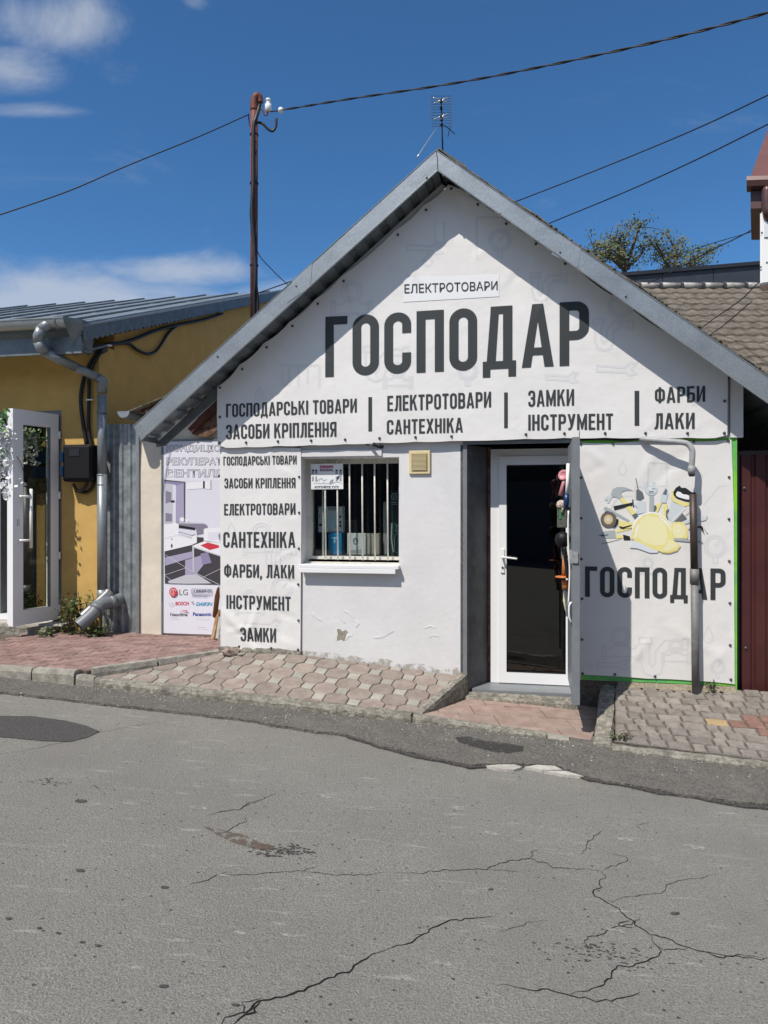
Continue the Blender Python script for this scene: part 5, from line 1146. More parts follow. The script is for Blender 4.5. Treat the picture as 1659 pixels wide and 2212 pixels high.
# downpipe
dp = sub_empty('downpipe', FP(-3.74, -.62, .6), yh)
def DQ(u, v, o): a = PX(u, v, o); return FP(a[0], o, a[1])
e1 = [DQ(112, 700, -.115), DQ(100, 703, -.08), DQ(88, 712, -.06), DQ(83, 726, -.07), DQ(84, 740, -.09), DQ(90, 752, -.12)]
obj('pipe_elbow', tube([e1[0], e1[1], e1[2]], .052, 14), M['pipe_paint'], dp, True); obj('pipe_elbow', tube([e1[2].lerp(e1[1], .2), e1[3], e1[4]], .054, 14), M['pipe_paint'], dp, True); obj('pipe_elbow', tube([e1[4].lerp(e1[3], .2), e1[5], DQ(98, 760, -.16)], .056, 14), M['pipe_paint'], dp, True)
pA, pB = DQ(92, 758, -.14), DQ(219, 820, -.62)
obj('pipe_section', tube([pA, pA.lerp(pB, .55)], .050, 14), M['pipe_paint'], dp, True); obj('pipe_section', tube([pA.lerp(pB, .50), pB], .046, 14), M['pipe_paint'], dp, True)
obj('pipe_elbow', tube([pA.lerp(pB, .93), DQ(222, 822, -.62), FP(-3.745, -.62, 2.88)], .053, 14), M['pipe_paint'], dp, True)
obj('pipe_section', tube([FP(-3.745, -.62, 2.86), FP(-3.74, -.62, 1.95)], .048, 16), M['pipe_paint'], dp, True); obj('pipe_section', tube([FP(-3.74, -.62, 2.02), FP(-3.74, -.62, .78)], .052, 16), M['pipe_paint'], dp, True)
obj('pipe_collar', tube([FP(-3.74, -.62, .80), FP(-3.74, -.62, .69)], .0545, 16), M['pipe_paint'], dp, True)
pe1, pe2 = PX(226, 1285, -.55), PX(170, 1335, -.30)
obj('pipe_outlet', tube([FP(pe1[0], -.62, pe1[1]+.02), FP(pe1[0], -.60, pe1[1]), FP(pe2[0], -.36, pe2[1])], .05, 16, caps=False), M['steel'], dp, True)
for z in (2.0, 1.9, 2.66): obj('pipe_joint', tube([FP(-3.742, -.62, z), FP(-3.742, -.62, z+.012)], .0535, 16), M['galv_dull'], dp)
dr = empty('drain_pipe', FP(-3.9, -.3, .3), 'fat grey plastic drain pipe with elbows lying at the foot of the downpipe', 'pipe')
q = [PX(258, 1294, -.75), PX(246, 1300, -.64), PX(218, 1306, -.50), PX(198, 1328, -.40), PX(170, 1352, -.30)]
pts = curve([FP(a[0], o, a[1]) for a, o in zip(q, (-.75, -.64, -.50, -.40, -.30))], 5)
obj('pipe_body', tube(pts, .066, 18, caps=False), M['grey_pvc'], dr, True)
for i in (6, 12): d = (pts[i+1]-pts[i]).normalized(); obj('socket_ring', tube([pts[i]-d*.03, pts[i]+d*.03], .073, 18), M['grey_pvc'], dr, True)
obj('pipe_mouth', tube([pts[-1], pts[-2].lerp(pts[-1], .3)], .058, 16), M['black'], dr)
# doorway and open PVC leaf
yd = sub_empty('doorway', FP(DR, YO, DZB), yh)
obj('frame', join(box(DR-.075, DR-.001, YO-.12, YO-.01, DZB, DZT-.001), box(DL, DR-.075, YO-.12, YO-.01, DZT-.07, DZT-.001), box(DL+.001, DL+.22, YO-.12, YO-.01, DZB, DZT-.07)), M['grey_paint'], yd)
obj('threshold', box(DL+.22, DR-.075, YO-.13, YO+.03, DZB-.03, DZB+.03), M['pvc'], yd)
obj('door_recess', box(DL+.01, DR-.01, YO-1.6, YO-1.58, .3, 2.7), M['interior'], yd)
obj('interior_void', join(box(DL-.3, DL-.28, YO-1.58, YO-.31, .3, 2.9), box(DR+.02, DR+.04, YO-1.58, YO-.31, .3, 2.9), box(DL-.3, DR+.04, YO-1.6, YO-.301, 2.9, 2.92), box(DL-.3, DR+.04, YO-1.6, YO-.301, .40, .42)), M['interior'], yd)
h0 = Vector((-3.515, 7.985, 0)); h1 = Vector((-3.756, 7.482, 0)); dd = (h1-h0); LN = dd.length; dx_ = dd.normalized(); nn = Vector((-dx_.y, dx_.x, 0))   # leaf axis (nn points to the doorway side)
if nn.x > 0: nn = -nn
leaf = sub_empty('door_leaf', h0+Vector((0, 0, .47)), yh)
def LB(a0, a1, t0, t1, z0, z1): return [h0+dx_*a+nn*t+Vector((0, 0, z)) for a in (a0, a1) for t in (t0, t1) for z in (z0, z1)], list(BF)
zb_, zt_ = .462, 2.672; fw = .10
obj('leaf_frame', join(LB(0, fw, 0, .07, zb_, zt_), LB(LN-fw-.02, LN, 0, .07, zb_, zt_), LB(fw, LN-fw-.02, 0, .07, zt_-.15, zt_), LB(fw, LN-fw-.02, 0, .07, zb_, zb_+.15)), M['pvc'], leaf)
obj('leaf_rebate', LB(LN-.05, LN-.012, .0705, .10, zb_+.02, zt_-.02), M['pvc'], leaf)
g2 = glass('door_leaf_glass', (.80, .82, .74), 4.0)
obj('glass_pane', LB(fw, LN-fw-.02, .03, .036, zb_+.15, zt_-.15), g2, leaf)
obj('glazing_bead', join(LB(fw+.001, fw+.02, .004, .028, zb_+.151, zt_-.151)), M['galv_dull'], leaf)
def LPt(a, t, z): return h0+dx_*a+nn*t+Vector((0, 0, z))
for t in (-.055, .125):
    hb = obj('pull_handle', tube([LPt(LN-.17 if t < 0 else LN-.06, t, 1.25), LPt(LN-.17 if t < 0 else LN-.06, t, 1.86)], .016, 10), M['porcelain'], leaf, True)
    for z in (1.33, 1.78): obj('standoff', tube([LPt(LN-.06, t*.35 if t < 0 else .07, z), LPt(LN-.17 if t < 0 else LN-.06, t, z)], .013, 8), M['porcelain'], hb, True)
obj('keyhole', LB(LN-.075, LN-.05, -.006, -.0005, 1.48, 1.55), M['steel'], leaf)
for z in (2.45, 1.80, 1.15, .58): obj('hinge', tube([LPt(.0, -.012, z-.04), LPt(.0, -.012, z+.04)], .014, 8), M['porcelain'], leaf, True)
obj('step', box(-5.8, -4.22, YO+.001, YO+.34, .10, .415), M['kerb_old'], yh)
obj('step_cover', box(-5.6, -4.12, YO+.02, YO+.20, .416, .436), M['pale_concrete'], yh)
# wire ornament and cloth behind the glass
orn = empty('wire_ornament', LPt(.36, .06, 1.3), 'curly wire flower garland hanging behind the open glass door', 'ornament')
v, f = [], []
def add(vf):
    global v, f; v, f = join((v, f), vf)
for i in range(26):
    t = i/25; a = .24+.23*t if i < 13 else .47; 
    ang = math.pi*(1.0+1.15*t)
    if i < 9: a, z = LN-.24+.0*i, 1.78-.068*i
    elif i < 13: a, z = LN-.27-.05*(i-9), 1.10+.0*(i-9)
    else: a, z = LN-.40, 1.14+.06*(i-13)
    for k in range(4):
        c = [LPt(a+.028*math.cos(2*math.pi*(j/8))*(.6)+.018*math.cos(k*1.57), .055, z+.028*math.sin(2*math.pi*(j/8))*.6+.018*math.sin(k*1.57)) for j in range(9)]; add(tube(c, .0022, 4, caps=False))
obj('wire_flowers', (v, f), mat('aged_wire', (.40, .34, .22), .5, metal=.3), orn)
obj('hanging_wire', tube([LPt(LN-.24, .055, 1.98), LPt(LN-.33, .055, 2.14), LPt(LN-.42, .055, 1.98)], .003, 5), M['bark'], orn)
sb_ = obj('sacking', LB(LN-.45, LN-.22, .05, .056, 1.82, 1.98), mat('sackcloth', (.16, .145, .10), .95, var=.3, vs=40), orn)
# wisteria garland on the leaf's outer end
ga = empty('flower_garland', LPt(LN, .05, 2.3), 'white artificial wisteria with green leaves over the top corner of the open glass door', 'garland')
v, f = [], []
for i in range(950):
    a = random.random(); br = random.choice((0, 0, 1, 2)); 
    if br == 0: c = LPt(LN+.03-.07*a+random.gauss(0, .03), .10+random.gauss(0, .05), 2.50-.75*a)
    elif br == 1: c = LPt(LN-.10-random.random()*.28, .09+random.gauss(0, .02), 2.50-.38*random.random()*(1))
    else: c = LPt(LN+.05+random.gauss(0, .04), .14+random.gauss(0, .06), 2.46-.35*random.random())
    r = random.uniform(.012, .026); d1 = Vector((random.gauss(0,1), random.gauss(0,1), random.gauss(0,1))).normalized(); d2 = d1.orthogonal().normalized()
    add(([c-d1*r, c+d2*r*.8, c+d1*r, c-d2*r*.8], [(0,1,2,3)]))
stuff(obj('petals', (v, f), M['petal'], ga)); v, f = [], []
for i in range(170):
    br = random.random()
    c = LPt(LN-.02+random.gauss(0, .06)+.05, .12+random.gauss(0, .06), random.choice((2.55, 2.6, 2.45, 2.2))+random.gauss(0, .05)) if br < .6 else LPt(LN-.15-random.random()*.3, .09+random.gauss(0, .015), 2.5-random.random()*.2)
    r = random.uniform(.03, .05); d1 = Vector((random.gauss(0,1), random.gauss(0,1), random.gauss(-.4,1))).normalized(); d2 = d1.orthogonal().normalized()
    add(([c, c+d1*r*.5+d2*r*.35, c+d1*r*1.3, c+d1*r*.5-d2*r*.35], [(0,1,2,3)]))
stuff(obj('leaves', (v, f), mat('silk_leaf', (.16, .32, .10), .5, var=.4, vs=30), ga))
obj('vine', tube(curve([LPt(LN+.03, .1, 2.62), LPt(LN-.0, .12, 2.35), LPt(LN-.06, -.02, 2.15), LPt(LN-.12, -.02, 2.0)], 6), .004, 5), M['bark'], ga)
# meter box and cables
mt = empty('electric_meter_box', FP(-4.1, YO+.1, 1.95), 'black electricity meter box with a small window on the yellow wall', 'meter box')
a0, a1 = PX(133, 960, YO+.16), PX(196, 1040, YO+.16)
ms0, ms1, mz0, mz1 = a0[0], a1[0], a1[1], a0[1]
bbox_obj('case', (ms0, ms1, YO+.002, YO+.15, mz0, mz1), M['black'], mt, .03, 3); bbox_obj('cover', (ms0+.035, ms1-.01, YO+.1505, YO+.172, mz0+.03, mz1-.02), M['black'], mt, .012, 2)
bbox_obj('viewing_window', (ms0+.10, ms0+.22, YO+.1725, YO+.178, mz1-.13, mz1-.05), flat('smoked_window', (.03, .035, .04), .1), mt, .003)
for zz in (mz1-.19, mz1-.34): bbox_obj('side_window', (ms0-.012, ms0+.03, YO+.03, YO+.178, zz, zz+.11), flat('blue_plastic', (.01, .03, .07), .15), mt, .006)
zc1 = zm(0, 1100, .5425)
def cpt(x, y, oo):
    if oo <= -1:
        o, z = PS(*zc1(x, y), -3.795); return FP(-3.795, o, z)
    a = PX(*zc1(x, y), oo); return FP(a[0], oo, a[1])
def cab(name, pts, r, label):
    o = obj(name, tube(curve([cpt(*p) for p in pts], 6), r, 10), M['cable'], None, True); tag(o, label, 'cable'); return o
W0_ = YO+.03
cab('cable', [(640,1270,W0_),(600,1000,W0_),(600,850,W0_),(640,700,W0_),(720,570,W0_+.02),(770,520,-1),(900,500,-1.0),(1000,470,-1.6),(1150,410,-2.4),(1300,370,-3.2),(1500,330,-4.2),(1640,285,-5.0)], .020, 'thick black cable curving from behind the meter up under the verge')
cab('cable', [(560,1590,W0_),(640,1600,W0_),(690,1530,W0_),(690,1330,W0_),(655,1150,W0_),(655,900,W0_),(665,720,W0_),(730,590,W0_+.03),(800,520,-1),(940,505,-1.1),(1010,550,-1.5),(1090,582,-1.8),(1160,550,-2.1),(1240,430,-2.6),(1310,370,-3.1)], .018, 'black cable looping under the meter and sagging once below the verge')
cab('cable', [(540,1540,W0_+.08),(570,1590,W0_+.05),(600,1590,W0_+.05),(640,1540,W0_+.06),(670,1400,W0_+.03),(650,1250,W0_+.02)], .016, 'short black cable looping below the meter box')
for k, (x, y) in enumerate(((660,920),(795,520))):
    a = PX(*zc1(x, y), W0_+.02); tag(obj('cable_clip', box(a[0]-.035, a[0]+.035, W0_-.005, W0_+.028, a[1]-.006, a[1]+.006), M['porcelain']), ('white cable tie on the vertical cables above the meter box', 'white cable tie where the cables bend under the roof')[k], 'clip')
# weeds
def weeds(name, cx, co, zb, n, spread, hgt, label, r=(.014, .032), cat='weed'):
    e = empty(name, FP(cx, co, zb), label, cat); v, f = [], []; sv, sf = [], []
    for i in range(max(3, n//14)):
        b = FP(cx+random.gauss(0, spread*.45), co+random.gauss(0, spread*.18), zb); t = b+Vector((random.gauss(0, spread*.4), random.gauss(0, spread*.2), hgt*random.uniform(.5, 1)))
        mid = b.lerp(t, .5)+Vector((random.gauss(0, .03), random.gauss(0, .03), .03)); cc = curve([b, mid, t], 4); sv, sf = join((sv, sf), tube(cc, .003, 4))
        for k in range(14):
            c = cc[random.randrange(1, len(cc))]+Vector((random.gauss(0, .022), random.gauss(0, .022), random.gauss(0, .02))); rr = random.uniform(*r); d1 = Vector((random.gauss(0, 1), random.gauss(0, 1)-.5, random.gauss(0, .5))).normalized(); d2 = d1.cross(Vector((random.gauss(0, .3), random.gauss(0, .3), 1))).normalized()
            v, f = join((v, f), ([c, c+d1*rr*.5+d2*rr*.6, c+d1*rr*1.2+d2*rr*.25, c+d1*rr*1.3, c+d1*rr*1.2-d2*rr*.3, c+d1*rr*.5-d2*rr*.6], [(0,1,2,3,4,5)]))
    obj('stems', (sv, sf), M['bark'], e); stuff(obj('leaves', (v, f), M['leaf'], e)); return e
weeds('weed', PX(165, 1330, -.5)[0], -.52, .33, 560, .21, .46, 'leafy green weed growing round the foot of the downpipe')
weeds('weed', PX(240, 1345, -.6)[0], -.45, .30, 190, .12, .16, 'low green weed under the fat drain pipe')
weeds('weed', PX(100, 1362, -.3)[0], -.28, .34, 60, .07, .08, 'tiny weed sprouting at the doorstep left of the pipe')
weeds('weed', PX(303, 1372, -.2)[0], -.80, .28, 26, .05, .05, 'tiny weed at the foot of the tin sheet')
weeds('weed', 2.14, .05, .175, 60, .07, .05, 'dry tuft growing at the foot of the grey standpipe', (.008, .02))
weeds('moss_tuft', 1.34, .90, -.02, 70, .05, .02, 'mossy tuft in the corner of the brick pavement by the block', (.008, .016), 'moss')
# ================================================================== POLE, WIRES, ANTENNA
def DP(u, v, Y):                                      # measured point at a known distance
    return Vector(((u-U0)/F*Y, Y, H-(v-V0)/F*Y))
zc5 = zm(0, 0, .92587)
PYd = 7.9
pole = empty('service_pole', DP(549, 690, PYd), 'rust red steel conduit pole with a bent top behind the left roof slope', 'pole')
obj('pole_tube', tube([DP(548.5, 720, PYd), DP(549, 470, PYd), DP(549, 222, PYd)], .040, 14), M['rust'], pole, True)
obj('bent_top', tube(curve([DP(549, 240, PYd), DP(549, 222, PYd), DP(552, 210, PYd), DP(558, 208, PYd), DP(562, 214, PYd), DP(563, 222, PYd)], 4), [.042]*10+[.042, .041, .040, .038, .036, .034, .032, .03, .03, .03, .03][:11], 14), M['rust'], pole, True)
for v_ in (290, 395, 572): obj('pole_band', tube([DP(549, v_, PYd), DP(549, v_+3, PYd)], .047, 12), M['black'], pole)
ih = obj('insulator_hook', tube(curve([DP(552, 236, PYd), DP(563, 235, PYd), DP(568, 240, PYd), DP(571, 248, PYd), DP(577, 248, PYd), DP(579, 240, PYd)], 4), .008, 8), M['rust'], pole, True)
obj('insulator', lathe([(.028, 0), (.036, .004), (.036, .075), (.022, .085), (.022, .11), (.030, .115), (.025, .135), (.008, .142)], DP(579.5, 241, PYd), 14), M['porcelain'], ih, True)
obj('cable', tube(curve([DP(563, 216, PYd), DP(559, 235, PYd), DP(553, 255, PYd-.05), DP(548, 275, PYd-.06), DP(547, 340, PYd-.06), DP(547, 400, PYd-.07), DP(544.5, 440, PYd-.07), DP(545, 480, PYd-.07), DP(550, 540, PYd-.07), DP(551, 600, PYd-.06), DP(556, 650, PYd-.06), DP(557, 705, PYd-.06)], 6), .020, 10), M['cable'], pole, True)
obj('cable', tube(curve([DP(597, 255, PYd), DP(596, 272, PYd), DP(589, 283, PYd), DP(578, 278, PYd), DP(568, 268, PYd), DP(557, 265, PYd), DP(549, 275, PYd-.05), DP(546, 320, PYd-.06), DP(545, 420, PYd-.07), DP(542, 460, PYd-.07), DP(546, 510, PYd-.07), DP(552, 580, PYd-.09), DP(549, 640, PYd-.09), DP(551, 705, PYd-.06)], 6), .014, 8), M['cable'], pole, True)
obj('thin_cable', tube(curve([DP(552, 305, PYd-.05), DP(557, 312, PYd-.05), DP(553, 330, PYd-.05), DP(556, 345, PYd-.05), DP(554, 400, PYd-.05), DP(556, 470, PYd-.04), DP(555, 540, PYd-.04), DP(590, 585, PYd+.3), DP(625, 618, PYd+.5)], 5), .005, 6), M['cable'], pole, True)
obj('tail_cable', tube(curve([DP(537, 247, PYd), DP(538, 262, PYd), DP(541, 276, PYd), DP(544, 282, PYd)], 4), .006, 6), M['cable'], pole, True)
def wire(pts, r, label, n=6, k=8, m='cable'):
    o = obj('wire', tube(curve(pts, k), r, n), M[m], None, True); return tag(o, label, 'wire')
clamp = DP(607, 238, PYd)
cl_ = obj('wire_clamp', join(lathe([(.008, -.03), (.028, -.02), (.032, .0), (.024, .02), (.008, .03)], clamp, 10, Vector((1, 0, .1)))), M['porcelain'], None, True); tag(cl_, 'small white clamp at the end of the thick twisted wire', 'clamp')
# twisted thick service wire: two strands winding
base = curve([DP(607, 238, PYd), DP(760, 213, 7.3), DP(980, 180, 6.6), DP(1200, 138, 5.9), DP(1440, 85, 5.3), DP(1660, 27, 4.8), DP(1900, -45, 4.2)], 40)
sv, sf = [], []
for ph in (0, math.pi):
    pts = []
    for i, p in enumerate(base):
        a = i*.30+ph; pts.append(p+Vector((0, math.cos(a), math.sin(a)))*.0055)
    sv, sf = join((sv, sf), tube(pts, .0055, 6))
tag(obj('wire', (sv, sf), M['cable'], None, True), 'thick twisted black wire from the pole to the upper right of the sky', 'wire')
wire([DP(-40, 478, 6.4), DP(0, 464, 6.5), DP(150, 412, 6.8), DP(275, 358, 7.1), DP(430, 295, 7.5), DP(538, 247, PYd)], .006, 'thin black wire from the pole to the left edge')
wire([DP(583, 241, PYd), DP(592, 240, PYd), DP(607, 238, PYd)], .007, 'short wire tail between the white insulator and the clamp')
wire([DP(560, 632, 9.5), DP(600, 618, 9.4), DP(640, 604, 9.2), DP(700, 585, 9.0)], .007, 'dark wire low over the grey sheet roof beside the pole')
wire([DP(1000, 478, 13), DP(1115, 435, 12), DP(1300, 363, 11), DP(1500, 280, 10), DP(1660, 205, 9), DP(1800, 140, 8)], .009, 'upper of two parallel wires above the right roof slope')
wire([DP(1100, 520, 13), DP(1190, 481, 12), DP(1350, 415, 11), DP(1500, 347, 10), DP(1660, 268, 9), DP(1800, 200, 8)], .009, 'lower of two parallel wires above the right roof slope')
wire([DP(1400, 612, 13), DP(1446, 590, 12.4), DP(1520, 549, 12), DP(1590, 515, 11), DP(1660, 478, 10), DP(1760, 430, 9)], .009, 'black wire crossing the tree and the dark parapet')
wire([DP(1480, 545, 13), DP(1540, 525, 12.5), DP(1600, 508, 12), DP(1660, 489, 11), DP(1740, 462, 10)], .006, 'thinner wire meeting the one over the tree')
wire([DP(1480, 735, 10.5), DP(1540, 690, 10.3), DP(1600, 648, 10), DP(1640, 610, 9.5), DP(1700, 570, 9)], .007, 'upper of the two wires crossing low in front of the tiled roof')
wire([DP(1500, 745, 10.5), DP(1560, 705, 10.3), DP(1625, 650, 10)], .007, 'lower of the two wires crossing low in front of the tiled roof')
# antenna on the ridge
an = empty('tv_antenna', DP(957, 330, 8.5), 'grid television antenna on a thin mast behind the gable peak', 'antenna')
AYd = 8.5
za = zm(1650, 350, .18090)
def ap(x, y, d=0): return DP(*za(x, y), AYd+d)
obj('mast', tube([ap(672, 1480), ap(632, 250)], .009, 8), M['black'], an)
v, f = [], []
for i in range(12):
    y0 = 190+i*61; sh = i*2.6; v, f = join((v, f), tube([ap(402+sh, y0, .15), ap(845+sh, y0-4, .15)], .0032, 4))
for x in (402, 480, 780, 845): v, f = join((v, f), tube([ap(x, 190, .15), ap(x+28, 865, .15)], .0035 if x in (402, 845) else .003, 4))
obj('reflector_grid', (v, f), mat('grid_wire', (.10, .14, .20), .5, metal=.3), an)
for y in (280, 635):
    for a in (((455, y-50), (570, y-25), (605, y+5)), ((470, y+70), (575, y+35), (605, y+5)), ((660, y+10), (700, y-25), (800, y-50)), ((660, y+10), (690, y+30), (770, y+50))):
        if y == 635 and a[0][0] in (455,): continue
        obj('dipole', tube(curve([ap(*q, -.05) for q in a], 4), .0075, 6), M['steel'], an, True)
for x, y in ((632, 275), (634, 320), (632, 455), (636, 630), (642, 718), (643, 818)): obj('clamp_block', lathe([(.014, -.012), (.018, 0), (.014, .012)], ap(x, y), 8), M['black'], an)
obj('strut', tube(curve([ap(80, 1575, -.3), ap(330, 1200, -.2), ap(520, 920, -.1), ap(612, 830)], 4), .0065, 6), M['steel'], an, True)
obj('strut', tube(curve([ap(670, 825), ap(800, 910, .1), ap(935, 1030, .2)], 4), .005, 5), M['black'], an); obj('strut', tube([ap(830, 870, .15), ap(780, 1100, .2)], .004, 5), M['black'], an)
# ================================================================== FRONT FITTINGS
zq = zm(2250, 1700, .5425)
lp = empty('bent_wall_tube', FP(1.8, .06, 2.1), 'pale grey bent tube arm hanging down in front of the tools banner', 'tube')
oo = [.045, .10, .13, .14, .14, .14, .14]
pts = [(575,100), (620,106), (760,118), (880,128), (925,142), (952,175), (958,215), (950,330)]
oo = [.03, .07, .11, .14, .145, .15, .15, .15]
obj('tube_arm', tube(curve([FP(*(lambda a: (a[0], o, a[1]))(PX(*zq(x, y), o))) for (x, y), o in zip(pts, oo)], 5), .0235, 12), M['grey_tube'], lp, True)
a = PX(*zq(952, 325), .15); b = PX(*zq(952, 362), .15)
obj('socket', lathe([(.029, 0), (.029, .06), (.025, .065)], FP(a[0], .15, b[1]), 12), M['grey_tube'], lp, True); obj('socket_mouth', lathe([(.018, -.02), (.024, -.012), (.025, 0)], FP(a[0], .15, b[1]), 12), M['brown_tube'], lp, True)
obj('feed_cable', tube(curve([FP(*(lambda a: (a[0], o, a[1]))(PX(*zq(x, y), o))) for x, y, o in ((120,110,.02),(300,104,.03),(450,112,.03),(575,98,.03),(600,92,.02))], 5), .008, 8), M['cable'], lp, True)
sp = empty('standpipe', FP(2.02, .09, .17), 'upright pipe with a brown upper tube in a grey lower tube before the tools banner', 'pipe')
tp, md_, bt = PX(1497, 1070, .10), PX(1500, 1232, .10), PX(1503, 1487, .10)
obj('upper_tube', tube([FP(tp[0], .10, tp[1]+.01), FP(md_[0], .10, md_[1]-.02)], .030, 14), M['brown_tube'], sp, True)
obj('collar', tube([FP(md_[0], .10, md_[1]+.012), FP(md_[0]+.001, .10, md_[1]-.11)], .036, 14), M['grey_tube_dark'], sp, True)
obj('lower_tube', tube([FP(md_[0]+.001, .10, md_[1]-.10), FP(bt[0], .10, bt[1]-.06)], .031, 14), M['grey_tube_dark'], sp, True)
obj('tube_bracket', tube([FP(md_[0], .10, md_[1]-.45), FP(md_[0], .025, md_[1]-.45)], .008, 6), M['steel'], sp)
# goods hanging on the open steel leaf (inner face, towards the door)
zt = zm(2150, 1850, .38462)
def HP(x, y, o): a = PX(*zt(x, y), o); return FP(a[0], o, a[1])
OH = .62
t1 = empty('pink_scoop', HP(260, 200, OH), 'pink plastic scoop with a long handle hanging at the top of the steel door', 'scoop')
obj('handle', tube([HP(290, 150, OH), HP(262, 240, OH), HP(240, 345, OH)], [.013, .014, .020], 8), mat('pink_plastic', (.50, .20, .23), .4), t1, True)
obj('bowl', lathe([(.010, -.03), (.030, -.022), (.044, .0), (.040, .01), (.026, -.01)], HP(268, 130, OH), 12, FP(-.6, 1, .3)-FP(0, 0, 0)), MATS['pink_plastic'], t1, True)
t2 = empty('blue_brush', HP(300, 400, OH), 'white and dark blue handled brush hanging below the pink scoop', 'brush')
obj('shaft', tube([HP(318, 10, OH+.06), HP(312, 200, OH+.06), HP(302, 330, OH+.06)], .013, 8), M['porcelain'], t2, True); obj('grip', tube([HP(302, 325, OH+.06), HP(300, 400, OH+.06), HP(294, 485, OH+.06)], [.019, .022, .018], 8), mat('navy_plastic', (.006, .03, .10), .3), t2, True)
t3 = empty('goods_packet', HP(270, 560, OH), 'small clear packet with a green card under the blue handled brush', 'packet')
pk = HP(272, 580, OH); 
def lb(c, w_, d, h, m, par, name, bev=.003): s, o = SO(c.x, c.y); return bbox_obj(name, (s-w_/2, s+w_/2, o-d/2, o+d/2, c.z-h/2, c.z+h/2), m, par, bev)
lb(HP(274, 570, OH), .10, .02, .16, mat('packet_film', (.10, .105, .09), .25, var=.3, vs=30), t3, 'packet'); lb(HP(238, 530, OH), .02, .03, .09, mat('green_card', (.03, .2, .06), .6), t3, 'card')
obj('sponge', lathe([(.012, -.03), (.034, -.02), (.040, 0), (.03, .025), (.01, .035)], HP(248, 438, OH), 9), mat('pale_sponge', (.5, .42, .35), .95, var=.3, vs=60, bump=1, bs=80), t3)
obj('tag_strip', tube([HP(256, 440, OH+.02), HP(262, 480, OH+.02), HP(255, 520, OH+.02)], .010, 6), MATS['pale_sponge'], t3, True)
t4 = empty('rubber_mallet', HP(262, 830, OH), 'black round headed rubber mallet hanging mid height on the steel door', 'mallet')
obj('head', lathe([(.006, -.062), (.040, -.052), (.058, -.02), (.060, .01), (.050, .04), (.025, .056), (.005, .06)], HP(262, 800, OH), 16), M['black'], t4, True)
for dx2 in (-12, 12, 30): obj('shaft', tube([HP(262+dx2, 850, OH), HP(270+dx2*1.3, 1000, OH)], .006, 6), M['galv_dull'], t4)
t5 = empty('orange_trowel_set', HP(285, 1180, OH), 'orange handled chisel with a round hand guard below the black mallet', 'chisel')
org = mat('orange_plastic', (.55, .17, .04), .4)
obj('guard', lathe([(.010, -.010), (.062, -.004), (.066, .002), (.060, .008), (.010, .010)], HP(272, 1192, OH), 18), org, t5, True)
obj('grip', tube([HP(285, 1225, OH), HP(292, 1318, OH)], .026, 10), org, t5, True); obj('handle', tube([HP(272, 960, OH), HP(276, 1080, OH), HP(276, 1185, OH)], [.010, .016, .019], 10), mat('amber_wood', (.40, .16, .05), .5), t5, True)
obj('blade', tube([HP(290, 1318, OH), HP(305, 1450, OH), HP(312, 1600, OH)], [.020, .015, .014], 6), M['galv_dull'], t5)
t6 = empty('black_pry_bar', HP(300, 1100, OH+.05), 'slim black bar hanging beside the orange handled chisel', 'bar')
obj('bar', tube(curve([HP(285, 880, OH+.06), HP(288, 980, OH+.06), HP(305, 1080, OH+.06), HP(318, 1190, OH+.06)], 5), [.016]*16, 8), M['black'], t6, True)
t7 = empty('long_white_tool', HP(320, 1000, OH+.1), 'long thin white rod hanging close along the steel door edge', 'rod')
obj('rod', tube(curve([HP(322, 500, OH+.12), HP(318, 700, OH+.12), HP(322, 900, OH+.12), HP(335, 1150, OH+.12), HP(320, 1500, OH+.12)], 5), .007, 6), M['porcelain'], t7, True)
t8 = empty('pale_scraper', HP(280, 1450, OH), 'narrow scraper with a pale tip hanging lowest on the steel door', 'scraper')
obj('blade', tube([HP(278, 1330, OH-.02), HP(280, 1400, OH-.02), HP(284, 1440, OH-.02), HP(298, 1545, OH-.02)], [.010, .011, .016, .008], 6), M['ivory'], t8)
# ================================================================== WINDOW GOODS
zw = zm(1200, 1800, .27125)
def wbox(name, x0, y0, x1, y1, o, dep, m, label, cat):
    a, b = PX(*zw(x0, y0), o), PX(*zw(x1, y1), o); e = empty(name, FP((a[0]+b[0])/2, o-dep/2, b[1]), label, cat)
    bbox_obj('box', (a[0], b[0], o-dep, o, b[1], a[1]), m, e, .004); return e, a, b
def wprint(e, o, name, m, *polys, lift=.0012):
    return print_poly(polys, zw, o, e, m, lift, name)
def wfont(e, o, txt, x0, y0, x1, y1, m, **k):
    a, b = zw(x0, y0), zw(x1, y1); return font_line(txt, a[0], a[1], b[0], b[1], o, e, m, .0022, **k)
so_o = -.085
sg = empty('window_sign', FP(-1.2, so_o, 1.8), 'small white glue advertising card in the top left corner of the barred window', 'sign')
q = [PX(*zw(x, y), so_o) for x, y in ((160,205),(633,200),(638,575),(163,580))]
obj('card', prism([q[3], q[2], q[1], q[0]], so_o-.003, so_o), M['pvc'], sg)
mg = flat('sign_magenta', (.45, .10, .20)); pi_ = flat('sign_ink', (.04, .03, .06)); gk = flat('sign_grey', (.30, .32, .36)); bl = flat('sign_blue', (.45, .62, .72))
wprint(sg, so_o, 'print', mg, [(290,230),(492,228),(492,262),(290,264)])
wfont(sg, so_o, 'SOUDAL', 292, 272, 494, 314, flat('sign_purple', (.13, .01, .08)), offset=.04)
wfont(sg, so_o, 'КУПУЙТЕ ТУТ!', 218, 522, 575, 565, pi_, offset=.03)
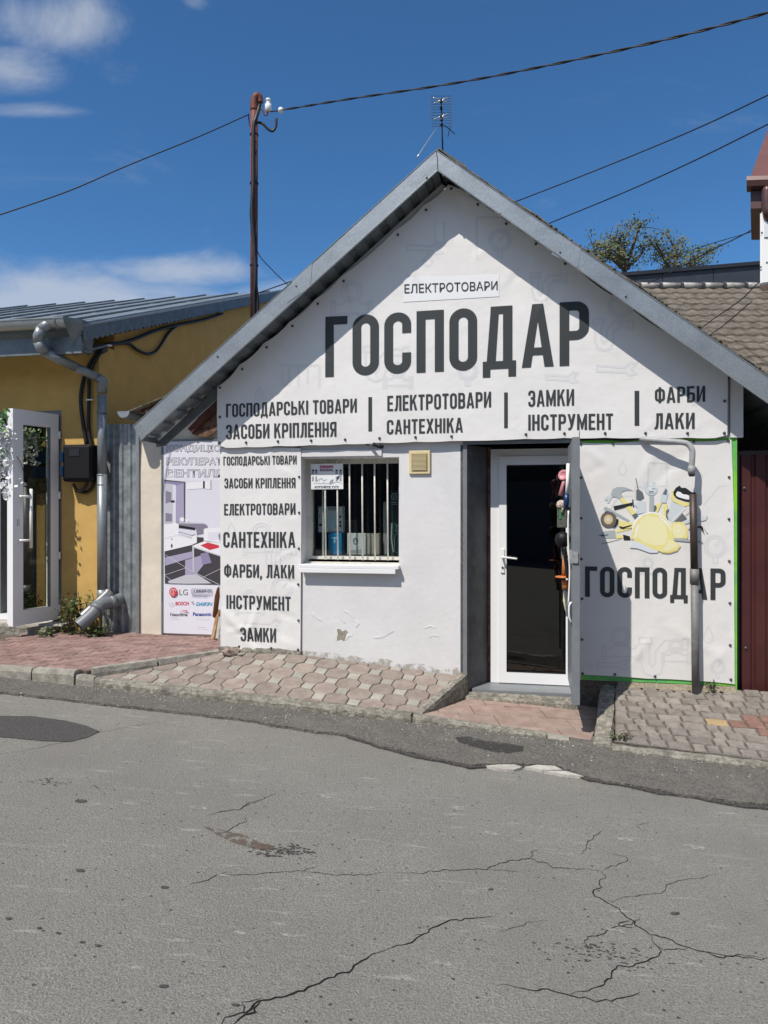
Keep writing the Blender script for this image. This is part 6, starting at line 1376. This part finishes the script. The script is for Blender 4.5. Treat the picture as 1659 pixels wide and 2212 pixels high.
for x, hh, c in ((190, 55, gk), (240, 50, gk), (540, 55, gk), (598, 95, gk), (195, 0, gk)):
    if hh: wprint(sg, so_o, 'tube_print', c, [(x-16,300),(x+16,300),(x+18,300+hh),(x-18,300+hh)], [(x-12,390),(x+12,390),(x+14,460),(x-14,460)])
    wprint(sg, so_o, 'tube_print', pi_, E_(x, 300, 16, 13, 10), lift=.0018)
for c, polys in ((bl, stroke(circ(320, 455, 36, 14, ry=42), 6, True)), (gk, stroke([(200,492),(440,492)], 5)+[[(430,490),(455,440),(495,432),(490,470),(460,505),(435,505)]]), (pi_, stroke([(240,470),(300,420),(360,455),(400,430)], 4)+[[(545,395),(585,375),(570,430),(545,440)]]+stroke([(480,490),(560,470),(615,492)], 4))):
    wprint(sg, so_o, 'picture_print', c, *polys, lift=.0016)
cart, a, b = wbox('propped_carton', 265, 832, 628, 1215, -.36, .10, mat('printed_card', (.62, .64, .66), .6, col2=(.50, .58, .63), vs=6), 'white printed carton standing on the blue box inside the window', 'carton')
wprint(cart, -.36, 'print', gk, [(415,838),(550,838),(550,890),(415,890)]); wfont(cart, -.36, 'CERESIT', 425, 850, 540, 880, M['pvc'], offset=.02) if False else None
wprint(cart, -.36, 'print', pi_, [(280,965),(300,965),(295,990)], [(280,1090),(330,1090),(330,1120),(280,1120)], E_(595, 985, 16, 22, 10), E_(595, 1065, 16, 22, 10), E_(595, 1120, 16, 22, 10)); wprint(cart, -.36, 'print', flat('pale_blue_print', (.42, .58, .66)), [(345,1000),(540,1000),(540,1150),(345,1150)])
bb, a, b = wbox('blue_box', 412, 1222, 612, 1550, -.33, .22, flat('blue_card', (.015, .19, .42), .4), 'bright blue box in the lower left of the barred window', 'box')
wprint(bb, -.33, 'print', flat('blue_print_light', (.25, .50, .65)), E_(515, 1300, 60, 16, 14), [(490,1330),(535,1330),(512,1380)])
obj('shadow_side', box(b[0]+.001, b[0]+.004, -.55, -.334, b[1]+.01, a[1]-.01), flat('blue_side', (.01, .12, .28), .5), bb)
wb, a, b = wbox('white_carton', 695, 1225, 970, 1545, -.33, .02, mat('grey_card', (.55, .56, .56), .7, var=.06, vs=20), 'grey white carton with a round emblem in the lower middle of the window', 'carton')
bbox_obj('carton_side', (a[0]+.01, b[0]+.125, -.60, -.352, b[1], a[1]-.005), mat('kraft_side', (.34, .31, .26), .8), wb, .003)
wprint(wb, -.33, 'print', flat('emblem_grey', (.14, .15, .17)), E_(820, 1345, 38, 55, 20)); wprint(wb, -.33, 'print', flat('emblem_light', (.5, .5, .5)), [(820,1305),(845,1375),(795,1375)], lift=.0020); wprint(wb, -.33, 'print', gk, [(740,1480),(940,1470),(940,1484),(740,1494)], [(710,1500),(940,1500),(940,1512),(710,1512)])
gb, a, b = wbox('dark_package', 1322, 600, 1470, 1560, -.36, .08, flat('dark_green_card', (.015, .035, .04), .4), 'tall dark green package at the right edge of the window', 'package')
wprint(gb, -.36, 'print', flat('package_print', (.32, .38, .38)), *stroke([(1440,645),(1372,645),(1350,670),(1350,700),(1372,730),(1440,730)], 9), *stroke([(1355,1080),(1345,1300),(1375,1500)], 14), *stroke([(1400,1080),(1430,1120),(1405,1190),(1440,1200)], 8), *stroke([(1440,1240),(1410,1240),(1395,1300),(1395,1500),(1440,1520)], 5), [(1345,765),(1440,765),(1440,775),(1345,775)], [(1345,795),(1440,795),(1440,803),(1345,803)])
wfont(gb, -.36, 'CI', 1375, 668, 1432, 710, MATS['package_print'], offset=.03)
pn, a, b = wbox('leaning_board', 1225, 765, 1310, 1545, -.42, .02, flat('panel_grey', (.26, .26, .27)), 'narrow pale board leaning inside the right part of the window', 'board')
shelf_, a, b = wbox('display_shelf', 255, 1556, 1445, 1600, -.26, .50, M['interior_m'], 'dusty shelf board inside the window under the goods', 'shelf')
tk, a, b = wbox('grey_carton', 640, 1030, 850, 1215, -.9, .2, mat('dim_card', (.20, .20, .19), .8), 'dim grey carton standing further back inside the window', 'carton')
# ================================================================== PLANKS, BOTTLE, BRICK
zo = zm(640, 1740, .3709)
def OPt(x, y, o): a = PX(*zo(x, y), o); return FP(a[0], o, a[1])
def plank(p, q, w_, t, m, label):
    d = (q-p).normalized(); a = Vector((CT, -ST, 0)); a = (a-d*a.dot(d)).normalized(); b = d.cross(a)
    V_ = [c+a*x*w_/2+b*y*t/2 for c in (p, q) for x in (-1, 1) for y in (-1, 1)]
    o = obj('plank', (V_, list(BF)), m); return tag(o, label, 'plank')
plank(OPt(585, 2205, -.12), OPt(650, 1890, -.20), .03, .10, M['wood'], 'narrow brown plank leaning behind the lower corner of the left banner')
plank(OPt(618, 2195, -.08), OPt(652, 1960, -.12), .03, .02, M['pale_concrete'], 'thin pale board leaning beside the brown plank')
bo = empty('brown_bottle', OPt(590, 1960, -.15), 'brown glass bottle propped between the poster and the left banner', 'bottle')
obj('bottle_body', tube([OPt(585, 1965, -.15), OPt(592, 1955, -.15), OPt(618, 1740, -.15), OPt(628, 1660, -.15), OPt(634, 1640, -.15)], [.018, .024, .025, .014, .009], 14), mat('brown_glass', (.10, .035, .01), .15), bo, True)
tag(obj('wooden_block', prism([PX(*zo(x, y), -.3) for x, y in ((592,1672),(600,1668),(604,1735),(594,1735))], -.33, -.3), M['wood']), 'small splinter of wood behind the brown bottle', 'wood') if False else None
zr = zm(800, 1700, .66305)
def rock(x, y, r, m, label, cat, sq=(1.5, .9, .7)):
    s, z = PX(*zr(x, y), .10); bm = bmesh.new(); bmesh.ops.create_icosphere(bm, subdivisions=2, radius=1)
    for v_ in bm.verts: c = v_.co; k = 1+.35*noise.noise(c*1.7+Vector((x, 0, 0))); v_.co = Vector((c.x*sq[0]*k, c.y*sq[1]*k, c.z*sq[2]*k))*r
    me = bpy.data.meshes.new(cat); bm.to_mesh(me); bm.free(); o = link(cat.replace(' ', '_'), me, None, m); o.location = FP(s, .10, zB(s, .1)+r*sq[2]*.6); o.rotation_euler = (0, .15, .4); return tag(o, label, cat)
rock(185, 1400, .062, mat('broken_brick', (.17, .11, .09), .95, col2=(.32, .27, .23), vs=25, bump=1, bs=40), 'broken brick lump on the paving under the left banner', 'broken brick')
rock(250, 1395, .022, M['pale_paver'], 'small pale pebble right of the broken brick', 'pebble')
# ================================================================== RIGHT SIDE
gate = empty('maroon_gate', FP(2.8, -.12, .15), 'dark maroon ribbed metal gate at the right edge beside the green sheet', 'gate')
g0 = PX(1597, 1200, -.12)[0]; s = g0; i = 0
while s < 3.6:
    pr = [(s, -.13), (s+.012, -.112), (s+.085, -.112), (s+.097, -.13), (s+.115, -.13)]
    v = [FP(a, b, z) for a, b in pr for z in (.14, 2.10)]+[FP(a, b-.003, z) for a, b in pr for z in (.14, 2.10)]
    obj('panel', (v, [(2*k, 2*k+2, 2*k+3, 2*k+1) for k in range(4)]+[(10+2*k, 11+2*k, 13+2*k, 12+2*k) for k in range(4)]), M['maroon'], gate); s += .115; i += 1
obj('top_rail', box(g0-.01, 3.65, -.16, -.108, 2.1005, 2.135), mat('gate_rail', (.04, .03, .03), .5), gate)
obj('frame_post', box(g0-.03, g0-.001, -.16, -.11, .14, 2.10), MATS['gate_rail'], gate)
for u, v_ in ((1608, 1055), (1611, 1400)): s_, z_ = PX(u, v_, -.11); screw(s_+.0, -.111, z_, gate, .012, 'screw')
ap_ = empty('alley_wall', FP(3.3, -3, .1), 'dark wall closing the passage behind the maroon gate', 'wall')
obj('wall_panel', join(box(3.45, 3.65, -7.4, -.2, .0, 3.0), box(RS+.001, 3.449, -6.2, -6.0, .0, 3.4)), M['interior'], ap_)
tag(obj('white_post', box(2.345, 2.40, -.02, -.0001, 2.76, 2.80), M['pvc']), 'tiny white bracket at the top corner right of the banner', 'bracket') if False else None
# tiled roof house behind
th_ = empty('tiled_roof_house', DP(1550, 700, 15), 'house behind with a weathered grey brown tiled roof slope at the right', 'house')
RY = 14.6
def TP(x, t): return Vector((x, RY-.82*t, 1.65+(1100-624)/F*RY-.18*(x-6)*0-.57*t))   # ridge point and down-slope
x0_, x1_ = 4.2, 11.5; nrow = 9; tw = .245; tl = .33
bk = [TP(x0_, -.05)-Vector((0, 0, .06)), TP(x1_, -.05)-Vector((0, 0, .06)), TP(x1_, 6)-Vector((0, 0, .06)), TP(x0_, 6)-Vector((0, 0, .06))]
obj('roof_deck', ([*bk, *[p-Vector((0, 0, .1)) for p in bk]], [(0,1,2,3), (7,6,5,4), (0,3,7,4), (1,5,6,2)]), M['wood_dark'], th_)
tv, tf = [], []
for k in range(7):                                     # one tile: wavy roll section
    a = k/6; h_ = .011*math.sin(a*2*math.pi)+.012
    for t, lift in ((0, .0), (tl*1.12, .045), (tl*1.12, .0)): tv.append(Vector((a*tw, -.82*t, -.57*t+h_+lift)))
tf = [(3*k+j, 3*k+3+j, 3*k+4+j, 3*k+1+j) for k in range(6) for j in (0, 1)]
tm = bpy.data.meshes.new('roof_tile'); tm.from_pydata([tuple(p) for p in tv], [], tf); tm.materials.append(M['rooftile'])
cnt = 0
for r_ in range(16):
    for c_ in range(40):
        x = 4.6+c_*tw+random.uniform(-.004, .004); p = TP(x, r_*tl*.93)
        u_ = U0+p.x/p.y*F; v_ = V0-(p.z-H)/p.y*F
        if u_ > 1690 or u_ < 1330 or v_ > 830 or cnt >= 296: continue
        # hidden behind our own roof
        if v_ > 560+(u_-1330)*.72+60: continue
        o = bpy.data.objects.new('roof_tile', tm); COL.objects.link(o); o.parent = th_; o.location = p-wl(th_)+Vector((0, 0, random.uniform(-.004, .004))); cnt += 1
print('tiles', cnt)
rp_ = [TP(x0_+i*.42, -.02)+Vector((0, 0, .05)) for i in range(17)]
for i in range(16): obj('ridge_tile', tube([rp_[i], rp_[i].lerp(rp_[i+1], .92)], [.075, .062], 8), mat('ridge_metal', (.3, .29, .27), .5, var=.3, vs=8), th_, True); 
for i in range(17): obj('ridge_clip', tube([rp_[i]-Vector((.02, 0, 0)), rp_[i]+Vector((.02, 0, 0))], .088, 8), M['bolt'], th_)
obj('house_wall', ([Vector((x, y, z)) for x in (x0_+.2, x1_-.2) for y in (10.3, 14.7) for z in (0, 2.8)], list(BF)), M['cream'], th_)
obj('back_slope', ([Vector((x0_, RY+.05, TP(0,0).z)), Vector((x1_, RY+.05, TP(0,0).z)), Vector((x1_, RY+2.2, TP(0,0).z-1.6)), Vector((x0_, RY+2.2, TP(0,0).z-1.6))], [(0,1,2,3)]), M['rooftile'], th_)
# dark clad parapet building
pb_ = empty('dark_clad_building', DP(1500, 600, 19), 'flat roofed building clad in dark slate grey panels behind the tiled roof', 'building')
def BP(u, v, Y=18.5): return DP(u, v, Y)
us = [1340, 1372, 1431, 1541, 1640, 1730]
tv_ = lambda u: 588-(u-1365)*.083
for a, b in zip(us[:-1], us[1:]):
    A1, A2 = BP(a+1.0, tv_(a)+8), BP(b-.4, tv_(b)+8); V_ = [A1, A2, Vector((A2.x, A2.y, 3)), Vector((A1.x, A1.y, 3))]
    obj('cladding_panel', (V_+[p+Vector((0, .04, 0)) for p in V_], [(0,1,2,3), (7,6,5,4), (0,4,5,1), (1,5,6,2), (2,6,7,3), (3,7,4,0)]), M['slab'], pb_)
A1, A2 = BP(1330, tv_(1330)), BP(1740, tv_(1740)); hh = Vector((0, 0, -.09)); dp_ = Vector((0, 6, 0)); ft = Vector((0, -.06, 0))
V_ = [A1+ft, A2+ft, A2+hh+ft, A1+hh+ft, A1+dp_, A2+dp_, A2+hh+dp_, A1+hh+dp_]
obj('coping', (V_, [(0,1,2,3), (7,6,5,4), (0,4,5,1), (1,5,6,2), (2,6,7,3), (3,7,4,0)]), mat('coping_metal', (.02, .022, .028), .4), pb_)
obj('building_body', ([Vector((x, y, z)) for x in (A1.x+.02, A2.x-.02) for y in (18.56, 24) for z in (0, A1.z-.25)], list(BF)), M['slab'], pb_)
# brown roofed corner and air conditioner at the right edge
BW = Vector((.892, -.452, 0)); BB = Vector((.452, .892, 0))
def GQ(u, v, back=0.0, Y0=7.6):                       # point on the street face of that corner, pushed back square to it
    X0 = (1640-U0)/F*Y0; a = (u-U0)/F; t = (a*Y0-X0)/(.892+.452*a); Y = Y0-.452*t
    return Vector((X0+.892*t, Y, H-(v-V0)/F*Y)) + BB*back
zg = zm(2780, 500, .33905)
def GPt(x, y, back=0.0): return GQ(*zg(x, y), back)
HX = [(0,1,2,3), (7,6,5,4), (0,4,5,1), (1,5,6,2), (2,6,7,3), (3,7,4,0)]
br_ = empty('brown_roof_building', GPt(1100, 1900), 'building corner with a maroon brown metal roof and gutter at the top right edge', 'building')
V_ = [GPt(640, 650), GPt(1500, 590), GPt(1500, 590)+Vector((.9, 1.6, 2.6)), GPt(640, 650)+Vector((.9, 1.6, 1.9))]
V_ = [GPt(640, 650), GPt(2600, 560), GPt(2600, 560)+BB*2.4+Vector((0, 0, 2.6)), GPt(640, 650)+BB*2.4+BW*.55+Vector((0, 0, 2.6))]
obj('roof', (V_+[p-Vector((0, 0, .03)) for p in V_], HX), mat('brown_roof_metal', (.17, .075, .065), .4, metal=.1, var=.05, vs=3), br_)
V_, F_ = [], []
for i, (x, yy) in enumerate(((610, 0), (2600, -60))):
    for dy, db in ((650, 0), (650, -.10), (700, -.11), (760, -.09), (772, -.02), (772, .05)): V_.append(GPt(x, dy+yy, db))
F_ = [(k, k+1, 7+k, 6+k) for k in range(5)]+[(0,1,2,3,4,5), (11,10,9,8,7,6)]
obj('gutter', (V_, F_), M['brown'], br_)
sf_ = [GPt(655, 776, .0), GPt(2600, 716, .0), GPt(2600, 930, .0), GPt(655, 985, .0)]
obj('box_soffit', (sf_+[p+BB*1.0 for p in sf_], HX), M['brown'], br_)
obj('downpipe', tube(curve([GPt(850, 760, -.04), GPt(850, 960, -.04), GPt(880, 1080, .0), GPt(960, 1150, .3), GPt(960, 1500, .3)], 5), .052, 12), M['brown'], br_, True)
wf = [GPt(1010, 980, .42), GPt(2600, 930, .42)]; V_ = [wf[0], wf[1], Vector((wf[1].x, wf[1].y, 0)), Vector((wf[0].x, wf[0].y, 0))]
obj('wall', (V_+[p+BB*3 for p in V_], HX), M['cream'], br_)
ac = empty('air_conditioner', GPt(900, 1880), 'white air conditioner outdoor unit cut by the right edge below the brown roof', 'air conditioner')
c0, c1 = GPt(768, 1880), GPt(768, 1020); w3, h3, d3 = .80, c1.z-c0.z, .30
bm = bmesh.new(); bmesh.ops.create_cube(bm, size=1)
for v_ in bm.verts: c = v_.co.copy(); v_.co = c0+BW*(c.x+.5)*w3+BB*(c.y+.5)*d3+Vector((0, 0, (c.z+.5)*h3))-wl(ac)
bmesh.ops.recalc_face_normals(bm, faces=bm.faces); bmesh.ops.bevel(bm, geom=list(bm.edges), offset=.015, segments=2, affect='EDGES'); bm_me = bpy.data.meshes.new('casing'); bm.to_mesh(bm_me); bm.free(); link('casing', bm_me, ac, M['porcelain'])
hpn = [GPt(815, 1150, -.002), GPt(1000, 1140, -.002), GPt(1000, 1325, -.002), GPt(815, 1325, -.002)]
obj('side_panel', (hpn+[p-BB*.012 for p in hpn], HX), mat('ac_panel', (.62, .64, .66), .4), ac)
for x, y in ((780, 1270), (840, 1622), (768, 1676), (820, 1045)): obj('screw', lathe([(.010, 0), (.008, .006)], GPt(x+8, y, -.001), 8, -BB), M['bolt'], ac)
bq = [c0+BW*.1, c0+BW*.7, c0+BW*.7-Vector((0, 0, .07)), c0+BW*.1-Vector((0, 0, .07))]
obj('wall_bracket', ([p-Vector((0, 0, .002)) for p in bq]+[p-Vector((0, 0, .002))+BB*.42 for p in bq], HX), M['bolt'], ac)
# tree
tr = empty('tree', DP(1400, 620, 26)-Vector((0, 0, 6)), 'sparse leafy treetop rising behind the dark clad building', 'tree')
TYd = 26
def tp(u, v, d=0): return DP(u, v, TYd+d)
zt7 = zm(2000, 800, .6462)
tips = [(825,150),(860,155),(765,195),(905,222),(1040,230),(1120,250),(1240,300),(1285,320),(610,275),(590,330),(680,300),(700,230),(960,260),(1150,320),(1200,380),(640,350),(880,300),(1000,330),(1080,350),(1270,385),(740,330),(560,320)]
baseP = tp(*zt7(770, 430)); rootP = Vector((baseP.x, TYd, 0)); sv, sf = tube([rootP, baseP], [.22, .09], 8); lv, lf_ = [], []
root2 = tp(*zt7(1080, 520)); sv, sf = join((sv, sf), tube([Vector((baseP.x, TYd, 2.5)), root2], [.18, .08], 8))
for i, (x, y) in enumerate(tips):
    tip = tp(*zt7(x, y), random.uniform(-1.2, 1.2)); st = baseP if x < 900 else root2
    mid = st.lerp(tip, .5)+Vector((random.gauss(0, .25), random.gauss(0, .3), random.gauss(.1, .15))); cc = curve([st, mid, tip], 6); rr = [.07*(1-t/len(cc))+.012 for t in range(len(cc))]
    sv, sf = join((sv, sf), tube(cc, rr, 5))
    for k in range(5):
        b0 = cc[random.randrange(3, len(cc))]; e0 = b0+Vector((random.gauss(0, .38), random.gauss(0, .4), random.gauss(.10, .25))); sv, sf = join((sv, sf), tube([b0, b0.lerp(e0, .5)+Vector((0, 0, .05)), e0], [.02, .014, .008], 4))
        for cpt, nl in ((e0, 22), (tip, 14), (b0, 6)):
            for _ in range(nl):
                c = cpt+Vector((random.gauss(0, .14), random.gauss(0, .14), random.gauss(0, .10))); r = random.uniform(.035, .075); d1 = Vector((random.gauss(0,1), random.gauss(0,1), random.gauss(-.3,.6))).normalized(); d2 = d1.orthogonal().normalized()
                n0 = len(lv); lv += [c-d1*r, c+d2*r*.55, c+d1*r, c-d2*r*.55]; lf_.append((n0, n0+1, n0+2, n0+3))
obj('trunk', (sv, sf), M['bark'], tr); stuff(obj('crown', (lv, lf_), mat('autumn_leaf', (.05, .08, .022), .7, col2=(.12, .12, .04), vs=1.2), tr))
# building over the road (seen only mirrored in the glass)
ob = empty('market_building', Vector((0, -13, 0)), 'long low dark market building on the other side of the road', 'building')
obj('wall', ([Vector((x, y, z)) for x in (-30, 30) for y in (-18, -12) for z in (-1, 5.2)], list(BF)), mat('market_wall', (.10, .095, .09), .9, var=.2, vs=.6), ob)
for i in range(8): obj('shutter', ([Vector((x, y, z)) for x in (-26+i*7, -22+i*7) for y in (-11.99, -11.9) for z in (-.2, 2.6)], list(BF)), mat('shutter_paint', (.16, .16, .17), .6), ob)
ro_ = [Vector((-31, -10.8, 4.9)), Vector((31, -10.8, 4.9)), Vector((31, -15, 7.0)), Vector((-31, -15, 7.0))]
obj('roof', (ro_+[p-Vector((0, 0, .1)) for p in ro_], [(0,1,2,3), (7,6,5,4), (0,4,5,1), (1,5,6,2), (2,6,7,3), (3,7,4,0)]), M['slate'], ob)
# kinds that repeat share a group
GROUPS = {'wire': 'wires across the sky', 'weed': 'weeds at the foot of the walls', 'cable': 'black cables by the meter box', 'banner': 'white vinyl banners on the shop', 'plank': 'boards leaning behind the left banner', 'carton': 'cartons behind the barred window', 'clip': 'white cable ties'}
for o in list(SC.objects):
    if o.parent is None and o.get('category') in GROUPS and 'group' not in o: o['group'] = GROUPS[o['category']]
